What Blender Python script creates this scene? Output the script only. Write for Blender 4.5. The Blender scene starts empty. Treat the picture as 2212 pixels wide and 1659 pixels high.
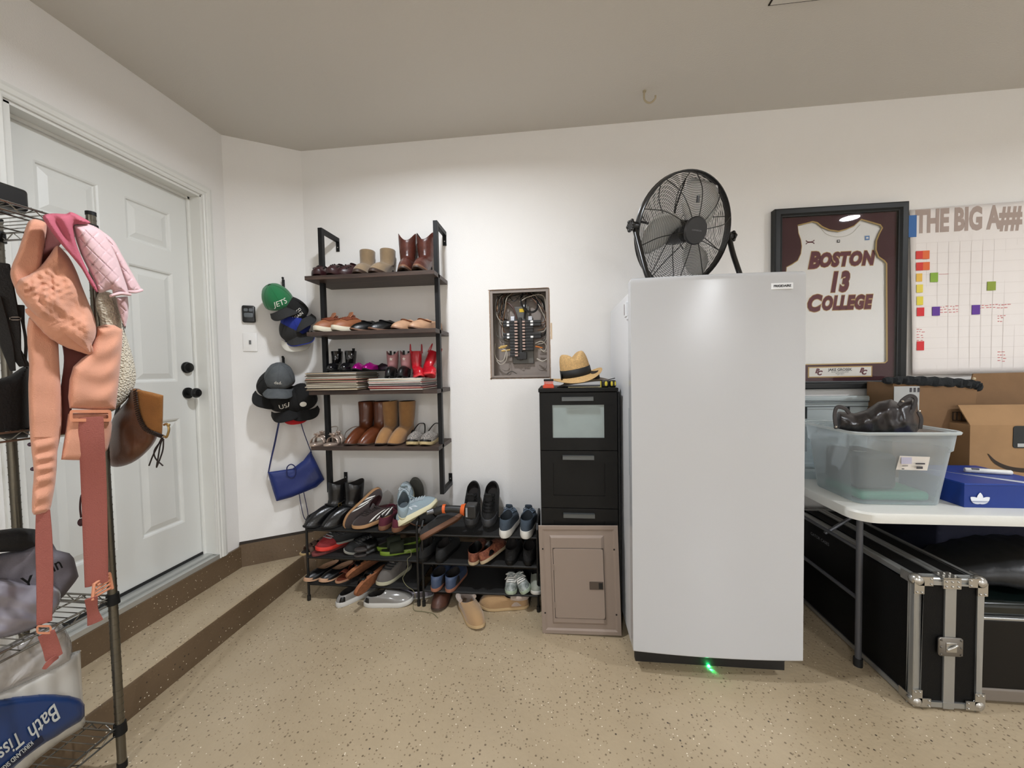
import bpy, bmesh, math, random
from mathutils import Vector, Matrix, Euler
random.seed(7)
PI = math.pi
sc = bpy.context.scene
COL = sc.collection

# ------------------------------------------------------------------ camera
FPX = 840.0
EYE = Vector((0, 0, 1.335))
_y, _p, _r = math.radians(6.397), math.radians(2.061), math.radians(-1.096)
_F = Vector((-math.sin(_y) * math.cos(_p), math.cos(_y) * math.cos(_p), -math.sin(_p)))
_rt = Vector((math.cos(_y), math.sin(_y), 0)); _up = _rt.cross(_F)
CR = _rt * math.cos(_r) + _up * math.sin(_r); CU = -_rt * math.sin(_r) + _up * math.cos(_r)
cd = bpy.data.cameras.new('camera'); cam = bpy.data.objects.new('camera', cd); COL.objects.link(cam)
cd.sensor_width = 36; cd.lens = 36 * FPX / 2212; cd.clip_start = 0.02
cam.matrix_world = Matrix(((CR.x, CU.x, -_F.x, EYE.x), (CR.y, CU.y, -_F.y, EYE.y), (CR.z, CU.z, -_F.z, EYE.z), (0, 0, 0, 1)))
sc.camera = cam

def ray(px, py):
    return _F + CR * ((px - 1106) / FPX) - CU * ((py - 829.5) / FPX)
def at(px, py, X=None, Y=None, Z=None):
    d = ray(px, py)
    k = X / d.x if X is not None else (Y / d.y if Y is not None else (Z - EYE.z) / d.z)
    return EYE + d * k

# ------------------------------------------------------------------ world, exposure, lamps
w = bpy.data.worlds.new('world'); sc.world = w; w.use_nodes = True
w.node_tree.nodes['Background'].inputs[0].default_value = (0.8, 0.85, 1, 1)
w.node_tree.nodes['Background'].inputs[1].default_value = 0.02
sc.view_settings.view_transform = 'Standard'; sc.view_settings.look = 'None'
sc.view_settings.gamma = 1; sc.view_settings.use_curve_mapping = False
sc.view_settings.exposure = 0.05
CEIL = 2.785
def lamp(x, y, power, r=0.075, col=(.905, .945, 1), spread=165):
    l = bpy.data.lights.new('ceiling_lamp_light', 'AREA'); l.shape = 'DISK'; l.size = 2 * r; l.energy = power; l.color = col
    l.spread = math.radians(spread)
    o = bpy.data.objects.new('ceiling_lamp_light', l); o.location = (x, y, CEIL - 0.022); COL.objects.link(o); return o
LAMPS = [(-0.62, 1.33, 29), (2.9, 0.55, 44), (2.62, -3.7, 122), (-0.75, -2.7, 80)]
for a in LAMPS: lamp(*a)

# ------------------------------------------------------------------ materials
def lin(c):
    if isinstance(c, str):
        c = c.lstrip('#'); c = [int(c[i:i + 2], 16) / 255 for i in (0, 2, 4)]
    return tuple((v / 12.92 if v <= .04045 else ((v + .055) / 1.055) ** 2.4) for v in c[:3]) + (1,)
_mc = {}
def mat(name, c='#808080', rough=.6, metal=0, bump=0, bs=200, spec=.5, var=0, vs=8, coat=0, sheen=0, c2=None, bkind='noise', emit=None, stretch=None, alpha=None, trans=0):
    key = (name,)
    if key in _mc: return _mc[key]
    m = bpy.data.materials.new(name); m.use_nodes = True; nt = m.node_tree; N = nt.nodes; L = nt.links
    b = N['Principled BSDF']; b.inputs['Base Color'].default_value = lin(c); b.inputs['Roughness'].default_value = rough
    b.inputs['Metallic'].default_value = metal; b.inputs['Specular IOR Level'].default_value = spec
    if coat: b.inputs['Coat Weight'].default_value = coat
    if sheen: b.inputs['Sheen Weight'].default_value = sheen
    if trans: b.inputs['Transmission Weight'].default_value = trans
    if alpha is not None: b.inputs['Alpha'].default_value = alpha
    if emit: b.inputs['Emission Color'].default_value = lin(emit[0]); b.inputs['Emission Strength'].default_value = emit[1]
    tc = N.new('ShaderNodeTexCoord'); mp = N.new('ShaderNodeMapping'); L.new(tc.outputs['Object'], mp.inputs[0])
    if stretch: mp.inputs['Scale'].default_value = stretch
    if var or c2:
        n = N.new('ShaderNodeTexNoise'); n.inputs['Scale'].default_value = vs; n.inputs['Detail'].default_value = 5
        L.new(mp.outputs[0], n.inputs['Vector'])
        r = N.new('ShaderNodeValToRGB'); L.new(n.outputs[0], r.inputs[0]); r.color_ramp.elements[0].position = .35; r.color_ramp.elements[1].position = .65
        a = lin(c)
        if c2: r.color_ramp.elements[0].color = a; r.color_ramp.elements[1].color = lin(c2)
        else:
            r.color_ramp.elements[0].color = tuple(v * (1 - var) for v in a[:3]) + (1,); r.color_ramp.elements[1].color = tuple(min(1, v * (1 + var)) for v in a[:3]) + (1,)
        L.new(r.outputs[0], b.inputs['Base Color'])
    if bump:
        if bkind == 'noise':
            n = N.new('ShaderNodeTexNoise'); n.inputs['Scale'].default_value = bs; n.inputs['Detail'].default_value = 3; o = n.outputs[0]
        elif bkind == 'voronoi':
            n = N.new('ShaderNodeTexVoronoi'); n.inputs['Scale'].default_value = bs; o = n.outputs[0]
        else:
            n = N.new('ShaderNodeTexWave'); n.inputs['Scale'].default_value = bs; n.inputs['Distortion'].default_value = 1.5; o = n.outputs[1] if False else n.outputs[0]
        L.new(mp.outputs[0], n.inputs['Vector'])
        bp = N.new('ShaderNodeBump'); bp.inputs['Strength'].default_value = bump; bp.inputs['Distance'].default_value = .003
        L.new(o, bp.inputs['Height']); L.new(bp.outputs[0], b.inputs['Normal'])
    _mc[key] = m
    return m

# ------------------------------------------------------------------ mesh builder
class MB:
    def __init__(s): s.v = []; s.f = []; s.mi = []; s.M = Matrix.Identity(4); s.k = 0
    def add(s, vs, fs):
        b = len(s.v); s.v += [tuple(s.M @ Vector(v)) for v in vs]
        s.f += [tuple(b + i for i in f) for f in fs]; s.mi += [s.k] * len(fs); return s
    def box(s, x0, y0, z0, x1, y1, z1):
        v = [(x, y, z) for z in (z0, z1) for y in (y0, y1) for x in (x0, x1)]
        return s.add(v, [(0, 2, 3, 1), (4, 5, 7, 6), (0, 1, 5, 4), (2, 6, 7, 3), (0, 4, 6, 2), (1, 3, 7, 5)])
    def cbox(s, c, d):
        return s.box(c[0] - d[0] / 2, c[1] - d[1] / 2, c[2] - d[2] / 2, c[0] + d[0] / 2, c[1] + d[1] / 2, c[2] + d[2] / 2)
    def loft(s, rings, cap0=True, cap1=True, closed=True):
        n = len(rings[0]); vs = [p for r in rings for p in r]; fs = []
        for i in range(len(rings) - 1):
            for j in range(n if closed else n - 1):
                k = (j + 1) % n; fs.append((i * n + j, i * n + k, (i + 1) * n + k, (i + 1) * n + j))
        if cap0: fs.append(tuple(range(n - 1, -1, -1)))
        if cap1: fs.append(tuple((len(rings) - 1) * n + j for j in range(n)))
        return s.add(vs, fs)
    def tube(s, pts, r, n=8, cap=True, closed=False, flat=1.0, up=None):
        P = [Vector(p) for p in pts]; m = len(P); rings = []
        rr = r if isinstance(r, (list, tuple)) else [r] * m
        pu = None
        for i, p in enumerate(P):
            if closed: t = P[(i + 1) % m] - P[i - 1]
            else: t = P[min(i + 1, m - 1)] - P[max(i - 1, 0)]
            t.normalize()
            if pu is None:
                u = Vector(up) if up else (Vector((0, 0, 1)) if abs(t.z) < .9 else Vector((1, 0, 0)))
            else: u = pu
            a = t.cross(u); 
            if a.length < 1e-5: a = t.cross(Vector((0, 1, 0)))
            a.normalize(); bb = a.cross(t).normalized(); pu = bb
            rings.append([p + a * (math.cos(2 * PI * k / n) * rr[i]) + bb * (math.sin(2 * PI * k / n) * rr[i] * flat) for k in range(n)])
        if closed: rings.append(rings[0]); cap = False
        return s.loft(rings, cap, cap)
    def cyl(s, c, r, h, axis='z', n=24, r2=None, cap=True):
        r2 = r if r2 is None else r2; R = []
        for q, (rad, t) in enumerate(((r, 0), (r2, h))):
            ring = []
            for k in range(n):
                a = 2 * PI * k / n; x, y = rad * math.cos(a), rad * math.sin(a)
                ring.append({'z': (c[0] + x, c[1] + y, c[2] + t), 'y': (c[0] + y, c[1] + t, c[2] + x), 'x': (c[0] + t, c[1] + x, c[2] + y)}[axis])
            R.append(ring)
        return s.loft(R, cap, cap)
    def lathe(s, prof, c=(0, 0, 0), n=32, cap=True):
        return s.loft([[(c[0] + r * math.cos(2 * PI * k / n), c[1] + r * math.sin(2 * PI * k / n), c[2] + z) for k in range(n)] for r, z in prof], cap, cap)
    def prism(s, poly, axis_fn, h0, h1):
        n = len(poly)
        return s.loft([[axis_fn(x, y, h0) for x, y in poly], [axis_fn(x, y, h1) for x, y in poly]])
    def sphere(s, c, r, n=12, sc3=(1, 1, 1)):
        R = []
        for i in range(1, n):
            a = PI * i / n
            R.append([(c[0] + r * sc3[0] * math.sin(a) * math.cos(2 * PI * k / (2 * n)), c[1] + r * sc3[1] * math.sin(a) * math.sin(2 * PI * k / (2 * n)), c[2] - r * sc3[2] * math.cos(a)) for k in range(2 * n)])
        return s.loft(R)
    def grid(s, fn, nu, nv, thick=0, tdir=None):
        vs = [fn(i / nu, j / nv) for j in range(nv + 1) for i in range(nu + 1)]
        fs = [(j * (nu + 1) + i, j * (nu + 1) + i + 1, (j + 1) * (nu + 1) + i + 1, (j + 1) * (nu + 1) + i) for j in range(nv) for i in range(nu)]
        return s.add(vs, fs)
    def build(s, name, m, parent=None, smooth=True, bevel=0, solid=0, sub=0, angle=40, seg=2, off=0):
        me = bpy.data.meshes.new(name); me.from_pydata(s.v, [], s.f)
        ms = m if isinstance(m, (list, tuple)) else [m]
        for x in ms: me.materials.append(x)
        if len(ms) > 1:
            me.polygons.foreach_set('material_index', s.mi)
        bm = bmesh.new(); bm.from_mesh(me); bmesh.ops.remove_doubles(bm, verts=bm.verts, dist=1e-6)
        bmesh.ops.recalc_face_normals(bm, faces=bm.faces); bm.to_mesh(me); bm.free()
        if smooth:
            me.polygons.foreach_set('use_smooth', [True] * len(me.polygons))
            try: me.set_sharp_from_angle(angle=math.radians(angle))
            except Exception: pass
        o = bpy.data.objects.new(name, me); COL.objects.link(o)
        if parent: 
            o.parent = parent; o.matrix_parent_inverse = (chain(parent)).inverted()
        if solid:
            q = o.modifiers.new('solid', 'SOLIDIFY'); q.thickness = solid; q.offset = off
        if bevel:
            q = o.modifiers.new('bevel', 'BEVEL'); q.width = bevel; q.segments = seg; q.limit_method = 'ANGLE'; q.angle_limit = math.radians(35)
        if sub:
            q = o.modifiers.new('sub', 'SUBSURF'); q.levels = sub; q.render_levels = sub
        return o
def chain(o):
    M = o.matrix_basis.copy() if o.parent is None else chain(o.parent) @ o.matrix_parent_inverse @ o.matrix_basis
    return M
def tag(o, label, cat, group=None, kind=None):
    o['label'] = label; o['category'] = cat
    if group: o['group'] = group
    if kind: o['kind'] = kind
    return o
def thing(name, label, cat, loc=(0, 0, 0), group=None):
    o = bpy.data.objects.new(name, None); COL.objects.link(o); o.location = loc; o.empty_display_size = .05
    return tag(o, label, cat, group)
def struct(o, label=None):
    o['kind'] = 'structure'
    if label: o['label'] = label
    return o
def copy_thing(o, label=None, parent=None):
    c = o.copy(); COL.objects.link(c)
    if parent: c.parent = parent
    if label: c['label'] = label
    for ch in list(o.children): copy_thing(ch, None, c)
    return c
def B(x0, y0, z0, x1, y1, z1): return MB().box(x0, y0, z0, x1, y1, z1)

def textmesh(mb, txt, size, fn, bold=0.0, shear=0.0, sx=1.0, spacing=1.0, center=True, sub=0):
    c = bpy.data.curves.new('t', 'FONT'); c.body = txt; c.size = size; c.offset = bold; c.shear = shear; c.space_character = spacing
    c.align_x = 'CENTER' if center else 'LEFT'; c.align_y = 'CENTER' if center else 'BOTTOM_BASELINE'; c.resolution_u = 3
    o = bpy.data.objects.new('t', c); COL.objects.link(o)
    dg = bpy.context.evaluated_depsgraph_get(); me = bpy.data.meshes.new_from_object(o.evaluated_get(dg))
    bm = bmesh.new(); bm.from_mesh(me); 
    if sub: bmesh.ops.triangulate(bm, faces=bm.faces); bmesh.ops.subdivide_edges(bm, edges=bm.edges, cuts=sub, use_grid_fill=True)
    bm.verts.ensure_lookup_table()
    vs = [fn(v.co.x * sx, v.co.y) for v in bm.verts]; fs = [tuple(v.index for v in f.verts) for f in bm.faces]
    bm.free(); mb.add(vs, fs)
    bpy.data.objects.remove(o); bpy.data.curves.remove(c); bpy.data.meshes.remove(me)
    return mb

def lerp(a, b, t): return a + (b - a) * t
def interp(tab, x):
    if x <= tab[0][0]: return tab[0][1]
    for (a, b), (c, d) in zip(tab, tab[1:]):
        if x <= c: return b + (d - b) * (x - a) / (c - a)
    return tab[-1][1]
def spline(pts, n=8):
    P = [Vector(p) for p in pts]; out = []
    Q = [P[0] * 2 - P[1]] + P + [P[-1] * 2 - P[-2]]
    for i in range(1, len(Q) - 2):
        for k in range(n):
            t = k / n; a, b, c, d = Q[i - 1], Q[i], Q[i + 1], Q[i + 2]
            out.append(0.5 * ((2 * b) + (c - a) * t + (2 * a - 5 * b + 4 * c - d) * t * t + (3 * b - a - 3 * c + d) * t ** 3))
    out.append(P[-1]); return out

# pads and ribbons swept along a 3-D path: width across the path, soft elliptical section
def pad(mb, pts, n=8, sec=14, view=(0, -1, 0), sq=.7, wob=0, seed=0):
    """pts: (point, width, thickness)"""
    C = spline([Vector(p[0]) for p in pts], n)
    W = spline([Vector((p[1], p[2], 0)) for p in pts], n)
    rings = []; V = Vector(view).normalized(); rnd = random.Random(seed); ph = rnd.random() * 9
    for i, c in enumerate(C):
        t = (C[min(i + 1, len(C) - 1)] - C[max(0, i - 1)]).normalized()
        a = t.cross(V); 
        if a.length < 1e-3: a = Vector((1, 0, 0))
        a.normalize(); b = a.cross(t).normalized(); w, th = W[i].x / 2, W[i].y / 2
        e = 1 + wob * math.sin(i * 1.9 + ph) ; ring = []
        for k in range(sec):
            q = 2 * PI * k / sec; cx, sx = math.cos(q), math.sin(q)
            ring.append(c + a * (w * e * math.copysign(abs(cx) ** sq, cx)) + b * (th * (1 + wob * 3 * math.sin(i * 2.3 + k)) * math.copysign(abs(sx) ** sq, sx)))
        rings.append(ring)
    # rounded ends
    def shrink(r, f, d):
        m = sum((Vector(p) for p in r), Vector()) / len(r); return [m + (p - m) * f + d for p in r]
    t0 = (C[0] - C[1]).normalized(); t1 = (C[-1] - C[-2]).normalized(); h = W[0].y / 2; h1 = W[-1].y / 2
    rings = [shrink(rings[0], .7, t0 * h * .9), shrink(rings[0], .92, t0 * h * .5)] + rings + [shrink(rings[-1], .92, t1 * h1 * .5), shrink(rings[-1], .7, t1 * h1 * .9)]
    return mb.loft(rings)

# soft body from a closed outline: inflated front and back, with folds
def pillow(mb, outline, to3, thick, R, cell, fold=None, back=1.0):
    n = len(outline); xs = [p[0] for p in outline]; ys = [p[1] for p in outline]
    def inside(x, y):
        c = False; j = n - 1
        for i in range(n):
            xi, yi = outline[i]; xj, yj = outline[j]
            if (yi > y) != (yj > y) and x < (xj - xi) * (y - yi) / (yj - yi) + xi: c = not c
            j = i
        return c
    def near(x, y):
        best = 1e9; bp = None
        for i in range(n):
            ax, ay = outline[i]; bx, by = outline[(i + 1) % n]; dx, dy = bx - ax, by - ay; L2 = dx * dx + dy * dy or 1e-9
            t = max(0, min(1, ((x - ax) * dx + (y - ay) * dy) / L2)); qx, qy = ax + dx * t, ay + dy * t
            d = math.hypot(x - qx, y - qy)
            if d < best: best = d; bp = (qx, qy)
        return best, bp
    x0, y0 = min(xs), min(ys); nx = int((max(xs) - x0) / cell) + 2; ny = int((max(ys) - y0) / cell) + 2
    cells = set()
    for j in range(ny):
        for i in range(nx):
            if inside(x0 + (i + .5) * cell, y0 + (j + .5) * cell): cells.add((i, j))
    vid = {}; pts = []
    cnt = {}
    for (i, j) in cells:
        for c in ((i, j), (i + 1, j), (i + 1, j + 1), (i, j + 1)): cnt[c] = cnt.get(c, 0) + 1
    for c, k in cnt.items():
        x, y = x0 + c[0] * cell, y0 + c[1] * cell; d, bp = near(x, y)
        if k < 4: x, y = bp; d = 0; 
        vid[c] = len(pts); pts.append((x, y, d, k < 4))
    F = []; vs = []; N = len(pts); backidx = {}
    for (x, y, d, e) in pts:
        h = 0 if e else math.sqrt(max(0, 1 - (1 - min(d / R, 1)) ** 2)) * thick
        if fold and not e: h += fold(x, y) * min(1, d / (R * .6))
        vs.append(to3(x, y, h))
    for i, (x, y, d, e) in enumerate(pts):
        if e: backidx[i] = i
        else:
            h = math.sqrt(max(0, 1 - (1 - min(d / R, 1)) ** 2)) * thick * back
            backidx[i] = len(vs); vs.append(to3(x, y, -h))
    for (i, j) in cells:
        q = [vid[(i, j)], vid[(i + 1, j)], vid[(i + 1, j + 1)], vid[(i, j + 1)]]
        F.append(tuple(q)); F.append(tuple(backidx[k] for k in reversed(q)))
    return mb.add(vs, F)
def smoothpoly(pts, n=5):
    P = [Vector((p[0], p[1], 0)) for p in pts]; out = []; m = len(P)
    for i in range(m):
        a, b, c, d = P[i - 1], P[i], P[(i + 1) % m], P[(i + 2) % m]
        for k in range(n):
            t = k / n; q = 0.5 * ((2 * b) + (c - a) * t + (2 * a - 5 * b + 4 * c - d) * t * t + (3 * b - a - 3 * c + d) * t ** 3)
            out.append((q.x, q.y))
    return out

# ================================================================== SETTING
WY = 2.42; XL = -1.98; XR = 4.6; YB = -4.2
def wallmat():
    m = mat('painted_drywall', '#ebe9e6', .75, bump=.22, bs=190, spec=.3); return m
M_wall = wallmat()
M_ceil = mat('ceiling_paint', '#d0ccc5', .85, bump=.3, bs=130, spec=.2)
M_trim = mat('white_trim_paint', '#e2e2dd', .45, spec=.4)
M_white = M_trim
def floormat(name, base, dark, k=1.0, rough=.33):
    m = bpy.data.materials.new(name); m.use_nodes = True; nt = m.node_tree; N = nt.nodes; L = nt.links; b = N['Principled BSDF']
    tc = N.new('ShaderNodeTexCoord')
    n1 = N.new('ShaderNodeTexNoise'); n1.inputs['Scale'].default_value = 2.2; n1.inputs['Detail'].default_value = 6; L.new(tc.outputs['Object'], n1.inputs['Vector'])
    r1 = N.new('ShaderNodeValToRGB'); r1.color_ramp.elements[0].position = .3; r1.color_ramp.elements[1].position = .72
    r1.color_ramp.elements[0].color = lin(dark); r1.color_ramp.elements[1].color = lin(base); L.new(n1.outputs[0], r1.inputs[0])
    prev = r1.outputs[0]
    def flecks(prev, scale, seed, thr, size, col, fac=1.0):
        mp = N.new('ShaderNodeMapping'); mp.inputs['Location'].default_value = (seed, seed * 1.7, seed * .6); L.new(tc.outputs['Object'], mp.inputs[0])
        v = N.new('ShaderNodeTexVoronoi'); v.inputs['Scale'].default_value = scale; L.new(mp.outputs[0], v.inputs['Vector'])
        lt = N.new('ShaderNodeMath'); lt.operation = 'LESS_THAN'; lt.inputs[1].default_value = size; L.new(v.outputs['Distance'], lt.inputs[0])
        sp = N.new('ShaderNodeSeparateColor'); L.new(v.outputs['Color'], sp.inputs[0])
        gt = N.new('ShaderNodeMath'); gt.operation = 'GREATER_THAN'; gt.inputs[1].default_value = thr; L.new(sp.outputs[0], gt.inputs[0])
        mu = N.new('ShaderNodeMath'); mu.operation = 'MULTIPLY'; L.new(lt.outputs[0], mu.inputs[0]); L.new(gt.outputs[0], mu.inputs[1])
        m2 = N.new('ShaderNodeMath'); m2.operation = 'MULTIPLY'; m2.inputs[1].default_value = fac; L.new(mu.outputs[0], m2.inputs[0])
        mx = N.new('ShaderNodeMixRGB'); mx.inputs[2].default_value = lin(col); L.new(m2.outputs[0], mx.inputs[0]); L.new(prev, mx.inputs[1]); return mx.outputs[0], mu.outputs[0]
    prev, _ = flecks(prev, 55, 3.1, .62, .22, '#5a4a38', .75)
    prev, _ = flecks(prev, 95, 9.3, .66, .25, '#75634b', .7)
    prev, _ = flecks(prev, 75, 5.7, .88, .17, '#efe6d2', .9)
    prev, _ = flecks(prev, 40, 1.3, .93, .14, '#2c2420', .9)
    L.new(prev, b.inputs['Base Color']); b.inputs['Roughness'].default_value = rough; b.inputs['Specular IOR Level'].default_value = .5
    n2 = N.new('ShaderNodeTexNoise'); n2.inputs['Scale'].default_value = 60; L.new(tc.outputs['Object'], n2.inputs['Vector'])
    n3 = N.new('ShaderNodeTexNoise'); n3.inputs['Scale'].default_value = 9; L.new(tc.outputs['Object'], n3.inputs['Vector'])
    ad = N.new('ShaderNodeMath'); L.new(n2.outputs[0], ad.inputs[0]); L.new(n3.outputs[0], ad.inputs[1])
    bp = N.new('ShaderNodeBump'); bp.inputs['Strength'].default_value = .35; bp.inputs['Distance'].default_value = .004; L.new(ad.outputs[0], bp.inputs['Height']); L.new(bp.outputs[0], b.inputs['Normal'])
    return m
M_floor = floormat('flecked_epoxy', '#b3a287', '#a39277')
M_curb = floormat('flecked_epoxy_brown', '#6e5b46', '#5b4a37')
struct(B(XL - .2, YB, -.1, XR, WY + .2, 0).build('floor', M_floor, smooth=False))
struct(B(XL - .2, YB, CEIL, XR, WY + .2, CEIL + .1).build('ceiling', M_ceil, smooth=False))
# breaker box opening in the back wall
bx0, bx1, bz0, bz1 = -.403, -.031, 1.283, 1.835
wb = MB(); CX = -1.625
wb.box(CX - .05, WY, 0, bx0, WY + .15, CEIL); wb.box(bx1, WY, 0, XR, WY + .15, CEIL)
wb.box(bx0, WY, 0, bx1, WY + .15, bz0); wb.box(bx0, WY, bz1, bx1, WY + .15, CEIL)
struct(wb.build('wall_back', M_wall, smooth=False))
CA = Vector((XL, 2.19, 0)); CB = Vector((CX, WY, 0)); CT = (CB - CA).normalized(); CN = Vector((CT.y, -CT.x, 0))
def atc(px, py, off=0):
    d = ray(px, py); k = ((CA + CN * off - EYE).dot(CN)) / d.dot(CN); return EYE + d * k
cw = MB()
cw.loft([[CA, CB, CB - CN * .12 + CT * .05, CA - CN * .12 - CT * .05], [v + Vector((0, 0, CEIL)) for v in (CA, CB, CB - CN * .12 + CT * .05, CA - CN * .12 - CT * .05)]])
struct(cw.build('wall_corner', M_wall, smooth=False))
# door wall with its opening
DZ0 = .295; DY0 = 1.235; DY1 = 2.03; DZ1 = 2.355
wl = MB(); wl.box(XL - .14, YB, 0, XL, DY0, CEIL); wl.box(XL - .14, DY1, 0, XL, 2.2, CEIL); wl.box(XL - .14, DY0, DZ1, XL, DY1, CEIL); wl.box(XL - .14, DY0, 0, XL, DY1, DZ0 - .03)
struct(wl.build('wall_left', M_wall, smooth=False))
struct(B(XR, YB, 0, XR + .1, WY + .2, CEIL).build('wall_right', M_wall, smooth=False))
struct(B(XL - .2, YB - .1, 0, XR + .1, YB, CEIL).build('wall_front', M_wall, smooth=False))
# concrete stem wall and the step
TZ = .135
st = MB(); st.k = 0
n1 = CN * .012
st.box(XL - .02, YB, 0, XL + .014, 2.193, DZ0 - .03)
A1 = CA + n1; B1 = CB + n1
st.loft([[A1, B1, B1 - CN * .05, A1 - CN * .05], [v + Vector((0, 0, DZ0 - .015)) for v in (A1, B1, B1 - CN * .05, A1 - CN * .05)]])
st.box(CX - .02, WY - .012, 0, XR, WY + .02, DZ0 - .015)
struct(st.build('baseboard_back', M_curb, bevel=.004), 'low brown speckled concrete curb along the foot of the walls')
gp = MB(); ga = CA + CN * .0135; gb = CB + CN * .0135 - CT * .01
gp.loft([[ga + Vector((0, 0, .279)), gb + Vector((0, 0, .279)), gb - CN * .01 + Vector((0, 0, .279)), ga - CN * .01 + Vector((0, 0, .279))], [ga - CN * .012 + Vector((0, 0, .292)), gb - CN * .012 + Vector((0, 0, .292)), gb - CN * .014 + Vector((0, 0, .292)), ga - CN * .014 + Vector((0, 0, .292))]])
struct(gp.build('gap_shade_strip', mat('dark_gap', '#2c241c', .9), smooth=False), 'dark strip painted as shade in the gap between corner wall and curb')  # dark strip on the surface, painted as the shade inside the recess
sp = MB(); prof = [(XL, 0), (-1.672, 0), (-1.68, TZ - .018), (-1.686, TZ - .006), (-1.70, TZ), (XL, TZ)]
sp.loft([[(x, y, z) for x, z in prof] for y in (-.6, 1.2, 2.405)])
so = sp.build('trim_1', [M_curb, M_floor], smooth=True, angle=60)
for p in so.data.polygons:
    if p.normal.z > .7: p.material_index = 1
struct(so, 'speckled concrete step running below the door')

# ---- door
dr = bpy.data.objects.new('door_1', None); COL.objects.link(dr); dr.location = (XL - .05, DY1, DZ0); struct(dr, 'white six-panel door with black knob and deadbolt')
XD = XL - .075   # door face
def door_slab():
    y0, y1, z0, z1 = DY0 + .02, DY1 - .012, DZ0 + .012, DZ1 - .012
    W = y1 - y0; H = z1 - z0
    cols = [(y0 + .105, y0 + W / 2 - .055), (y0 + W / 2 + .055, y1 - .105)]
    rows = [(z0 + .22, z0 + .80), (z0 + 1.0, z0 + 1.585), (z0 + 1.70, z0 + 1.905)]
    ys = sorted({y0, y1} | {v for c in cols for v in c}); zs = sorted({z0, z1} | {v for r in rows for v in r})
    b = MB()
    for i in range(len(ys) - 1):
        for j in range(len(zs) - 1):
            a, c, d, e = ys[i], ys[i + 1], zs[j], zs[j + 1]
            if (a, c) in cols and (d, e) in rows:
                def rect(k, x): return [(x, a + k, d + k), (x, c - k, d + k), (x, c - k, e - k), (x, a + k, e - k)]
                steps = [(0, XD), (.008, XD - .003), (.012, XD - .010), (.018, XD - .011), (.045, XD - .003), (.047, XD - .003)]
                b.loft([rect(*s_) for s_ in steps], cap0=False, cap1=True)
            else: b.add([(XD, a, d), (XD, c, d), (XD, c, e), (XD, a, e)], [(0, 1, 2, 3)])
    b.add([(XD, y0, z0), (XD, y1, z0), (XD, y1, z1), (XD, y0, z1), (XD - .04, y0, z0), (XD - .04, y1, z0), (XD - .04, y1, z1), (XD - .04, y0, z1)],
          [(0, 1, 5, 4), (1, 2, 6, 5), (2, 3, 7, 6), (3, 0, 4, 7), (4, 5, 6, 7)])
    return b
door_slab().build('panel', mat('door_paint', '#dfe0dc', .4), dr, smooth=False, bevel=.0015)
fr = MB()
for (a, b_) in ((DY0 - .001, DY0 + .018), (DY1 - .010, DY1 + .001)): fr.box(XL - .13, a, DZ0, XL + .002, b_, DZ1)
fr.box(XL - .13, DY0, DZ1 - .010, XL + .002, DY1, DZ1 + .001)
fr.box(XD + .002, DY0 + .01, DZ0, XD + .014, DY0 + .03, DZ1); fr.box(XD + .002, DY1 - .022, DZ0, XD + .014, DY1 - .005, DZ1); fr.box(XD + .002, DY0, DZ1 - .022, XD + .014, DY1, DZ1 - .005)
fr.build('door_frame', M_trim, dr, smooth=False, bevel=.001)
cs = MB()
def casing(b):
    wds = .058
    prof = [(0, 0), (0, .010), (.006, .014), (.018, .010), (.022, .016), (.040, .017), (.050, .012), (.058, .010), (.058, 0)]
    path = [(DY0 - .004, DZ0 - .03, -1, 0), (DY0 - .004, DZ1 + .004, -1, 1), (DY1 + .004, DZ1 + .004, 1, 1), (DY1 + .004, DZ0 - .03, 1, 0)]
    b.loft([[(XL + h, y + oy * d, z + oz * d) for d, h in prof] for y, z, oy, oz in path])
casing(cs); cs.build('door_casing', M_trim, dr, smooth=False)
th = MB(); th.box(XL - .12, DY0 - .005, DZ0 - .03, XL + .012, DY1 + .005, DZ0 - .004); th.box(XL - .12, DY0, DZ0 - .004, XL - .02, DY1, DZ0 + .006)
th.build('threshold', mat('aluminium_threshold', '#c9cac6', .35, .6), dr, smooth=False, bevel=.002)
sw = MB(); sw.box(XD - .01, DY0 + .02, DZ0 + .004, XD + .006, DY1 - .012, DZ0 + .02); sw.build('door_sweep', mat('black_rubber', '#1a1a1a', .7), dr)
M_blk = mat('black_hardware', '#101010', .38, .2, spec=.5)
for zc, nm in ((DZ0 + .94, 'door_knob'), (DZ0 + 1.08, 'deadbolt')):
    zc = at(405, 849 if nm == 'door_knob' else 794, X=XD).z; yc = at(405, 849, X=XD).y
    b = MB(); b.cyl((XD, yc, zc), .031, .008, 'x'); 
    if nm == 'door_knob':
        b.M = Matrix.Translation((XD + .008, yc, zc)) @ Matrix.Rotation(PI / 2, 4, 'Y')
        b.lathe([(.012, 0), (.011, .022), (.020, .03), (.027, .042), (.027, .052), (.02, .062), (.004, .065)])
    else:
        b.M = Matrix.Translation((XD + .008, yc, zc)) @ Matrix.Rotation(PI / 2, 4, 'Y'); b.lathe([(.028, 0), (.026, .014), (.012, .018), (.003, .018)])
    b.build(nm, M_blk, dr)
    b = MB(); b.box(XD + .001, DY1 - .016, zc - .03, XD + .006, DY1 - .011, zc + .03); b.build('strike_plate', M_blk, dr)

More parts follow.
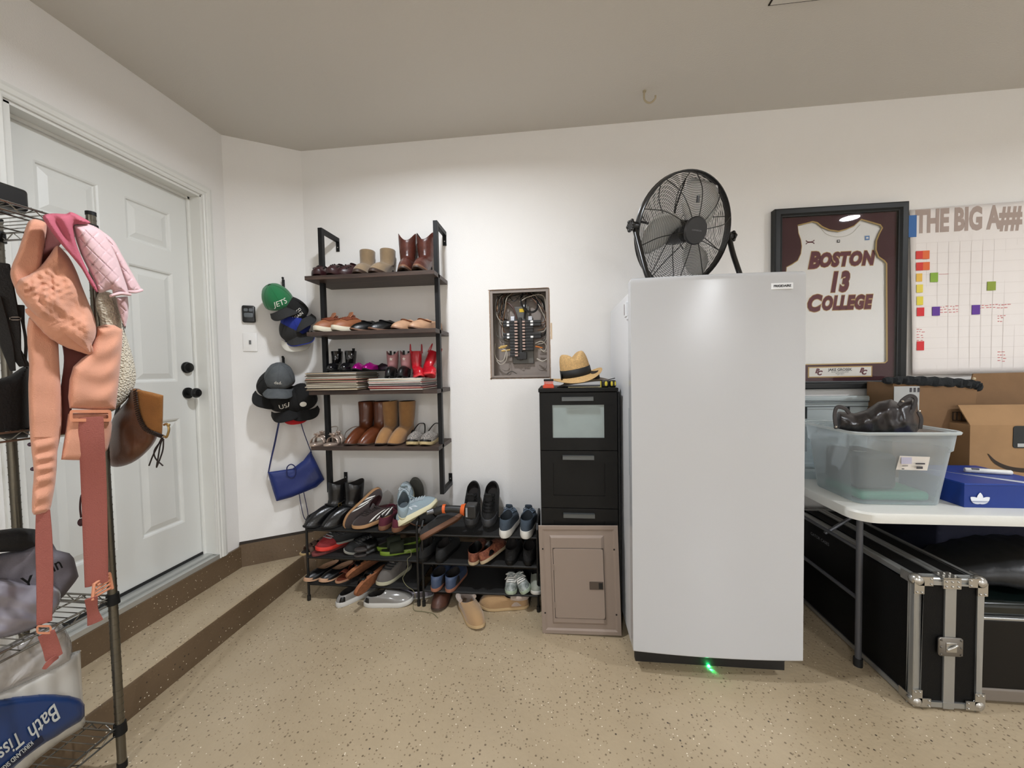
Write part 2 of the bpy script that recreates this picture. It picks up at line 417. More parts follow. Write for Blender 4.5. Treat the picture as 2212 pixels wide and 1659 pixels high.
# ceiling lamps (outside the view) with trim rings
for i, (x, y, p_) in enumerate(LAMPS):
    b = MB(); b.lathe([(.085, CEIL), (.105, CEIL), (.105, CEIL - .008), (.085, CEIL - .015), (.078, CEIL - .012), (.078, CEIL)], (x, y, 0), cap=False)
    tag(b.build('ceiling_lamp', M_trim), ['round recessed ceiling lamp above the hanging caps and shoe shelf', 'round recessed ceiling lamp above the folding table', 'round recessed ceiling lamp behind the viewer at right', 'round recessed ceiling lamp behind the viewer at left'][i], 'ceiling lamp', 'recessed ceiling lamps')
# ceiling hook and attic hatch edge
h0 = at(1404, 195, Z=CEIL)
b = MB(); pts = [h0 + Vector((-.028, 0, 0)), h0 + Vector((-.03, 0, -.02)), h0 + Vector((-.028, 0, -.045)), h0 + Vector((-.012, 0, -.062)), h0 + Vector((.008, 0, -.062)), h0 + Vector((.026, 0, -.045)), h0 + Vector((.028, 0, -.03))]
hk = thing('ceiling_hook', 'beige vinyl-coated utility hook screwed into the ceiling above the fan', 'hook', h0)
b.tube(spline(pts, 5), .005, 8); b.build('hook', mat('hook_vinyl', '#b3a78d', .6), hk)
b = MB(); b.cyl(h0 + Vector((-.028, 0, -.006)), .009, .006); b.build('screw_collar', mat('hook_vinyl', '#b3a78d', .6), hk)
ha = at(1664, 8, Z=CEIL)
b = MB(); b.box(ha.x, ha.y - .56, CEIL - .006, ha.x + .56, ha.y, CEIL)
hp = struct(b.build('ceiling_hatch', M_ceil, smooth=False), 'square hatch panel in the ceiling, one corner showing')
b = MB()
b.box(ha.x - .006, ha.y - .56, CEIL - .003, ha.x, ha.y + .006, CEIL); b.box(ha.x, ha.y, CEIL - .003, ha.x + .56, ha.y + .006, CEIL)
b.build('gap', mat('dark_gap', '#2c241c', .9), hp, smooth=False)

# ================================================================== CORNER WALL: opener, switch, caps, bag
CMX = Matrix(((CT.x, 0, CN.x, 0), (CT.y, 0, CN.y, 0), (0, 1, 0, 0), (0, 0, 0, 1)))   # local x along wall, y up, z out of wall
def cmat(p): return Matrix.Translation(p) @ CMX
def rrect(x0, y0, x1, y1, r, n=4):
    out = []
    for cx, cy, a0 in ((x1 - r, y1 - r, 0), (x0 + r, y1 - r, PI / 2), (x0 + r, y0 + r, PI), (x1 - r, y0 + r, 1.5 * PI)):
        for k in range(n + 1): out.append((cx + r * math.cos(a0 + PI / 2 * k / n), cy + r * math.sin(a0 + PI / 2 * k / n)))
    return out
def plate(b, x0, y0, x1, y1, r, z0, z1, ch=0):
    P = rrect(x0, y0, x1, y1, r)
    rg = [[(x, y, z0) for x, y in P]]
    if ch:
        cx, cy = (x0 + x1) / 2, (y0 + y1) / 2
        rg.append([(x, y, z1 - ch) for x, y in P]); rg.append([(cx + (x - cx) * (1 - ch / abs(x1 - cx)), cy + (y - cy) * (1 - ch / abs(y1 - cy)), z1) for x, y in P])
    else: rg.append([(x, y, z1) for x, y in P])
    return b.loft(rg)
p = atc(538, 679); M_bp = mat('black_plastic', '#151515', .35); M_gb = mat('grey_button', '#5d6265', .5)
t = thing('garage_door_opener', 'black wall remote with three grey buttons above the light switch', 'remote control', p)
b = MB(); b.M = cmat(p); plate(b, -.034, -.052, .034, .052, .01, 0, .022, .004); b.build('casing', M_bp, t)
for (x0, y0, x1, y1, q) in ((-.024, .014, -.002, .034, .006), (.002, .014, .024, .034, .006), (-.024, -.022, .024, .006, .008)):
    b = MB(); b.M = cmat(p); plate(b, x0, y0, x1, y1, q, .02, .025, .001); b.build('button', M_gb, t)
p = atc(540.5, 739.5)
t = thing('light_switch', 'white blank switch plate with small printed tag under the black remote', 'switch plate', p)
b = MB(); b.M = cmat(p); plate(b, -.038, -.058, .038, .058, .003, 0, .006, .002); b.build('cover_plate', mat('switch_plastic', '#ebe9e6', .35), t)
b = MB(); b.M = cmat(p); plate(b, -.006, -.013, .006, .013, .001, .006, .009); b.build('switch', mat('switch_tag', '#8a8a8a', .5), t)
b = MB(); b.M = cmat(p)
for k in range(4): b.box(-.004, -.010 + k * .0055, .0091, .004, -.007 + k * .0055, .0094)
b.build('printed_mark', mat('ink', '#222222', .6), t, smooth=False)

def ellipsoid_pt(u, v, rx, ry, rz):
    return Vector((rx * math.cos(v) * math.sin(u), ry * math.cos(v) * math.cos(u), rz * math.sin(v)))
def make_cap(label, m_crown, m_brim, M, text=None, group='caps hanging on the wall hooks', brim_len=.07, m_button=None, under=None, text_mat=None, tsize=.03, sandwich=None, text_pos=(0, .38), patch=None, brimw=1.0, sh=0, cat='cap'):
    """local: crown up +Z, brim forward +Y"""
    t = thing('baseball_cap', label, cat, (0, 0, 0), group)
    rx, ry, rz = .083, .096, .118
    def crown(u, v):
        e = ellipsoid_pt(u, v, rx, ry, rz)
        f = max(0, math.cos(u)); e.y *= 1 + .05 * f * math.sin(2 * v); e.z *= 1 + .03 * f
        e.x *= 1 + .012 * abs(math.sin(3 * u)); e.y *= 1 + .012 * abs(math.sin(3 * u)); return e
    b = MB(); R = []
    for j in range(11):
        v = PI / 2 * (j / 10) ** .9 * .97
        R.append([crown(2 * PI * k / 48, v) for k in range(48)])
    b.loft(R, cap0=False); b.build('crown', m_crown, t, solid=.003, off=-1, angle=80)
    b = MB()
    for s_ in range(6):
        u = s_ * PI / 3 + PI / 6 * 0
        b.tube([crown(u, PI / 2 * q / 12 * .98) * 1.006 for q in range(13)], .0012, 5)
    b.build('seams', m_crown, t)
    b = MB(); b.sphere((0, 0, rz * 1.01), .008, 6, (1, 1, .5)); b.build('top_button', m_button or m_crown, t)
    def br(u, v):
        a = (u - .5) * 2; ang = a * 1.15
        inner = crown(ang, 0.02); wx = rx * 1.02 * math.sin(a * 1.35) / math.sin(1.35) * brimw
        y = inner.y + brim_len * v * (1 - .9 * abs(a) ** 2.6); x = lerp(inner.x, wx * 1.0, v)
        return Vector((x, y, .002 - .45 * (x * x) / rx * 1 - .10 * v * brim_len * 3 - 0))
    b = MB(); b.grid(br, 22, 8); b.build('brim', m_brim, t, solid=.004)
    if sandwich:
        b = MB(); b.tube([br(k / 22, 1) for k in range(23)], .003, 6); b.build('brim_edge', sandwich, t)
    if text:
        b = MB()
        for line, dz in text:
            def fn(x, y, dz=dz):
                xx = x + text_pos[0]; yy = y + dz
                u = -xx / rx; v = text_pos[1] + yy / rz; e = crown(u, v); return e * 1.015
            textmesh(b, line, tsize, fn, bold=.0, shear=sh, sub=1)
        b.build('lettering', text_mat, t, smooth=False)
    if patch:
        b = MB(); u0, v0, r_, pm = patch
        b.loft([[crown(u0 + r_ * 1.2 * q * math.cos(2 * PI * k / 24) / rx, v0 + r_ * q * math.sin(2 * PI * k / 24) / rz) * 1.018 for k in range(24)] for q in (1, .6, .05)], cap0=False)
        b.build('badge', pm, t)
    b = MB()
    b.tube([crown(PI + (q / 8 - .5) * 1.0, .05) * 1.02 for q in range(9)], .004, 6, flat=2.2); b.build('strap', m_brim, t)
    t.matrix_basis = M
    return t
def cap_pose(px, py, off, up, roll, yaw=0):
    """cap hangs crown outwards; 'up' tilts crown toward ceiling (deg), roll swings brim sideways (deg)"""
    p = atc(px, py, off)
    base = Matrix(((CT.x, 0, CN.x), (CT.y, 0, CN.y), (0, 1, 0)))      # x along, y up, z out
    # cap local: +Z crown -> out, +Y brim -> down
    R0 = Matrix(((-1, 0, 0), (0, -1, 0), (0, 0, 1)))
    R = base @ Matrix.Rotation(math.radians(roll), 3, 'Z') @ Matrix.Rotation(math.radians(-up), 3, 'X') @ Matrix.Rotation(math.radians(yaw), 3, 'Y') @ R0
    return Matrix.Translation(p) @ R.to_4x4()
Mgreen = mat('green_cap_cloth', '#12703f', .85, bump=.4, bs=600, sheen=.3); Mchar = mat('charcoal_cap_cloth', '#2b2b2b', .9, bump=.4, bs=600)
Mblackc = mat('black_cap_cloth', '#0d0d0e', .9, bump=.4, bs=600); Mnavy = mat('royal_blue_cloth', '#1d2f8a', .85, bump=.3, bs=600)
Mgreyc = mat('washed_grey_cloth', '#55595c', .9, bump=.5, bs=500, var=.12, vs=30); Mwhitec = mat('off_white_cloth', '#d9d6cd', .85, bump=.3, bs=500)
Mredc = mat('red_cloth', '#c11b22', .8); Mwink = mat('white_embroidery', '#e9e6dd', .7)
M_hook = mat('black_hook', '#141414', .4, .3)
for (px, py, lab) in ((612, 607, 'black wall hook with ball tip behind the green cap'), (612, 775, 'black wall hook hidden behind the grey cap, blue bag strap over it')):
    p = atc(px, py); k = thing('wall_hook', lab, 'hook', p, 'wall hooks for the caps')
    b = MB(); b.M = cmat(p); plate(b, -.008, -.07, .008, .01, .004, 0, .004); b.build('back_plate', M_hook, k)
    b = MB(); b.M = cmat(p); b.tube(spline([(0, -.01, .003), (0, -.02, .02), (0, -.012, .035), (0, .005, .04)], 4), .0035, 7); b.sphere((0, .01, .041), .0075, 7); b.build('prong', M_hook, k)
# upper stack, rearmost first
make_cap('pale cap brim showing lowest behind the blue one in the upper stack', Mchar, Mwhitec, cap_pose(636, 716, .068, 38, 6), brim_len=.06)
make_cap('royal blue cap with dark brim, second lowest in the upper stack', Mnavy, Mchar, cap_pose(640, 704, .084, 46, 14), sandwich=Mnavy)
make_cap('black cap with white lettering hanging just under the green cap', Mblackc, Mchar, cap_pose(638, 678, .098, 54, 34), text=[('MEXICO', .012), ('AGAIN', -.012)], text_mat=Mwink, tsize=.024, text_pos=(.0, .36))
make_cap('green cap with white team lettering and dark brim, frontmost of the upper stack', Mgreen, Mchar, cap_pose(603, 652, .125, 52, 26, 0), text=[('JETS', 0)], text_mat=Mwink, tsize=.044, text_pos=(0, .32), m_button=Mblackc, sh=.25)
# lower stack
make_cap('plain black cap at the left edge of the lower stack', Mblackc, Mblackc, cap_pose(588, 835, .075, 45, -18))
make_cap('black cap with a red brim edge at the bottom of the lower stack', Mblackc, Mredc, cap_pose(636, 868, .07, 35, 4), brim_len=.06)
make_cap('black cap with round pale badge at right of the lower stack', Mblackc, Mblackc, cap_pose(655, 864, .078, 50, 6), patch=(-.0, .42, .017, Mwink))
make_cap('black cap with large white letters under the grey cap', Mblackc, Mblackc, cap_pose(612, 866, .085, 50, 12), text=[('USA', 0)], text_mat=Mwink, tsize=.042, text_pos=(0.012, .33))
make_cap('washed grey cap with small white word, frontmost of the lower stack', Mgreyc, Mgreyc, cap_pose(604, 822, .125, 58, -4), text=[('dad.', 0)], text_mat=Mwink, tsize=.026, text_pos=(0, .36))

# blue bag
bl = thing('shoulder_bag', 'royal blue leather flap bag hanging by its strap below the caps', 'handbag', atc(640, 1030, .02))
Mbl = mat('blue_leather', '#182c70', .42, bump=.25, bs=350, spec=.5); Mbl2 = mat('dark_blue_leather', '#151f56', .5)
def c3(off): 
    def f(px, py, h): return atc(px, py, off + h)
    return f
out = [(578, 1020), (606, 1016), (632, 1012), (655, 995), (671, 974), (684, 1000), (701, 1036), (684, 1052), (660, 1062), (630, 1074), (597, 1083), (588, 1055)]
b = MB(); pillow(b, out, c3(.05), .022, 14, 2.0, fold=lambda x, y: .0015 * math.sin(x * .09 + y * .13)); b.build('bag_body', Mbl, bl)
b = MB(); b.tube([atc(x, y, .078) for x, y in spline([(619, 1020, 0), (622, 1008, 0), (632, 1004, 0), (640, 1010, 0), (638, 1022, 0), (630, 1030, 0)], 5) for _ in (0,)] if False else [atc(v.x, v.y, .078) for v in spline([(620, 1028, 0), (620, 1010, 0), (629, 1003, 0), (638, 1010, 0), (638, 1026, 0), (629, 1032, 0), (620, 1028, 0)], 5)], .0035, 7); b.build('loop_clasp', Mbl2, bl)
b = MB(); pad(b, [(atc(604, 905, .03), .012, .003), (atc(599, 930, .04), .013, .003), (atc(593, 960, .05), .013, .003), (atc(586, 990, .055), .011, .003), (atc(580, 1020, .05), .009, .003)], 5, 8); b.build('strap', Mbl2, bl)
b = MB(); pad(b, [(atc(648, 905, .03), .006, .003), (atc(655, 930, .04), .006, .003), (atc(664, 955, .05), .006, .003), (atc(673, 978, .05), .006, .003)], 5, 8); b.build('strap', Mbl2, bl)
b = MB(); b.tube([atc(v.x, v.y, .03) for v in spline([(646, 1066, 0), (650, 1090, 0), (656, 1116, 0), (663, 1124, 0), (666, 1118, 0), (662, 1092, 0), (656, 1064, 0)], 5)], .0032, 6, flat=.6); b.build('hanging_strap_end', Mbl2, bl)

# ================================================================== WALL SHELF UNIT
SL, SR, SF = -1.445, -.668, 2.14
Mmetal = mat('black_powdercoat', '#0d0e10', .5, .1, spec=.35); 
def woodmat(name, c1, c2, sc_=(.6, 9, 9)):
    m = mat(name, c1, .5, c2=c2, vs=9, stretch=sc_, bump=.12, bs=30); return m
Mshelf = woodmat('dark_walnut_veneer', '#4a3930', '#2f2420')
su = thing('wall_shelf', 'tall black metal wall shelf with four dark walnut boards full of shoes', 'shelf', (-1.05, 2.28, .6))
ST = [1.905, 1.580, 1.234, .906]
for z in ST: B(SL, SF, z - .024, SR, WY - .004, z).build('shelf_board', Mshelf, su, smooth=False, bevel=.0015)
for x in (-1.405, -.693):
    b = MB(); b.box(x, 2.222, .605, x + .025, 2.25, 2.21); b.box(x, 2.25, 2.185, x + .025, WY - .002, 2.21); b.box(x, 2.25, .605, x + .025, WY - .002, .63)
    f = b.build('side_frame', Mmetal, su, smooth=False, bevel=.001)
    for z0, z1 in ((2.125, 2.19), (.625, .68)):
        b = MB(); b.box(x + .001, WY - .005, z0, x + .024, WY - .001, z1); c = b.build('wall_tab', Mmetal, su, smooth=False)
        b = MB(); b.cyl((x + .0125, WY - .0052, (z0 + z1) / 2 - .006), .004, .003, 'y', 8); b.build('screw', mat('zinc_screw', '#b8b8b8', .3, .9), su)

# records
Mrec = [mat('record_sleeve_%s' % n, c, .5, spec=.4) for n, c in zip(['cream', 'tan', 'black', 'red', 'white', 'brown', 'grey', 'pink', 'navy', 'olive', 'pale', 'orange'], ['#c9bfa8', '#a89478', '#1d1b1b', '#8d2a24', '#d8d5cc', '#4b382c', '#77746e', '#b98a86', '#252c44', '#5a5640', '#e0dccf', '#a8552c'])]
rnd = random.Random(11)
def records(x0, n, th, zb, grp, side, seq):
    z = zb
    for i in range(n):
        dx, dy, rz = rnd.uniform(-.006, .006), rnd.uniform(-.006, .004), rnd.uniform(-1.6, 1.6)
        b = MB(); w = .315; t_ = th * rnd.uniform(.75, 1.15); t_ = min(t_, th * 1.1)
        b.box(-w / 2, 0, 0, w / 2, w * .86, th * .86)
        o = b.build('record_sleeve', Mrec[seq[i % len(seq)]], smooth=False)
        cnames = ['cream', 'tan', 'black', 'dark red', 'white', 'brown', 'grey', 'pink', 'navy', 'olive', 'pale ivory', 'orange']
        h = i / (n - 1); pos = 'at the bottom of' if i == 0 else 'on top of' if i == n - 1 else ('low in' if h < .33 else 'midway up' if h < .66 else 'high in')
        o.location = (x0 + w / 2 + dx, 2.128 + dy, z); o.rotation_euler = (0, 0, math.radians(rz))
        tag(o, '%s record sleeve %s the %s stack' % (cnames[seq[i % len(seq)]], pos, side), 'record', grp)
        z += th * .88
    return z
zL = records(-1.452, 27, .0045, ST[2] + .001, 'records in the left stack', 'left', [5, 0, 1, 2, 4, 0, 6, 1, 10, 5, 0, 2, 7, 1, 6, 9, 3, 0, 2, 10, 6, 5, 0, 2, 4, 1, 6])
zR = records(-1.068, 16, .0046, ST[2] + .001, 'records in the right stack', 'right', [10, 2, 3, 4, 3, 8, 4, 6, 2, 4, 3, 10, 6, 4, 1, 4])

# ================================================================== SHOE RACKS
Mrack = mat('rack_black_steel', '#0b0a09', .5, .1); Mdeck = mat('rack_black_fabric', '#151413', .9, bump=.5, bs=500)
RZ = [.432, .268, .108]
def rack(x0, x1, label, dz=0):
    t = thing('shoe_rack', label, 'shoe rack', ((x0 + x1) / 2, 2.24, 0), 'black shoe racks on the floor')
    y0, y1 = 2.10, 2.37
    for x in (x0, x1):
        b = MB(); b.tube([(x, y0, 0), (x, y0, .47 + dz), (x, y0 + .02, .492 + dz), (x, y1 - .02, .492 + dz), (x, y1, .47 + dz), (x, y1, 0)], .007, 8); b.build('side_frame', Mrack, t)
        for y in (y0, y1):
            b = MB(); b.cyl((x, y, 0), .010, .03); b.build('foot_cap', Mrack, t)
    for z in RZ:
        z += dz
        b = MB()
        for y in (y0 + .003, y1 - .003): b.tube([(x0, y, z - .010), (x1, y, z - .010)], .008, 8)
        f = b.build('shelf_rail', Mrack, t)
        B(x0 + .008, y0 + .002, z - .006, x1 - .008, y1 - .002, z - .001).build('fabric_deck', Mdeck, t, smooth=False)
    return t
rack(-1.465, -.795, 'black three-tier shoe rack at left, under the wall shelf')
rack(-.765, -.112, 'black three-tier shoe rack at right, beside the black drawers', -.010)

# ================================================================== BREAKER BOX
bb = thing('fuse_box', 'open grey electrical breaker box with wires set into the wall', 'electrical panel', ((bx0 + bx1) / 2, WY, bz0))
Mbox = mat('panel_grey_paint', '#8b817a', .5, .1); Mbkd = mat('breaker_black', '#161617', .4); Mbus = mat('bus_grey', '#5d5c58', .45, .3)
x0, x1, z0, z1 = bx0 + .004, bx1 - .004, bz0 + .006, bz1 - .006
b = MB(); D = .095; yb = WY + D
b.add([(x0, yb, z0), (x1, yb, z0), (x1, yb, z1), (x0, yb, z1)], [(0, 1, 2, 3)]); b.build('back_plate', Mbox, bb, smooth=False)
b = MB()
for a in ((x0, WY - .002, z0, x0 + .003, yb, z1), (x1 - .003, WY - .002, z0, x1, yb, z1), (x0, WY - .002, z0, x1, yb, z0 + .003), (x0, WY - .002, z1 - .003, x1, yb, z1),
          (x0, WY - .003, z0, x0 + .016, WY - .001, z1), (x1 - .016, WY - .003, z0, x1, WY - .001, z1), (x0 + .016, WY - .001, z0, x1 - .016, WY + .001, z0 + .012), (x0 + .016, WY - .001, z1 - .014, x1 - .016, WY + .001, z1)): b.box(*a)
b.build('box_flange', Mbox, bb, smooth=False)
P = lambda px, py, d=0: at(px, py, Y=WY + d)
sx, sz = lambda u: lerp(x0, x1, u), lambda v: lerp(z1, z0, v)     # u 0..1 left-right, v 0..1 top-bottom
b = MB(); b.box(sx(.35), yb - .02, sz(.84), sx(.72), yb - .004, sz(.30)); b.box(sx(.40), yb - .03, sz(.33), sx(.66), yb - .004, sz(.17)); b.build('bus_bar', Mbus, bb, smooth=False, bevel=.002)
b = MB(); b.cyl((sx(.86), yb - .002, sz(.87)), .030, -.002, 'y'); b.cyl((sx(.86), yb - .004, sz(.87)), .018, -.002, 'y'); b.cyl((sx(.53), yb - .002, sz(.90)), .011, -.003, 'y'); b.cyl((sx(.22), yb - .002, sz(.87)), .028, -.002, 'y'); b.build('knockout', Mbox, bb)
Mtog = mat('breaker_toggle', '#b59a8e', .5); Mlab = mat('white_breaker_label', '#f0f0ee', .5)
rowsv = [.355 + i * .0355 for i in range(12)]
for side in (0, 1):
    for i, v in enumerate(rowsv[:12 if side == 0 else 10]):
        u0, u1 = ((.315, .475), (.525, .725))[side]
        if i in (0, 1, 4, 5): u0, u1 = ((.20, .475), (.525, .86))[side]
        br = MB(); br.box(sx(u0), yb - .062, sz(v + .0155), sx(u1), yb - .02, sz(v - .0155))
        o = br.build('breaker', Mbkd, bb, smooth=False, bevel=.0015)
        br = MB(); uu = (.405, .455) if side == 0 else (.54, .585); br.box(sx(uu[0]), yb - .072, sz(v + .010), sx(uu[1]), yb - .06, sz(v - .010)); br.build('toggle', Mtog, o, smooth=False, bevel=.001)
        if i in (0, 1, 4, 5) and not (side == 1 and i == 4):
            br = MB(); uu = (.27, .31) if side == 0 else (.68, .725); br.box(sx(uu[0]), yb - .064, sz(v + .011), sx(uu[1]), yb - .062, sz(v - .011)); br.build('label_dot', Mlab, o, smooth=False)
b = MB(); b.box(sx(.475), yb - .05, sz(.80), sx(.525), yb - .02, sz(.30)); b.box(sx(.43), yb - .055, sz(.79), sx(.60), yb - .02, sz(.71)); b.build('centre_spine', Mbkd, bb, smooth=False, bevel=.001)
b = MB(); b.box(sx(.435), yb - .058, sz(.745), sx(.475), yb - .055, sz(.72)); b.build('test_button', mat('pale_test_button', '#c9c19a', .5), bb, smooth=False)
for u in (.33, .64):
    b = MB(); b.box(sx(u), yb - .04, sz(.335), sx(u + .07), yb - .02, sz(.285)); b.build('terminal', mat('bright_lug', '#b9bcc4', .3, .7), bb, smooth=False, bevel=.002)
b = MB(); b.box(sx(.485), yb - .032, sz(.235), sx(.585), yb - .03, sz(.195)); b.build('warning_sticker', mat('yellow_sticker', '#d8b41e', .5), bb, smooth=False)
b = MB(); b.box(sx(.53), yb - .033, sz(.185), sx(.62), yb - .031, sz(.15)); b.build('rating_label', Mlab, bb, smooth=False)
wm = {'white': mat('wire_white', '#b5ada0', .5), 'black': mat('wire_black', '#151515', .45), 'copper': mat('wire_copper', '#7d5a3e', .4, .5), 'orange': mat('wire_nut_orange', '#d07a3a', .5), 'brown': mat('wire_brown', '#4b3028', .5), 'gray': mat('wire_grey', '#57534c', .6)}
def wire(col, r, pts):
    b = MB(); b.tube(spline([(sx(u), yb - d, sz(v)) for u, v, d in pts], 6), r, 6); b.build('wire', wm[col], bb)
wire('black', .0065, [(.55, .02, .03), (.52, .10, .05), (.56, .19, .06), (.68, .25, .07), (.79, .22, .06), (.80, .12, .05), (.70, .06, .03), (.60, .03, .02)])
wire('black', .006, [(.62, .02, .02), (.60, .12, .04), (.59, .22, .05), (.575, .32, .05)])
wire('brown', .0055, [(.18, .12, .02), (.30, .13, .04), (.38, .19, .05), (.42, .26, .05), (.44, .32, .05)])
wire('white', .003, [(.50, .12, .05), (.65, .07, .06), (.85, .05, .06), (.93, .09, .05), (.95, .22, .04), (.95, .40, .03)])
r2 = random.Random(5)
for k in range(16):
    u = .07 + .012 * k + r2.uniform(-.01, .01); v1 = r2.uniform(.30, .62)
    wire(['gray', 'black', 'white', 'copper', 'gray', 'brown'][k % 6], .0026, [(u + .12, .01, .02), (u + r2.uniform(0, .05), .08, r2.uniform(.02, .07)), (u, .2, r2.uniform(.02, .07)), (u * .7 + .02, v1 - .08, .05), (lerp(u, .2, .5), v1, .05), (.28, v1 + .02, .04)])
for k in range(12):
    u = .93 - .012 * k; v1 = r2.uniform(.35, .62)
    wire(['gray', 'black', 'black', 'white', 'copper', 'brown'][k % 6], .0026, [(u - .2, .01, .02), (u - .1, .07, r2.uniform(.02, .07)), (u, .16, r2.uniform(.02, .06)), (.95, v1 - .1, .05), (.92, v1, .05), (.80, v1 + .02, .04)])
for k in range(7): wire(['black', 'gray'][k % 2], .003, [(.1 + .1 * k, .04, .03), (.2 + .1 * k, .09 + .01 * (k % 3), .05), (.35 + .08 * k, .05, .05), (.5 + .06 * k, .02, .02)])
wire('white', .003, [(.06, .60, .06), (.04, .72, .05), (.10, .80, .06), (.20, .80, .07), (.24, .70, .06), (.20, .64, .05)])
wire('white', .0028, [(.18, .66, .06), (.26, .70, .07), (.25, .80, .07), (.15, .85, .06), (.07, .80, .05)])
wire('white', .003, [(.76, .61, .06), (.86, .59, .07), (.94, .63, .06), (.92, .70, .06), (.80, .68, .05)])
wire('white', .003, [(.83, .66, .06), (.90, .71, .06), (.97, .71, .05)])
wire('white', .0045, [(.78, .79, .04), (.88, .82, .05), (.97, .79, .04)])
wire('gray', .003, [(.25, .96, .03), (.33, .93, .04), (.42, .96, .03)])
for (u, v, a) in ((.12, .655, .12), (.17, .69, .15), (.15, .64, .12)):
    b = MB(); b.tube([(sx(u), yb - .065, sz(v)), (sx(u + a), yb - .06, sz(v - .012))], [.006, .0045], 8); b.build('wire_nut', mat('wire_nut_yellow', '#c8a55a', .5), bb)
for (u, v) in ((.76, .645), (.80, .65)):
    b = MB(); b.tube([(sx(u), yb - .065, sz(v)), (sx(u + .08), yb - .06, sz(v + .015))], [.005, .0035], 8); b.build('wire_nut', wm['orange'], bb)
# torn drywall edge
b = MB(); rr = random.Random(3)
for k in range(40):
    f = k / 40
    for (xa, za, xb, zb) in ((bx0, bz0, bx0, bz1), (bx1, bz0, bx1, bz1), (bx0, bz1, bx1, bz1), (bx0, bz0, bx1, bz0)):
        x, z = lerp(xa, xb, f), lerp(za, zb, f); q = rr.uniform(.001, .003)
        b.cbox((x, WY - .0004, z), (.004 + q if xa == xb else .014, .0012, .016 if xa == xb else .004 + q))
b.build('torn_plaster_edge', mat('torn_plaster', '#a58c78', .9), bb, smooth=False)
b = MB(); b.cbox((bx1 + .010, WY - .0006, lerp(bz0, bz1, .52)), (.010, .0012, .10)); b.build('paint_scrape', mat('bare_board', '#cdb79a', .9), bb, smooth=False)

# ================================================================== DRAWER CABINET
Mblk2 = mat('black_brown_laminate', '#0c0c0b', .5, spec=.25, bump=.05, bs=300); Mhd = mat('dark_grey_handle', '#5a5d5d', .35, .5)
cx0, cx1, cyf, cyb, cH = -.083, .302, 1.955, 2.36, 1.238
cb = thing('drawer_cabinet', 'narrow tall black drawer cabinet with frosted glass in its top drawer', 'drawer cabinet', ((cx0 + cx1) / 2, 2.15, 0))
b = MB(); b.box(cx0, cyf + .02, 0, cx0 + .016, cyb, cH - .018); b.box(cx1 - .016, cyf + .02, 0, cx1, cyb, cH - .018); b.box(cx0, cyb - .01, .03, cx1, cyb, cH - .018); b.box(cx0 + .016, cyf + .02, .03, cx1 - .016, cyb, .046)
b.build('carcass', Mblk2, cb, smooth=False, bevel=.001)
B(cx0 - .004, cyf - .004, cH - .018, cx1 + .004, cyb, cH).build('top_panel', Mblk2, cb, smooth=False, bevel=.002)
zt = cH - .021; dh = .2925; gap = .003
zs = [(zt - (i + 1) * dh + gap, zt - i * dh) for i in range(4)]
for i, (za, zb) in enumerate(zs):
    b = MB(); fx0, fx1 = cx0 + .003, cx1 - .003; w_ = .062; g = .014; topr = .062
    if i == 0:
        b.box(fx0, cyf, za, fx1, cyf + .018, za + w_); b.box(fx0, cyf, zb - topr, fx1, cyf + .018, zb); b.box(fx0, cyf, za + w_, fx0 + w_, cyf + .018, zb - topr); b.box(fx1 - w_, cyf, za + w_, fx1, cyf + .018, zb - topr)
    else:
        b.box(fx0, cyf, za, fx1, cyf + .018, za + w_); b.box(fx0, cyf, zb - topr, fx1, cyf + .018, zb); b.box(fx0, cyf, za + w_, fx0 + w_, cyf + .018, zb - topr); b.box(fx1 - w_, cyf, za + w_, fx1, cyf + .018, zb - topr)
        b.box(fx0 + w_, cyf + .004, za + w_, fx1 - w_, cyf + .018, zb - topr)
    d = b.build('drawer', Mblk2, cb, smooth=False, bevel=.0008)
    if i == 0: B(fx0 + w_, cyf + .005, za + w_, fx1 - w_, cyf + .010, zb - topr).build('frosted_glass', mat('frosted_glass', '#8e9a99', .3, spec=.6, var=.06, vs=6), d, smooth=False)
    xc = (cx0 + cx1) / 2 - .003; hw = .0775; hz = zb - .031
    b = MB(); b.box(xc - hw, cyf - .022, hz - .010, xc + hw, cyf - .016, hz + .010); b.box(xc - hw, cyf - .022, hz + .006, xc + hw, cyf, hz + .010); b.build('handle', Mhd, d, smooth=False, bevel=.001)
# slim dark board between cabinet and freezer
b = MB(); b.loft([[(.308, 1.99, 0), (.318, 1.99, 0), (.318, 2.30, 0), (.308, 2.30, 0)], [(.308, 1.99, 1.20), (.318, 1.99, 1.20), (.318, 2.30, 1.20), (.308, 2.30, 1.20)], [(.308, 1.995, 1.215), (.318, 1.995, 1.215), (.318, 2.2, 1.23), (.308, 2.2, 1.23)]])
tag(b.build('folded_board', mat('black_board', '#0b0b0b', .6)), 'thin black board standing in the gap between cabinet and white freezer', 'board')

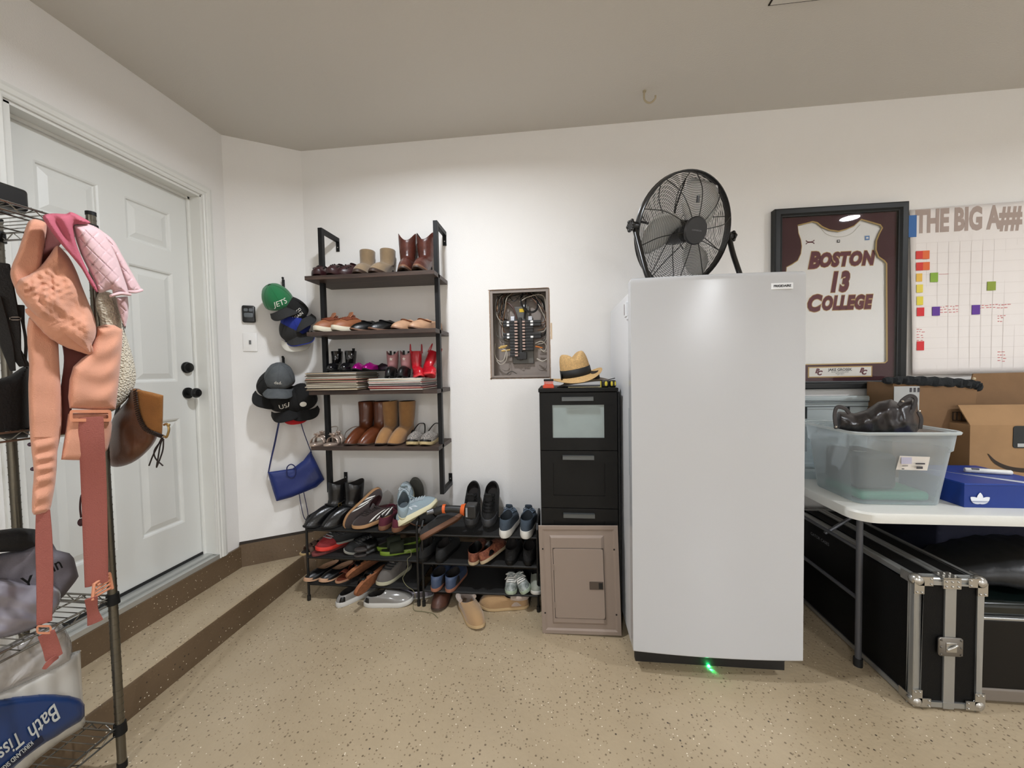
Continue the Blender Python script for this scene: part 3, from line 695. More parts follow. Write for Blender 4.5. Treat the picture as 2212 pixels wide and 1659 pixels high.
# panel cover leaning on the cabinet
Mcov = mat('panel_cover_paint', '#8f8075', .42, .1, bump=.05, bs=400)
pc = thing('breaker_panel_cover', 'loose grey-brown metal breaker panel cover leaning against the drawers', 'panel cover', (.107, 1.935, 0))
H_ = .548; W_ = .392; lean = math.atan2(.028, H_)
LM = Matrix.Translation((-.085, 1.945 - .022, .001)) @ Matrix.Rotation(math.radians(-1.3), 4, 'Y') @ Matrix.Rotation(-lean * .4, 4, 'X')
b = MB(); b.M = LM
R_ = lambda k, y: [(k, y, k), (W_ - k, y, k), (W_ - k, y, H_ - k), (k, y, H_ - k)]
b.loft([R_(0, .006), R_(0, .001), R_(.002, 0), R_(.018, 0), R_(.028, .004), [(.055, .004, .05), (W_ - .07, .004, .05), (W_ - .07, .004, H_ - .05), (.055, .004, H_ - .05)], [(.060, -.004, .062), (W_ - .085, -.004, .062), (W_ - .085, -.004, H_ - .06), (.060, -.004, H_ - .06)]], cap0=False)
b.build('cover_frame', Mcov, pc, smooth=False, bevel=.001)
b = MB(); b.M = LM @ Matrix(((1, 0, 0, 0), (0, 0, -1, 0), (0, 1, 0, 0), (0, 0, 0, 1)))
plate(b, .070, .085, .315, .435, .012, .0045, .0065, .0008); b.build('cover_door', Mcov, pc, smooth=False, bevel=.0005)
b = MB(); b.M = LM @ Matrix(((1, 0, 0, 0), (0, 0, -1, 0), (0, 1, 0, 0), (0, 0, 0, 1)))
for (a0, b0, a1, b1) in ((.068, .432, .317, .4372), (.068, .083, .317, .0852), (.0675, .083, .0702, .437), (.3148, .083, .3175, .437)): b.box(a0, min(b0, b1), .0035, a1, max(b0, b1), .0046)
b.build('door_gap', mat('dark_seam', '#3b332d', .8), pc, smooth=False)
b = MB(); b.M = b.M = LM @ Matrix(((1, 0, 0, 0), (0, 0, -1, 0), (0, 1, 0, 0), (0, 0, 0, 1)))
plate(b, .243, .232, .311, .272, .003, .006, .009, .001); l_ = b.build('latch', mat('latch_brown', '#4a3f36', .4), pc, smooth=False)
b = MB(); b.M = LM @ Matrix(((1, 0, 0, 0), (0, 0, -1, 0), (0, 1, 0, 0), (0, 0, 0, 1))); b.box(.288, .237, .009, .307, .267, .0095); b.build('latch_slot', M_blk, l_, smooth=False)
for (x, z) in ((.018, .430), (.370, .430), (.018, .105), (.370, .105)):
    b = MB(); b.M = LM; b.cyl((x, -.0006, z), .0042, .001, 'y', 14); b.build('screw_hole', M_blk, pc)
for z in (.355, .165):
    b = MB(); b.M = LM; b.tube([(.070, -.0065, z), (.070, -.0065, z - .028)], .0035, 7); b.build('hinge', Mcov, pc)

# things on top of the cabinet
ztop = cH
def fedora(label, m, band, M, crown_h=.138, pinch=True, brim=.062):
    t = thing('fedora_hat', label, 'hat', (0, 0, 0), 'hats on the drawer cabinet')
    b = MB(); R = []; rx, ry = .080, .095; n = 48
    prof = [(1.00 + brim / rx, -.0), (1.0 + .75 * brim / rx, -.004), (1.0 + .35 * brim / rx, -.001), (1.05, .004), (1.0, .012), (.97, .05), (.90, .085), (.80, .108), (.62, .116), (.35, .112), (.05, .108)]
    for s_, z in prof:
        ring = []
        for k in range(n):
            a = 2 * PI * k / n; x = rx * s_ * math.cos(a); y = ry * (1 + (s_ - 1) * rx / ry) * math.sin(a) if s_ > 1 else ry * s_ * math.sin(a)
            zz = z * crown_h / .115 if z > 0 else z
            if s_ > 1.01:
                q = (s_ - 1) / (brim / rx); zz += q * q * (.022 * math.cos(a) ** 2 - .014 * math.sin(a) ** 2)
            elif s_ < .9 and pinch:
                fr_ = -math.sin(a)
                zz -= .034 * math.exp(-(x / .030) ** 2) * (.5 + .5 * 1) * (1 if z > .10 else .15)
                x *= 1 - .22 * max(0, fr_) * (z / .116) * (1 if s_ > .2 else 0)
            ring.append((x, y, zz))
        R.append(ring)
    b.loft(R, cap0=False); b.build('crown_and_brim', m, t, solid=.003, sub=1, angle=80)
    b = MB(); bz = []
    for z, s_ in ((.008, 1.035), (.052, 1.0)):
        bz.append([(rx * s_ * math.cos(2 * PI * k / n), ry * s_ * math.sin(2 * PI * k / n), z) for k in range(n)])
    b.loft(bz, False, False); b.build('hat_band', band, t, solid=.002)
    if label.startswith('straw'):
        b = MB(); b.loft([[(-rx * 1.06, -.03, .010), (-rx * 1.14, -.036, .006), (-rx * 1.12, -.045, .012), (-rx * 1.04, -.045, .044), (-rx * 1.02, -.03, .044)], [(-rx * 1.03, -.012, .012), (-rx * 1.07, -.008, .012), (-rx * 1.08, -.01, .018), (-rx * 1.03, -.012, .042), (-rx * 1.01, -.012, .042)]]); b.build('band_bow', band, t)
    t.matrix_basis = M; return t
hx = at(1250, 800, Y=2.13)
fedora('brown felt hat lying under the straw hat on the black cabinet', mat('brown_felt', '#7d6a54', .95, bump=.3, bs=300, sheen=.3), mat('dark_band', '#2a211b', .8), Matrix.Translation((hx.x + .018, 2.15, ztop + .022)) @ Matrix.Rotation(math.radians(-8), 4, 'Y') @ Matrix.Rotation(math.radians(80), 4, 'Z'), crown_h=.02, pinch=False)
fedora('straw fedora with wide black band on top of the brown hat', mat('straw_weave', '#cda770', .8, bump=.8, bs=420, bkind='voronoi', var=.15, vs=120), mat('black_ribbon', '#121212', .7), Matrix.Translation((hx.x - .012, 2.13, ztop + .052)) @ Matrix.Rotation(math.radians(-11), 4, 'Y') @ Matrix.Rotation(math.radians(5), 4, 'X') @ Matrix.Rotation(math.radians(8), 4, 'Z'))
t = thing('clipper_guard', 'orange-red toothed clipper attachment at left on the black cabinet', 'clipper attachment', at(1185, 831, Y=2.03) * 1)
t.location.z = ztop
Mor = mat('orange_red_plastic', '#d24a2a', .4); xx = at(1185, 831, Y=2.03).x
b = MB(); b.box(xx - .028, 2.0, ztop, xx + .028, 2.05, ztop + .016); b.box(xx - .022, 2.004, ztop + .016, xx + .024, 2.046, ztop + .02); b.build('base', Mor, t, smooth=False, bevel=.002)
b = MB()
for k in range(8): b.box(xx - .022 + k * .006, 2.006, ztop + .02, xx - .0185 + k * .006, 2.044, ztop + .040)
b.build('teeth', Mor, t, smooth=False)
b = MB(); b.box(xx - .024, 2.004, ztop + .036, xx + .026, 2.046, ztop + .046); b.build('bristle_top', Mblk2, t, smooth=False, bevel=.001)
x2 = at(1312, 822, Y=2.03).x
t = thing('tape_measure', 'black and yellow tape measure with blade pulled out on the cabinet', 'tape measure', (x2, 2.03, ztop))
b = MB(); b.box(x2 - .032, 2.0, ztop, x2 + .006, 2.045, ztop + .036); b.build('case', mat('tool_black', '#191919', .45), t, bevel=.008, seg=3)
b = MB(); b.M = Matrix.Translation((x2 - .010, 1.9995, ztop + .019)); b.sphere((0, 0, 0), .013, 8, (.55, .15, 1)); b.build('yellow_side', mat('tool_yellow', '#d6c23a', .4), t)
b = MB(); b.box(x2 - .2, 2.018, ztop + .001, x2 - .03, 2.03, ztop + .004); b.build('steel_blade', mat('tape_blade', '#d8cda0', .4), t)
b = MB(); b.box(x2 - .036, 2.01, ztop + .001, x2 - .033, 2.035, ztop + .032); b.build('end_hook', mat('tool_yellow', '#d6c23a', .4), t)
t = thing('tape_measure', 'second small black and yellow tool beside the tape measure', 'tool', (x2 + .025, 2.03, ztop))
b = MB(); b.box(x2 + .008, 2.0, ztop, x2 + .040, 2.04, ztop + .036); b.build('case', mat('tool_black', '#191919', .45), t, bevel=.008, seg=3)
b = MB(); b.sphere((x2 + .018, 1.9995, ztop + .019), .013, 8, (.45, .15, 1)); b.sphere((x2 + .035, 1.9995, ztop + .019), .012, 8, (.3, .15, 1)); b.build('yellow_side', mat('tool_yellow', '#d6c23a', .4), t)
b = MB(); b.tube([(x2 + .0, 2.01, ztop + .037), (x2 + .02, 2.01, ztop + .043), (x2 + .035, 2.01, ztop + .046)], .0025, 6); b.build('lever', mat('tool_black', '#191919', .45), t)

# ================================================================== FREEZER
Mfz = mat('freezer_white', '#bcbdbf', .16, spec=.5, bump=.03, bs=500, coat=.0); Mfz2 = mat('freezer_side_white', '#dcdddf', .32, spec=.5, bump=.04, bs=420)
fx0, fx1, fyb = .330, .998, 2.375
fz = thing('upright_freezer', 'tall white upright freezer with plain flat door', 'freezer', ((fx0 + fx1) / 2, 2.05, 0))
b = MB(); b.box(fx0, 1.765, .055, fx1, fyb, 1.672); b.build('cabinet_body', Mfz2, fz, smooth=False, bevel=.006, seg=3)
b = MB(); n = 20; dx0, dx1, dz0, dz1 = .319, 1.006, .098, 1.712
def dprof(z, ins=0):
    P_ = []
    for k in range(n + 1):
        u = k / n; x = lerp(dx0 + ins, dx1 - ins, u); P_.append((x, 1.697 - .014 * (1 - (2 * u - 1) ** 2) + ins * .9, z))
    P_ += [(dx1 - ins, 1.752, z), (dx0 + ins, 1.752, z)]
    return P_
b.loft([dprof(dz0 + .001, .004), dprof(dz0 + .005, 0), dprof(dz0 + .012, 0), dprof(.5, 0), dprof(dz1 - .024, 0), dprof(dz1 - .016, 0), dprof(dz1 - .006, .0025), dprof(dz1 - .001, .009), dprof(dz1, .016)])
dd = b.build('door', Mfz, fz, bevel=.002, angle=50)
b = MB(); b.box(fx0 + .004, 1.752, .105, fx1 - .004, 1.765, 1.70); b.build('door_gasket', mat('gasket_grey', '#9d9ea0', .7), fz, smooth=False)
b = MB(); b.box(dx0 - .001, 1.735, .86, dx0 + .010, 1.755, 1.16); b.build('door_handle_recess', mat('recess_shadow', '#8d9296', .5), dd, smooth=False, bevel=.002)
b = MB(); b.box(fx0 + .012, 1.772, .0, fx1 - .022, 1.80, .075); b.box(fx0 + .02, 1.80, 0, fx1 - .02, fyb - .03, .06); b.build('kick_grille', mat('kick_black', '#1b1815', .6), fz, smooth=False, bevel=.002)
b = MB(); b.box(fx0 + .02, 1.72, 1.672, fx0 + .09, 1.80, 1.69); b.box(fx0 + .004, 1.70, 1.672, fx0 + .03, 1.765, 1.700); b.build('hinge_cover', Mfz2, fz, smooth=False, bevel=.004)
b = MB(); b.box(fx0 - .012, 1.80, 1.565, fx0 + .001, 1.845, 1.632); b.box(fx0 - .008, 1.80, 1.55, fx0, 1.815, 1.566); b.build('magnetic_clip', Mfz2, fz, smooth=False, bevel=.003)
B(fx0 - .0135, 1.835, 1.575, fx0 - .011, 1.838, 1.625).build('clip_slot', mat('slot_brown', '#5d4a44', .7), fz, smooth=False)
# badge
p = at(1689, 618, Y=1.69); bw = .042
b = MB(); b.box(p.x - bw, p.y - .003, p.z - .0135, p.x + bw, p.y + .006, p.z + .0135); bd = b.build('badge', mat('badge_silver', '#d6d7d8', .3, .3), dd, smooth=False, bevel=.002)
b = MB(); textmesh(b, 'FRIGIDAIRE', .0125, lambda x, y: (p.x + x, p.y - .0035, p.z + y), bold=.0006, sx=1.03); b.build('badge_lettering', mat('ink_black', '#18181a', .5), bd, smooth=False)
# green indicator lamp under the door
p = at(1531, 1439, Y=1.768)
b = MB(); b.sphere((p.x, 1.768, p.z), .006, 8); b.build('indicator_lamp', mat('green_led', '#00ff70', .4, emit=('#22ff88', 60)), fz)
l = bpy.data.lights.new('green_led_light', 'SPOT'); l.energy = 1.6; l.color = (0.02, 1, .25); l.spot_size = math.radians(95); l.spot_blend = 1; l.shadow_soft_size = .006
o = bpy.data.objects.new('green_led_light', l); COL.objects.link(o); o.location = (p.x + .002, 1.755, p.z - .002); o.rotation_euler = Vector((.32, -.75, -.62)).to_track_quat('-Z', 'Y').to_euler()

# ================================================================== FAN
Mfan = mat('fan_black_gloss', '#111112', .3, spec=.6); Mblade = mat('fan_blade_metal', '#c6c6c2', .4, .3)
fc = at(1477, 500, Y=2.0); RF = .262
fan = thing('floor_fan', 'black metal high-velocity fan standing on top of the white freezer', 'fan', (fc.x, fc.y, 1.69))
az = math.radians(24); el = math.radians(-16)
nf = Vector((math.sin(az) * math.cos(el), -math.cos(az) * math.cos(el), math.sin(el))); ux = Vector((math.cos(az), math.sin(az), 0)); uy = ux.cross(nf) * -1
uy = nf.cross(ux); 
FM = Matrix(((ux.x, uy.x, nf.x, fc.x), (ux.y, uy.y, nf.y, fc.y), (ux.z, uy.z, nf.z, fc.z), (0, 0, 0, 1)))   # local z = axis, facing front
def ringpts(r, z, n=64): return [(r * math.cos(2 * PI * k / n), r * math.sin(2 * PI * k / n), z) for k in range(n)]
b = MB(); b.M = FM
for z0 in (-.035,):
    R = [[(rr_ * math.cos(2 * PI * k / 72), rr_ * math.sin(2 * PI * k / 72), zz) for k in range(72)] for rr_, zz in ((RF, -.014), (RF + .005, -.010), (RF + .005, .010), (RF, .014), (RF - .003, .010), (RF - .003, -.010), (RF, -.014))]
    b.loft(R, False, False)
b.build('drum_ring', Mfan, fan)
def domez(r, s): return s * (.014 + .062 * (1 - (r / RF) ** 3))
for nm, s in (('front_grille', 1), ('rear_grille', -1)):
    b = MB(); b.M = FM
    for i in range(28):
        r = .062 + (RF - .064) * i / 27; b.tube(ringpts(r, domez(r, s), 60), .00115, 4, closed=True)
    b.tube(ringpts(RF + .002, s * .014, 64), .0045, 6, closed=True)
    o = b.build(nm, Mfan, fan)
    b = MB(); b.M = FM
    for k in range(10):
        a = 2 * PI * k / 10 + (.2 if s > 0 else .5)
        pts = [(r * math.cos(a + tw), r * math.sin(a + tw), domez(r, s) + s * .002) for r, tw in ((.055, 0), (.12, .02 * s), (.19, .05 * s), (RF, .14 * s))]
        b.tube(spline(pts, 4), .0022, 5)
    b.build('grille_ribs', Mfan, o)
b = MB(); b.M = FM; b.lathe([(.062, domez(.06, 1) - .004), (.064, domez(.06, 1) + .004), (.058, domez(.06, 1) + .010), (.0, domez(.06, 1) + .012)], n=40); hb = b.build('hub_badge', mat('hub_black', '#232325', .35), fan)
b = MB(); textmesh(b, 'COMMERCIAL', .009, lambda x, y: tuple(FM @ Vector((x, y, domez(.06, 1) + .0128))), sx=1.0); b.build('hub_lettering', mat('hub_grey_ink', '#7f8082', .5), hb, smooth=False)
b = MB(); b.M = FM; b.lathe([(.02, .04), (.05, .02), (.055, -.02), (.06, -.05), (.06, -.10), (.045, -.125), (.0, -.13)], n=32); b.build('motor', Mfan, fan)
for k in range(3):
    b = MB(); b.M = FM @ Matrix.Rotation(2 * PI * k / 3 + .95, 4, 'Z')
    def bl_(u, v):
        r = lerp(.045, RF - .022, u); wv = interp([(0, .05), (.4, .13), (.8, .14), (1, .09)], u); a = (v - .5) * wv / max(r, .09) * 1.25 + .35 * u
        return (r * math.cos(a), r * math.sin(a), .028 * (1 - 2 * v) + .006)
    b.grid(bl_, 12, 10); b.build('blade', Mblade, fan, solid=.0015)
b = MB(); b.M = FM; b.tube([(0, 0, -.09), (-.09, .02, -.085), (-.17, .03, -.08), (-.225, .03, -.06)], .006, 6); b.tube([(0, 0, -.09), (0, .12, -.09), (0, .24, -.055)], .004, 6); b.build('motor_mount', Mfan, fan)
b = MB(); b.M = FM; b.tube([(-.01, .12, .07), (-.012, .15, .068)], .007, 8); b.build('carry_tag', Mfan, fan)
# stand: side pivots and bent tube legs
pl = fc - ux * (RF + .012); pr_ = fc + ux * (RF + .012); nh = Vector((nf.x, nf.y, 0)).normalized()
zb_ = 1.672 + .013
for s, pv, nm in ((-1, pl, 'left'), (1, pr_, 'right')):
    b = MB(); b.tube([pv + ux * s * -.004, pv + ux * s * .022], .020, 14); b.tube([pv + ux * s * .022, pv + ux * s * .030], .026, 14)
    for k in range(6):
        a = 2 * PI * k / 6; b.sphere(pv + ux * s * .026 + Vector((0, 0, .022 * math.sin(a))) + nh * .022 * math.cos(a), .009, 5)
    b.build('tilt_knob', Mfan, fan)
b = MB()
fr1 = nh * .11; bk1 = nh * -.16
base_l = Vector((pl.x, pl.y, zb_)) - ux * -.05; base_r = Vector((pr_.x, pr_.y, zb_)) + ux * -.05
bl2 = Vector((pl.x, pl.y, zb_)) + nh * .10; br2 = Vector((pr_.x, pr_.y, zb_)) + nh * .10; up3 = Vector((0, 0, 1))
pts = [pl - ux * .006, pl - ux * .002 + nh * .03 - up3 * .10, bl2 - nh * .02 + up3 * .07, bl2 + up3 * .012 + ux * .02, bl2 + ux * .06 + up3 * .001, br2 - ux * .06 + up3 * .001, br2 + up3 * .012 - ux * .02, br2 - nh * .02 + up3 * .07, pr_ + ux * .002 + nh * .03 - up3 * .10, pr_ + ux * .006]
b.tube(spline(pts, 6), .0125, 10); b.build('front_leg_tube', Mfan, fan)
b = MB(); b.tube([bl2 + ux * .03, bl2 + ux * .03 - nh * .19, br2 - ux * .03 - nh * .19, br2 - ux * .03], .0115, 10); b.build('rear_leg_tube', Mfan, fan)

# ================================================================== JERSEY FRAME
Fx0, Fx1, Fz0, Fz1, FY = 1.243, 1.928, 1.193, 2.213, 2.375
jf = thing('framed_jersey', 'framed white basketball jersey on maroon mat with black frame', 'framed jersey', ((Fx0 + Fx1) / 2, WY, Fz0))
Mfr = mat('frame_black', '#101314', .45, spec=.4); Mmar = mat('maroon_mat_board', '#3d0f18', .75, bump=.1, bs=400)
fw = .045; b = MB()
def rr2(k, y): return [(Fx0 + k, y, Fz0 + k), (Fx1 - k, y, Fz0 + k), (Fx1 - k, y, Fz1 - k), (Fx0 + k, y, Fz1 - k)]
b.loft([rr2(0, WY - .002), rr2(0, FY + .004), rr2(.006, FY), rr2(.03, FY + .001), rr2(fw - .006, FY + .010), rr2(fw, FY + .012), rr2(fw, FY + .035)], False, False); b.build('frame', Mfr, jf, smooth=False, bevel=.001)
# jersey window outline in px of the photo
JY = FY + .026
jo = [(1724, 487), (1756, 479), (1765, 481), (1776, 490), (1792, 497), (1812, 500), (1830, 495), (1846, 488), (1861, 474), (1878, 479), (1902, 486), (1906, 492), (1899, 505), (1893, 520), (1892, 540), (1898, 555), (1910, 563), (1915, 569), (1916, 780), (1912, 783), (1700, 788), (1696, 784), (1698, 600), (1700, 577), (1712, 571), (1724, 563), (1731, 548), (1733, 532), (1731, 517), (1726, 503)]
jw = [at(x, y, Y=JY) for x, y in jo]
def offs(P, k):
    n = len(P); out = []
    for i in range(n):
        a, c, d = P[i - 1], P[i], P[(i + 1) % n]
        t = (d - a).normalized(); out.append(c + Vector((-t.z, 0, t.x)) * k)
    return out
def signed(P): return sum(P[i].x * P[(i + 1) % len(P)].z - P[(i + 1) % len(P)].x * P[i].z for i in range(len(P)))
if signed(jw) < 0: jw = jw[::-1]
so_ = 1   # outward sign: for CCW (x,z), left normal (-tz, tx) points inward
outer = offs(jw, -.004); inner = offs(jw, .0)
# mat board with hole: build by triangulating between rectangle and outline
def board_with_hole(rect, hole, y):
    bm = bmesh.new(); ro = [bm.verts.new((x, y, z)) for x, z in rect]; ho = [bm.verts.new((v.x, y, v.z)) for v in hole]
    es = [bm.edges.new((ro[i], ro[(i + 1) % len(ro)])) for i in range(len(ro))] + [bm.edges.new((ho[i], ho[(i + 1) % len(ho)])) for i in range(len(ho))]
    bmesh.ops.triangle_fill(bm, use_beauty=True, edges=es)
    bm.verts.index_update(); r = ([tuple(v.co) for v in bm.verts], [tuple(v.index for v in f.verts) for f in bm.faces]); bm.free(); return r
b = MB(); b.add(*board_with_hole([(Fx0 + fw, Fz0 + fw), (Fx1 - fw, Fz0 + fw), (Fx1 - fw, Fz1 - fw), (Fx0 + fw, Fz1 - fw)], outer, JY)); b.build('mat_board', Mmar, jf, smooth=False)
b = MB(); b.loft([outer, [v + Vector((0, .003, 0)) for v in offs(jw, .001)]], False, False); b.build('gold_mat_bevel', mat('gold_bevel', '#b99c5e', .5), jf, smooth=False)
b = MB(); b.loft([[v + Vector((0, .003, 0)) for v in offs(jw, .001)], [v + Vector((0, .012, 0)) for v in offs(jw, .0015)]], False, False); b.build('inner_mat_edge', mat('inner_mat', '#9a9483', .6), jf, smooth=False)
b = MB(); b.box(Fx0 + fw, JY + .013, Fz0 + fw, Fx1 - fw, JY + .015, Fz1 - fw); jer = b.build('jersey', mat('jersey_mesh_white', '#f6f5f2', .85, bump=.5, bs=700, bkind='voronoi'), jf, smooth=False)
Mjm = mat('jersey_maroon', '#5a1222', .6); Mjg = mat('jersey_gold', '#b8965a', .6)
def jtext(txt, px, py, size, sx, tilt=0, bold=.006):
    c = at(px, py, Y=JY + .012)
    for m, off, bo, nm in ((Mjg, 0, bold + .0035, 'letter_outline'), (Mjm, -.0006, bold, 'lettering')):
        b = MB(); textmesh(b, txt, size, lambda x, y: (c.x + x, JY + .0118 + off, c.z + y), bold=bo, shear=.22, sx=sx, spacing=1.14); b.build(nm, m, jer, smooth=False)
jtext('B', 1757, 564, .122, .80, bold=.007); jtext('OSTON', 1827, 561, .100, .75, bold=.0065)
jtext('13', 1811, 611, .145, .66, bold=.009)
jtext('C', 1756, 657, .122, .80, bold=.007); jtext('OLLEGE', 1827, 655, .100, .655, bold=.0065)
# collar line, sport emblem and patch
b = MB(); b.tube([at(v.x, v.y, Y=JY + .0125) for v in spline([(1770, 489, 0), (1786, 506, 0), (1812, 512, 0), (1838, 505, 0), (1858, 485, 0)], 5)], .0015, 5); b.build('collar_seam', mat('jersey_seam', '#c9c5bc', .8), jer)
cu = at(1750, 523, Y=JY + .012)
b = MB()
for s in (1, -1):
    pts = [(-.022, .010 * s), (-.016, .004 * s), (-.008, .0015 * s), (.008, .0015 * s), (.016, .004 * s), (.022, .010 * s)]
    b.tube([(cu.x + x, JY + .012, cu.z + z) for x, z in spline([(a, c, 0) for a, c in pts], 4) for _ in [0]] if False else [(cu.x + v.x, JY + .012, cu.z + v.y) for v in spline([(a, c, 0) for a, c in pts], 4)], .0022, 6)
b.build('sport_emblem', Mjm, jer)
for (px, py, c_, nm, s) in ((1811, 521, '#3a3a3c', 'collar_tag', .008), (1873, 514, '#5f86b8', 'blue_patch', .012)):
    c = at(px, py, Y=JY + .012); b = MB(); b.box(c.x - s, JY + .0105, c.z - s, c.x + s, JY + .012, c.z + s); q = b.build(nm, mat(nm, c_, .6), jer, smooth=False, bevel=.001)
    b = MB(); b.box(c.x - s * .5, JY + .0100, c.z - s * .4, c.x + s * .5, JY + .0105, c.z + s * .4); b.build(nm + '_centre', mat('patch_pale', '#dcdcda', .6), q, smooth=False)
# plaque
c0, c1 = at(1745, 816, Y=JY - .001), at(1884, 790, Y=JY - .001)
b = MB(); b.box(c0.x, JY - .002, c0.z, c1.x, JY, c1.z); b.build('plaque_border', Mjg, jf, smooth=False)
b = MB(); b.box(c0.x + .006, JY - .003, c0.z + .006, c1.x - .006, JY - .002, c1.z - .006); pq = b.build('name_plaque', mat('plaque_white', '#dedbd3', .5), jf, smooth=False)
mx_, mz_ = (c0.x + c1.x) / 2, (c0.z + c1.z) / 2
Mink = mat('plaque_ink', '#2b2b2b', .5); b = MB()
textmesh(b, 'JAKE GROSEK', .020, lambda x, y: (mx_ + x, JY - .0035, mz_ + .012 + y), bold=.0006)
textmesh(b, 'BOSTON COLLEGE', .0095, lambda x, y: (mx_ + x, JY - .0035, mz_ - .001 + y), sx=1.1)
textmesh(b, 'BASKETBALL', .008, lambda x, y: (mx_ + x, JY - .0035, mz_ - .0095 + y)); textmesh(b, '2009 - 2012', .0065, lambda x, y: (mx_ + x, JY - .0035, mz_ - .017 + y))
b.build('plaque_lettering', Mink, pq, smooth=False)
for s in (-1, 1):
    b = MB(); textmesh(b, 'B', .034, lambda x, y: (mx_ + s * .116 - .005 + x, JY - .0035, mz_ + .006 + y), bold=.0022, shear=.3); textmesh(b, 'C', .034, lambda x, y: (mx_ + s * .116 + .006 + x, JY - .004, mz_ - .006 + y), bold=.0022, shear=.3); b.build('college_monogram', Mjm, pq, smooth=False)
gl = bpy.data.materials.new('picture_glass'); gl.use_nodes = True; nt = gl.node_tree; nt.nodes.clear()
o_ = nt.nodes.new('ShaderNodeOutputMaterial'); tr = nt.nodes.new('ShaderNodeBsdfTransparent'); gs = nt.nodes.new('ShaderNodeBsdfGlossy'); gs.inputs['Roughness'].default_value = .015
fr_ = nt.nodes.new('ShaderNodeFresnel'); fr_.inputs['IOR'].default_value = 1.3; mx2 = nt.nodes.new('ShaderNodeMixShader'); nt.links.new(fr_.outputs[0], mx2.inputs[0]); nt.links.new(tr.outputs[0], mx2.inputs[1]); nt.links.new(gs.outputs[0], mx2.inputs[2]); nt.links.new(mx2.outputs[0], o_.inputs[0])
b = MB(); b.box(Fx0 + fw, FY + .013, Fz0 + fw, Fx1 - fw, FY + .0155, Fz1 - fw); b.build('glass_pane', gl, jf, smooth=False)

# ================================================================== WALL PLANNER
PY = 2.395
wp = thing('wall_planner', 'large white paper wall planner titled in grey block capitals', 'poster', (2.25, WY, 1.26))
pz0, pz1, px0, px1 = 1.265, 2.175, 1.955, 2.95
b = MB()
def pp(u, v):
    x = lerp(px0, px1, u); z = lerp(pz0, pz1 + .02 * u, v); lift = .010 * (1 - u) ** 3 * (1 - v) + .002 * math.sin(u * 9 + v * 5)
    return (x + .018 * (1 - v) * (1 - u), PY + .012 - lift, z)
b.grid(pp, 30, 24); b.build('paper_sheet', mat('planner_paper', '#e6e0dc', .7), wp, solid=.0008)
def on_paper(x, z, d=.0012): 
    u = (x - px0) / (px1 - px0); v = (z - pz0) / (pz1 - pz0); q = pp(u, v); return (x, q[1] - d, z)
Mpt = mat('planner_title_grey', '#a8978e', .7)
ca, cc = at(1983, 478, Y=PY), at(2205, 468, Y=PY)
b = MB(); xt = at(1982, 500, Y=PY).x; ztt = at(1982, 479, Y=PY).z
textmesh(b, 'THE BIG A##', .165, lambda x, y: on_paper(xt + x, ztt - .052 + y), bold=.008, sx=.535, center=False, sub=1); b.build('title_lettering', Mpt, wp, smooth=False)
Mgl = mat('planner_grid_line', '#d8d1cc', .8)
b = MB()
for k in range(18):
    x = 1.985 + k * .0545
    b.add([on_paper(x, 1.28, .0009), on_paper(x + .0016, 1.28, .0009), on_paper(x + .0016, 1.99, .0009), on_paper(x, 1.99, .0009)], [(0, 1, 2, 3)])
for k in range(13):
    z = 1.99 - k * .058
    for j in range(12):
        xa, xb_ = 1.985 + j * .078, 1.985 + (j + 1) * .078
        b.add([on_paper(xa, z, .0009), on_paper(xb_, z, .0009), on_paper(xb_, z + .0016, .0009), on_paper(xa, z + .0016, .0009)], [(0, 1, 2, 3)])
b.build('grid_lines', Mgl, wp, smooth=False)
Mred_ink = mat('red_pen_ink', '#c46a6a', .7); b = MB(); rk = random.Random(4)
def scrib(px, py, w_, n, s=.8):
    for j in range(n):
        c = at(px, py + j * 6.2, Y=PY)
        q = 0
        while q < w_:
            l_ = rk.uniform(.006, .016); zc = c.z + rk.uniform(-.003, .003)
            b.add([on_paper(c.x + q, zc, .0011), on_paper(c.x + q + l_, zc + .001, .0011), on_paper(c.x + q + l_, zc + .004, .0011), on_paper(c.x + q, zc + .0045, .0011)], [(0, 1, 2, 3)]); q += l_ + rk.uniform(.003, .01)
scrib(2034, 663, .09, 3); scrib(2120, 660, .12, 2); scrib(2168, 658, .04, 1); scrib(2160, 682, .03, 3); scrib(1981, 712, .03, 5); scrib(2160, 762, .03, 4)
a_, c_ = at(2032, 592, Y=PY), at(2054, 591, Y=PY); b.add([on_paper(a_.x, a_.z, .0011), on_paper(c_.x, c_.z, .0011), on_paper(c_.x, c_.z + .002, .0011), on_paper(a_.x, a_.z + .002, .0011)], [(0, 1, 2, 3)])
b.build('pen_notes', Mred_ink, wp, smooth=False)
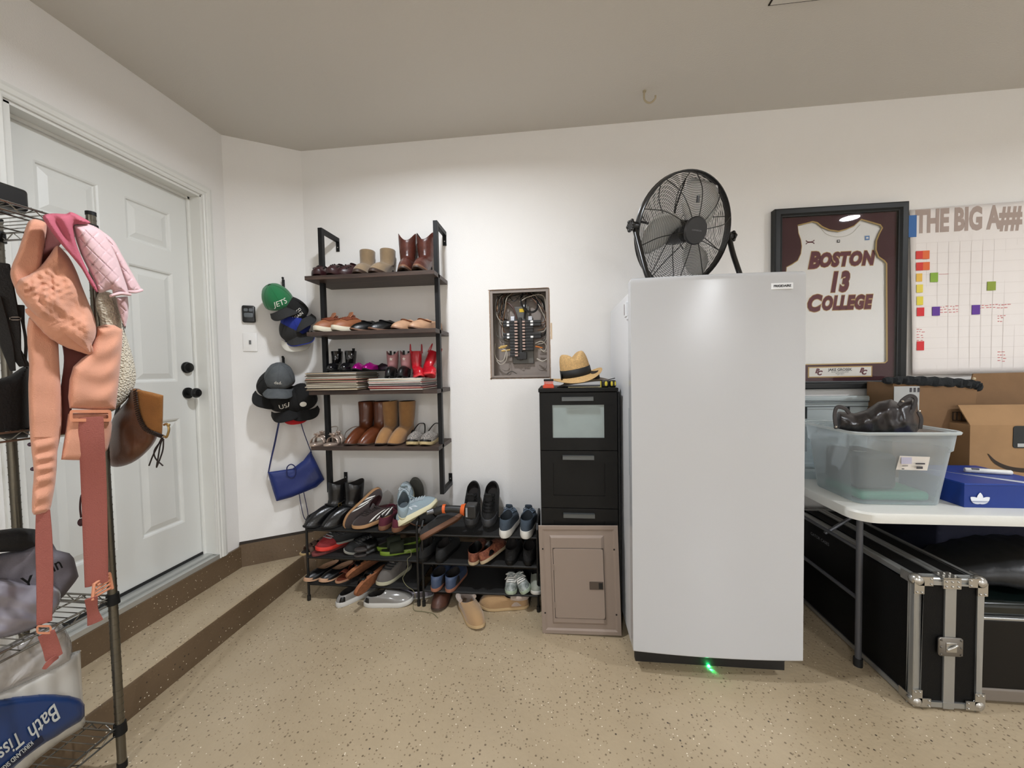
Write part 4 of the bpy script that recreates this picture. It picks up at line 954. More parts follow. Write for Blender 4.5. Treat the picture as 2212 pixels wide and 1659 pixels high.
notes = [(1981, 541, 1996, 559, '#cf3a34', 'red note at the top left of the planner, beside an orange one'), (1996, 540, 2011, 559, '#dc6a38', 'orange note at the top of the planner, beside the topmost red'),
         (1981, 566, 1996, 584, '#cf3a34', 'second red note from the top in the left column'), (1996, 565, 2011, 583, '#dc6a38', 'second orange note from the top on the planner'),
         (1981, 590, 1994, 608, '#e3b64e', 'yellow-orange note at the head of the three yellow notes'), (1981, 614, 1995, 632, '#e0cc52', 'middle one of the three yellow notes in the left column'),
         (1981, 640, 1995, 659, '#dccb46', 'lowest yellow note, just above a red one'), (1981, 664, 1997, 683, '#cf2f35', 'red note directly under the yellow notes'),
         (1980, 737, 1996, 757, '#cf2f35', 'lowest red note near the bottom of the planner'), (2012, 588, 2029, 609, '#84a83a', 'bright green note beside the left column of the planner'),
         (2136, 607, 2155, 627, '#8a9a3a', 'olive green note at right on the planner'), (2015, 662, 2032, 682, '#5d3590', 'left one of two purple notes on the planner'), (2103, 658, 2121, 679, '#5d3590', 'right one of two purple notes on the planner')]
for i, (xa, ya, xb_, yb_, c, lab) in enumerate(notes):
    A_, C_ = at(xa, yb_, Y=PY), at(xb_, ya, Y=PY); b = MB(); yy = on_paper(A_.x, A_.z)[1] - .0015
    b.box(A_.x, yy - .0012, A_.z, C_.x, yy, C_.z); tag(b.build('sticky_note', mat('note_' + c[1:], c, .7), smooth=False), lab, 'sticky note', 'sticky notes on the wall planner')
b = MB(); A_, C_ = at(1962, 512, Y=WY - .02), at(1974, 464, Y=WY - .02); b.box(A_.x, WY - .014, A_.z, C_.x + .02, WY - .012, C_.z)
tag(b.build('painters_tape', mat('blue_tape', '#3a6aa8', .7), smooth=False), 'strip of blue masking tape between the frame and the planner', 'tape')
b = MB(); A_ = at(2204, 436, Y=WY - .02); b.box(A_.x, WY - .010, A_.z - .004, A_.x + .05, WY - .008, A_.z + .006)
tag(b.build('painters_tape', mat('blue_tape', '#3a6aa8', .7), smooth=False), 'scrap of blue tape above the title at the right edge', 'tape')

# ================================================================== FOLDING TABLE
TH = .742; tx0, tx1, ty0, ty1 = 1.185, 3.05, 1.665, 2.385
Mtab = mat('table_plastic', '#d5d5cf', .35, bump=.12, bs=300)
tb = thing('folding_table', 'white plastic folding table with grey steel legs', 'table', (2.1, 2.03, 0))
b = MB(); b.M = Matrix.Identity(4)
P4 = rrect(tx0, ty0, tx1, ty1, .085, 8); cxx, cyy = (tx0 + tx1) / 2, (ty0 + ty1) / 2
def ins(k): return [(x + (k if x < cxx else -k), y + (k if y < cyy else -k)) for x, y in P4]
b.loft([[(x, y, TH - .045) for x, y in ins(.012)], [(x, y, TH - .042) for x, y in ins(.004)], [(x, y, TH - .010) for x, y in ins(0)], [(x, y, TH - .002) for x, y in ins(.004)], [(x, y, TH) for x, y in ins(.012)]]); b.build('tabletop', Mtab, tb)
Mleg = mat('grey_powdercoat', '#55565a', .45, .3)
for x in (1.31, 2.85):
    b = MB()
    for y in (1.83, 2.27): b.tube([(x, y, TH - .045), (x, y, .016)], .0125, 10)
    b.tube([(x, 1.83, TH - .055), (x, 2.27, TH - .055)], .012, 8); b.tube([(x, 1.83, .30), (x, 2.27, .30)], .009, 8)
    b.build('leg_frame', Mleg, tb)
    for y in (1.83, 2.27):
        b = MB(); b.tube([(x, y, 0), (x, y, .035)], .017, 12); b.build('rubber_foot', mat('rubber_black', '#141414', .7), tb)
    b = MB(); b.tube([(x, 2.05, .5), (x + (.28 if x < 2 else -.28), 2.05, TH - .05)], .008, 8); b.tube([(x, 1.83, .52), (x, 2.27, .52)], .008, 8); b.build('brace', Mleg, tb)

# ================================================================== BINS, BOXES, BAG ON THE TABLE
def plastic(name, col, k=.45):
    m = bpy.data.materials.new(name); m.use_nodes = True; nt = m.node_tree; N = nt.nodes; N.clear(); o = N.new('ShaderNodeOutputMaterial')
    t1 = N.new('ShaderNodeBsdfTransparent'); t1.inputs[0].default_value = (.94, .96, .97, 1); d = N.new('ShaderNodeBsdfPrincipled'); d.inputs['Base Color'].default_value = lin(col); d.inputs['Roughness'].default_value = .3
    tl = N.new('ShaderNodeBsdfTranslucent'); tl.inputs[0].default_value = lin(col)
    m0 = N.new('ShaderNodeMixShader'); m0.inputs[0].default_value = .35; nt.links.new(d.outputs[0], m0.inputs[1]); nt.links.new(tl.outputs[0], m0.inputs[2])
    lw = N.new('ShaderNodeLayerWeight'); lw.inputs[0].default_value = .25
    mr = N.new('ShaderNodeMapRange'); mr.inputs['To Min'].default_value = k; mr.inputs['To Max'].default_value = min(1, k + .45); nt.links.new(lw.outputs['Facing'], mr.inputs[0])
    mx = N.new('ShaderNodeMixShader'); nt.links.new(mr.outputs[0], mx.inputs[0]); nt.links.new(t1.outputs[0], mx.inputs[1]); nt.links.new(m0.outputs[0], mx.inputs[2]); nt.links.new(mx.outputs[0], o.inputs[0]); return m
Mbin = plastic('clear_bin_plastic', '#e3eaec', .15)
Mrim = plastic('bin_rim_plastic', '#dfe6e6', .7)
def bin_(label, x0, x1, y0, y1, h, taper, rot=0, grp='clear plastic storage bins'):
    cx, cy = (x0 + x1) / 2, (y0 + y1) / 2; t = thing('storage_bin', label, 'storage bin', (cx, cy, TH), grp)
    w, d = (x1 - x0) / 2, (y1 - y0) / 2
    def ring(s, z, r, wob=0):
        return [Vector((cx, cy, TH + z)) + Matrix.Rotation(rot, 3, 'Z') @ Vector((x, y, 0)) for x, y in rrect(-w * 1 + s, -d + s, w - s, d - s, r, 6)]
    b = MB(); b.loft([ring(taper + .004, .001, .04), ring(taper, .006, .045), ring(taper * .35 + .006, h * .72, .05), ring(.016, h * .74, .05), ring(.010, h - .012, .05)], cap1=False); b.build('bin_body', Mbin, t, solid=.002, off=-1)
    b = MB(); b.loft([ring(.010, h - .013, .05), ring(0, h - .012, .055), ring(-.002, h - .004, .055), ring(.002, h, .055), ring(.010, h - .002, .05)], False, False); b.build('rim', Mrim, t)
    return t
binA = bin_('large clear plastic storage bin on the table with the dark bag on its rim', 1.212, 1.628, 1.72, 2.10, .312, .045)
# label on bin
pA, pB = at(1937, 1015, Y=1.742), at(2004, 984, Y=1.742)
b = MB(); b.loft([[(pA.x, 1.746, pA.z), (pB.x, 1.744, pA.z - .002), (pB.x + .002, 1.735, pB.z - .004), (pA.x + .005, 1.735, pB.z)], [(pA.x, 1.745, pA.z), (pB.x, 1.743, pA.z - .002), (pB.x + .002, 1.734, pB.z - .004), (pA.x + .005, 1.734, pB.z)]])
lb = b.build('paper_label', mat('label_paper', '#d5cfc8', .6), binA, smooth=False)
b = MB()
for (u0, u1, v0, v1) in ((.55, .85, .42, .52), (.58, .78, .12, .28), (.10, .18, .08, .14), (.12, .3, .3, .34)):
    b.box(lerp(pA.x, pB.x, u0), 1.7325, lerp(pA.z, pB.z, v0), lerp(pA.x, pB.x, u1), 1.7335, lerp(pA.z, pB.z, v1))
b.build('label_print', mat('label_print_dark', '#3e3c40', .6), lb, smooth=False)
b = MB(); b.box(lerp(pA.x, pB.x, .08), 1.7325, lerp(pA.z, pB.z, .45), lerp(pA.x, pB.x, .42), 1.7335, lerp(pA.z, pB.z, .9)); b.build('label_picture', mat('label_lilac', '#a9a6b8', .6), lb, smooth=False)
# contents
b = MB(); b.box(1.29, 1.80, TH + .006, 1.56, 2.03, TH + .045); tag(b.build('green_pouch', mat('green_contents', '#3f8f73', .4), bevel=.015, seg=3), 'flat green pouch lying inside the large clear bin', 'pouch')
b = MB(); b.box(1.29, 1.82, TH + .047, 1.45, 2.03, TH + .20); tag(b.build('folded_fabric', mat('grey_contents', '#3d4145', .8), bevel=.02, seg=3), 'dark grey folded bundle inside the large clear bin', 'cloth bundle')
# bin B
tB = bin_('second clear storage bin at left, partly hidden by the freezer', 1.19, 1.46, 2.115, 2.325, .29, .03)
# dark leather bag on the bin
Mdl = mat('dark_brown_leather', '#1b1416', .35, bump=.25, bs=90, spec=.6)
bg = thing('leather_bag', 'dark brown soft leather bag slumped on the clear bin rim', 'handbag', (1.39, 1.90, TH + .3))
out = [(1806, 930), (1804, 905), (1810, 888), (1826, 890), (1845, 893), (1870, 886), (1897, 868), (1925, 862), (1940, 870), (1960, 862), (1975, 856), (1982, 870), (1984, 900), (1990, 920), (1975, 940), (1930, 944), (1880, 940), (1840, 938)]
cb3 = lambda px, py, h: at(px, py, Y=1.87 - h)
b = MB(); pillow(b, out, cb3, .09, 34, 3.4, fold=lambda x, y: .007 * math.sin(x * .07 + y * .12) + .004 * math.sin(x * .21 - y * .07)); b.build('bag_body', Mdl, bg)
for pts in ([(1806, 925), (1803, 898), (1808, 880), (1824, 882), (1834, 892)], [(1942, 875), (1950, 864), (1966, 855), (1978, 862), (1972, 885), (1960, 902)], [(1984, 890), (1990, 905), (1988, 925)]):
    b = MB(); pad(b, [(at(x, y, Y=1.80), .016, .006) for x, y in pts], 5, 8); b.build('handle', Mdl, bg)
for (x, y) in ((1950, 867), (1806, 922), (1986, 888)):
    b = MB(); b.sphere(at(x, y, Y=1.79), .005, 6); b.build('metal_stud', mat('nickel', '#b8b0a4', .25, .9), bg)
# grey lid leaning behind
b = MB(); t = thing('plastic_bin_lid', 'pale grey moulded plastic bin lid leaning against the wall under the frame', 'bin lid', (1.5, 2.36, TH))
Mlid = mat('lid_plastic', '#a9b2b3', .4); x0_, x1_, zt_ = 1.10, 1.77, 1.155
b.loft([[(x, 2.375 - k, z) for x, z in [(a + (kk if a < 1.5 else -kk), c + (kk if c < 1 else -kk)) for a, c in rrect(x0_, TH + .01, x1_, zt_, .04, 5)]] for k, kk in ((0, 0), (.02, 0), (.026, .008), (.026, .022), (.018, .026), (.018, .040), (.012, .045))]); b.build('lid_shell', Mlid, t, smooth=False)
b = MB()
for (za, d_) in ((zt_ - .034, .004), (zt_ - .06, .0035)): b.box(x0_ + .03, 2.345, za, x1_ - .045, 2.347, za + d_)
for x in (1.40, 1.62): b.box(x, 2.35, TH + .1, x + .004, 2.364, zt_ - .06)
b.build('dark_groove', mat('groove_dark', '#2e3435', .7), t, smooth=False)
# cardboard boxes
Mcb = mat('cardboard', '#775a3d', .85, bump=.15, bs=60, var=.06, vs=12); Mcb2 = mat('cardboard_light', '#94734f', .85, bump=.12, bs=60, var=.05, vs=12); Mtape = mat('black_fuzzy_tape', '#171a1c', .9, bump=1, bs=120)
def carton(label, x0, x1, y0, y1, z0, z1, m, name='cardboard_box', rot=0):
    t = thing(name, label, 'cardboard box', ((x0 + x1) / 2, (y0 + y1) / 2, z0))
    b = MB(); b.box(x0, y0, z0, x1, y1, z1); b.build('box_body', m, t, smooth=False, bevel=.002); return t
# tall carton
t1 = thing('cardboard_box', 'tall brown carton with white label and fuzzy black cloth on its top', 'cardboard box', (1.92, 2.28, TH))
a, c_ = at(1922, 826, Y=2.22), at(2108, 838, Y=2.18); b = MB()
b.loft([[(a.x + .0, 2.20, TH), (c_.x - .045, 2.17, TH), (c_.x - .01, 2.36, TH), (a.x + .0, 2.37, TH)], [(a.x, 2.20, a.z), (c_.x, 2.17, c_.z + .005), (c_.x + .01, 2.36, c_.z + .01), (a.x, 2.37, a.z)]]); b.build('box_body', Mcb, t1, smooth=False, bevel=.002)
A_, C_ = at(1929, 862, Y=2.194), at(1984, 834, Y=2.194); b = MB(); b.box(A_.x, 2.188, A_.z - .06, C_.x, 2.190, C_.z); q = b.build('shipping_label', mat('label_white', '#a6a7a5', .6), t1, smooth=False)
b = MB()
for k in range(3): b.box(C_.x - .045 + .018 * k, 2.186, C_.z - .030, C_.x - .036 + .018 * k, 2.188, C_.z - .008)
b.build('label_print', mat('label_print_dark', '#3e3c40', .6), q, smooth=False)
A_, C_ = at(2054, 908, Y=2.18), at(2090, 889, Y=2.18); b = MB()
b.box(A_.x, 2.170, A_.z, A_.x + .003, 2.173, C_.z); b.box(C_.x - .003, 2.170, A_.z, C_.x, 2.173, C_.z); b.box(A_.x, 2.170, A_.z, C_.x, 2.173, A_.z + .003); b.box(A_.x, 2.170, C_.z - .003, C_.x, 2.173, C_.z)
for k in range(1, 4): b.box(lerp(A_.x, C_.x, k / 4), 2.170, A_.z, lerp(A_.x, C_.x, k / 4) + .0025, 2.173, C_.z)
b.build('printed_symbols', mat('box_ink', '#2c2118', .8), t1, smooth=False)
b = MB(); pad(b, [(at(1919, 822, Y=2.21), .035, .04), (at(1960, 822, Y=2.20), .045, .04), (at(2010, 824, Y=2.19), .048, .04), (at(2060, 827, Y=2.19), .048, .04), (at(2100, 831, Y=2.18), .045, .04), (at(2112, 836, Y=2.18), .045, .03)], 6, 10, wob=.12, seed=3); b.build('black_cloth_edge', Mtape, t1)
b = MB(); b.sphere(at(2104, 818, Y=2.16), .007, 6); b.build('cord_toggle', mat('toggle_cream', '#b9a98a', .6), t1)
# carton with raised flap behind, at the right edge
t2 = thing('cardboard_box', 'brown carton with raised flap behind the smile-marked box', 'cardboard box', (2.4, 2.33, TH))
b = MB(); b.box(2.08, 2.27, TH, 2.75, 2.375, 1.02); b.build('box_body', Mcb, t2, smooth=False, bevel=.002)
A_ = at(2112, 812, Y=2.30); b = MB(); b.loft([[(2.10, 2.27, 1.02), (2.72, 2.27, 1.02), (2.72, 2.276, 1.02), (2.10, 2.276, 1.02)], [(A_.x - .02, 2.30, 1.27), (2.78, 2.30, 1.275), (2.78, 2.306, 1.275), (A_.x - .02, 2.306, 1.27)]]); b.build('top_flap', Mcb, t2, smooth=False)
# smile box
t3 = thing('cardboard_box', 'light brown delivery box with black smile mark and black label', 'cardboard box', (2.25, 2.17, TH))
A_ = at(2094, 1000, Y=2.08); C_ = at(2094, 918, Y=2.08); bx_ = A_.x
b = MB(); b.box(bx_, 2.08, TH, bx_ + .55, 2.262, C_.z); b.build('box_body', Mcb2, t3, smooth=False, bevel=.002)
F_ = at(2100, 876, Y=2.12); b = MB(); b.loft([[(bx_ + .004, 2.085, C_.z), (bx_ + .54, 2.085, C_.z), (bx_ + .54, 2.09, C_.z), (bx_ + .004, 2.09, C_.z)], [(bx_ + .01, 2.15, F_.z), (bx_ + .54, 2.15, F_.z), (bx_ + .54, 2.156, F_.z), (bx_ + .01, 2.156, F_.z)]]); b.build('top_flap', Mcb2, t3, smooth=False)
sm = [(2136, 981), (2150, 994), (2170, 1004), (2195, 1010), (2225, 1011), (2255, 1003)]; lo = [(2133, 980), (2146, 999), (2168, 1012), (2195, 1019), (2228, 1020), (2262, 1006)]
b = MB(); up_ = [at(v.x, v.y, Y=2.0785) for v in spline([(a, c, 0) for a, c in sm], 4)]; dn_ = [at(v.x, v.y, Y=2.0785) for v in spline([(a, c, 0) for a, c in lo], 4)]
n_ = len(up_); b.add(up_ + dn_, [(i, i + 1, n_ + i + 1, n_ + i) for i in range(n_ - 1)]); b.build('smile_mark', mat('box_ink', '#2c2118', .8), t3, smooth=False, solid=.0006)
A_, C_ = at(2188, 968, Y=2.078), at(2240, 920, Y=2.078); b = MB(); b.M = Matrix.Identity(4)
P_ = rrect(A_.x, A_.z, C_.x, C_.z, .012); b.loft([[(x, 2.0792, z) for x, z in P_], [(x, 2.0775, z) for x, z in P_]]); q = b.build('black_tape_label', mat('label_black', '#12181a', .4), t3, smooth=False)
b = MB(); b.box(A_.x + .018, 2.0765, A_.z + .006, C_.x - .01, 2.0773, A_.z + .022); b.build('label_window', mat('label_white', '#a6a7a5', .6), q, smooth=False)
# blue shoe box
Mab = mat('blue_carton', '#0b2f7d', .5); Mabt = mat('blue_carton_lid', '#15398c', .45); Mwp = mat('white_print', '#dfe3ea', .6)
t4 = thing('shoe_box', 'bright blue shoe box with white trefoil emblem and white stripes', 'shoe box', (1.85, 1.88, TH))
sx0, sx1, sy0, sy1, sz1 = 1.640, 1.975, 1.752, 2.06, TH + .098
b = MB(); b.box(sx0 + .002, sy0 + .002, TH, sx1 - .002, sy1 - .002, sz1 - .004); b.build('box_body', Mab, t4, smooth=False, bevel=.001)
b = MB(); b.box(sx0, sy0, sz1 - .006, sx1, sy1, sz1 + .001); b.build('lid', Mabt, t4, smooth=False, bevel=.001)
tf = at(2117, 1080, Y=sy0 - .001)
b = MB()
def leaf(a, L, wd, cx, cz, z0=0):
    P_ = []
    for k in range(20):
        q = k / 19; P_.append((wd * math.sin(PI * q) ** .8, L * q))
    for k in range(18, 0, -1):
        q = k / 19; P_.append((-wd * math.sin(PI * q) ** .8, L * q))
    return [(cx + x * math.cos(a) + y * math.sin(a), cz - x * math.sin(a) + y * math.cos(a)) for x, y in P_]
for a, L, wd in ((0, .046, .0115), (-.9, .044, .0125), (.9, .044, .0125)):
    P_ = leaf(a, L, wd, tf.x, tf.z - .016); b.add([(x, sy0 - .0012 - abs(a) * .0002, z) for x, z in P_], [tuple(range(len(P_)))])
e = b.build('trefoil_emblem', Mwp, t4, smooth=False)
b = MB()
for k in range(3): b.box(tf.x - .03, sy0 - .0024, tf.z - .0055 - k * .0038, tf.x + .03, sy0 - .0018, tf.z - .0043 - k * .0042)
b.build('emblem_gaps', Mab, e, smooth=False)
b = MB()
for k in range(3):
    o_ = .019 * k; b.add([(sx0 + .235 + o_, sy0 - .001, sz1), (sx0 + .247 + o_, sy0 - .001, sz1), (sx0 + .305 + o_, sy0 - .001, TH + .004), (sx0 + .293 + o_, sy0 - .001, TH + .004)], [(0, 1, 2, 3)])
    o2 = .008 * k; b.add([(sx0 + .01 - .004 * 0 + 0, sy1 - .01 - o2 * 1.5, sz1 + .0015), (sx0 + .01, sy1 - .018 - o2 * 1.5, sz1 + .0015), (sx0 + .247 + o_, sy0, sz1 + .0015), (sx0 + .235 + o_, sy0, sz1 + .0015)][::-1], [(0, 1, 2, 3)])
b.build('white_stripes', Mwp, t4, smooth=False, solid=.0006)
mk = thing('whiteboard_marker', 'white marker pen lying on the blue shoe box', 'marker', (1.9, 1.95, sz1 + .01))
m0_, m1_ = Vector((1.805, 1.93, sz1 + .0125)), Vector((1.945, 1.885, sz1 + .0125))
b = MB(); b.tube([m0_, m0_ + (m1_ - m0_) * .02, m0_ + (m1_ - m0_) * .98, m1_], [.008, .0105, .0105, .008], 12); b.build('barrel', mat('marker_white', '#d8d8d4', .35), mk)
b = MB(); d_ = (m1_ - m0_); b.tube([m0_ + d_ * .12 + Vector((0, -.006, .0062)), m0_ + d_ * .28 + Vector((0, -.006, .0062))], .0045, 8); b.build('printed_band', mat('label_print_dark', '#3e3c40', .6), mk)

# ================================================================== UNDER THE TABLE
Malu = mat('aluminium_edge', '#a7a8a6', .35, .75); Mpan = mat('black_case_panel', '#050505', .6, bump=.2, bs=200, spec=.2); Mchr = mat('steel_corner', '#b9b7b2', .25, .9)
fcx0, fcx1, fcy0, fcy1, fcz = 1.352, 1.590, 1.615, 2.355, .515
fcase = thing('flight_case', 'black flight case with aluminium edges and ball corners under the table', 'flight case', ((fcx0 + fcx1) / 2, 1.98, 0))
b = MB(); b.box(fcx0 + .004, fcy0 + .004, .012, fcx1 - .004, fcy1 - .004, fcz - .004); b.build('case_panels', Mpan, fcase, smooth=False)
e_ = .026; b = MB(); zb0 = .008
for x in (fcx0, fcx1 - e_):
    for y in (fcy0, fcy1 - e_): b.box(x, y, zb0, x + e_, y + e_, fcz)
for z in (zb0, fcz - e_):
    for x in (fcx0, fcx1 - e_): b.box(x, fcy0, z, x + e_, fcy1, z + e_)
    for y in (fcy0, fcy1 - e_): b.box(fcx0, y, z, fcx1, y + e_, z + e_)
b.build('edge_profile', Malu, fcase, smooth=False, bevel=.004)
xm = (fcx0 + fcx1) / 2 + .004
b = MB(); b.box(xm - .021, fcy0 - .003, zb0, xm + .017, fcy0 + .01, fcz); b.box(xm - .021, fcy0 - .003, fcz - .006, xm - .004, fcy1, fcz + .003); b.box(xm + .0, fcy0 - .003, fcz - .006, xm + .017, fcy1, fcz + .003); b.build('centre_profile', Malu, fcase, smooth=False, bevel=.002)
for x in (fcx0 + .012, fcx1 - .012):
    for y in (fcy0 + .012, fcy1 - .012):
        for z in (.028, fcz - .012):
            b = MB(); sxx = 1 if x < xm else -1; syy = 1 if y < 2 else -1; szz = 1 if z < .2 else -1
            b.sphere((x, y, z), .023, 8); b.cbox((x + sxx * .022, y - syy * .014, z), (.05, .004, .034)); b.cbox((x - sxx * .014, y + syy * .022, z), (.004, .05, .034)); b.cbox((x, y - syy * .014, z + szz * .024), (.034, .004, .05))
            for (dx_, dz_) in ((.04, .010), (.04, -.010), (.008, .042), (-.008, .042)): b.sphere((x + sxx * dx_, y - syy * .017, z + szz * dz_), .004, 5)
            b.build('ball_corner', Mchr, fcase)
b = MB(); b.cbox((xm - .002, fcy0 - .004, fcz - .018), (.06, .006, .036)); b.cbox((xm - .002, fcy0 + .018, fcz + .004), (.06, .05, .004))
for k in range(3):
    for j in range(2): b.sphere((xm - .022 + .02 * k, fcy0 - .008, fcz - .009 - .018 * j), .004, 5); b.sphere((xm - .022 + .02 * k, fcy0 + .006 + .02 * j, fcz + .008), .004, 5)
b.build('hinge_plate', Mchr, fcase)
b = MB(); b.M = Matrix.Translation((xm - .004, fcy0 - .003, .255)) @ Matrix(((1, 0, 0, 0), (0, 0, -1, 0), (0, 1, 0, 0), (0, 0, 0, 1))); plate(b, -.042, -.036, .042, .036, .010, 0, .006, .002)
for (x, y) in ((-.034, -.028), (.034, -.028), (-.034, .028), (.034, .028), (-.034, 0), (.034, 0)): b.sphere((x, y, .007), .004, 5)
lt_ = b.build('butterfly_latch', mat('latch_steel', '#77736d', .35, .85), fcase)
b = MB(); b.M = Matrix.Translation((xm - .004, fcy0 - .010, .255)); b.cbox((0, 0, 0), (.036, .004, .036)); b.tube([(-.016, -.004, -.008), (0, -.007, .004), (.018, -.004, .012)], .004, 6); b.build('latch_wing', Mchr, lt_, bevel=.001)
b = MB(); textmesh(b, 'GATOR CASES', .022, lambda x, y: (fcx0 + .003, 2.16 - x, .425 + y)); b.build('case_lettering', mat('dim_white', '#77777a', .6), fcase, smooth=False)
# suitcase at right
sc_ = thing('footlocker', 'glossy black trunk with silver trim and grey base at the right edge', 'trunk', (2.0, 1.95, 0))
b = MB(); b.box(1.605, 1.665, .055, 2.35, 2.2, .34); b.build('trunk_body', mat('trunk_black', '#040405', .4, spec=.3), sc_, bevel=.012, seg=3)
b = MB(); b.box(1.60, 1.66, .012, 2.36, 2.21, .062); b.build('base_skirt', mat('grey_skirt', '#6f665c', .6), sc_, bevel=.006)
b = MB(); b.box(1.603, 1.660, .335, 2.353, 2.203, .345); b.build('silver_trim', Malu, sc_, bevel=.002)
b = MB(); b.box(1.607, 1.667, .345, 2.35, 2.2, .40); b.build('trunk_lid', mat('trunk_green_black', '#0a1210', .22), sc_, bevel=.02, seg=4)
b = MB(); b.tube(spline([(1.858, 1.655, .26), (1.850, 1.648, .235), (1.862, 1.645, .215), (1.872, 1.65, .225)], 5), .004, 7); b.cbox((1.86, 1.662, .27), (.03, .006, .02)); b.build('clasp', Mchr, sc_)
bgk = thing('soft_black_bag', 'soft black bag lying on the black trunk under the table', 'bag', (1.9, 1.9, .4))
b = MB(); pad(b, [((1.62, 1.90, .425), .16, .05), ((1.72, 1.88, .45), .26, .09), ((1.9, 1.87, .475), .34, .14), ((2.1, 1.87, .475), .34, .14), ((2.3, 1.9, .45), .2, .08)], 6, 18, view=(0, 0, 1), wob=.03, seed=2); b.build('bag_body', mat('black_nylon', '#121315', .45, bump=.6, bs=30), bgk)
b = MB(); b.box(1.75, 1.98, .42, 2.6, 2.37, .66); tag(b.build('fabric_bin', mat('navy_fabric', '#0b0f26', .8, bump=.3, bs=200), bevel=.012), 'dark navy storage cube at the back under the table', 'storage box')

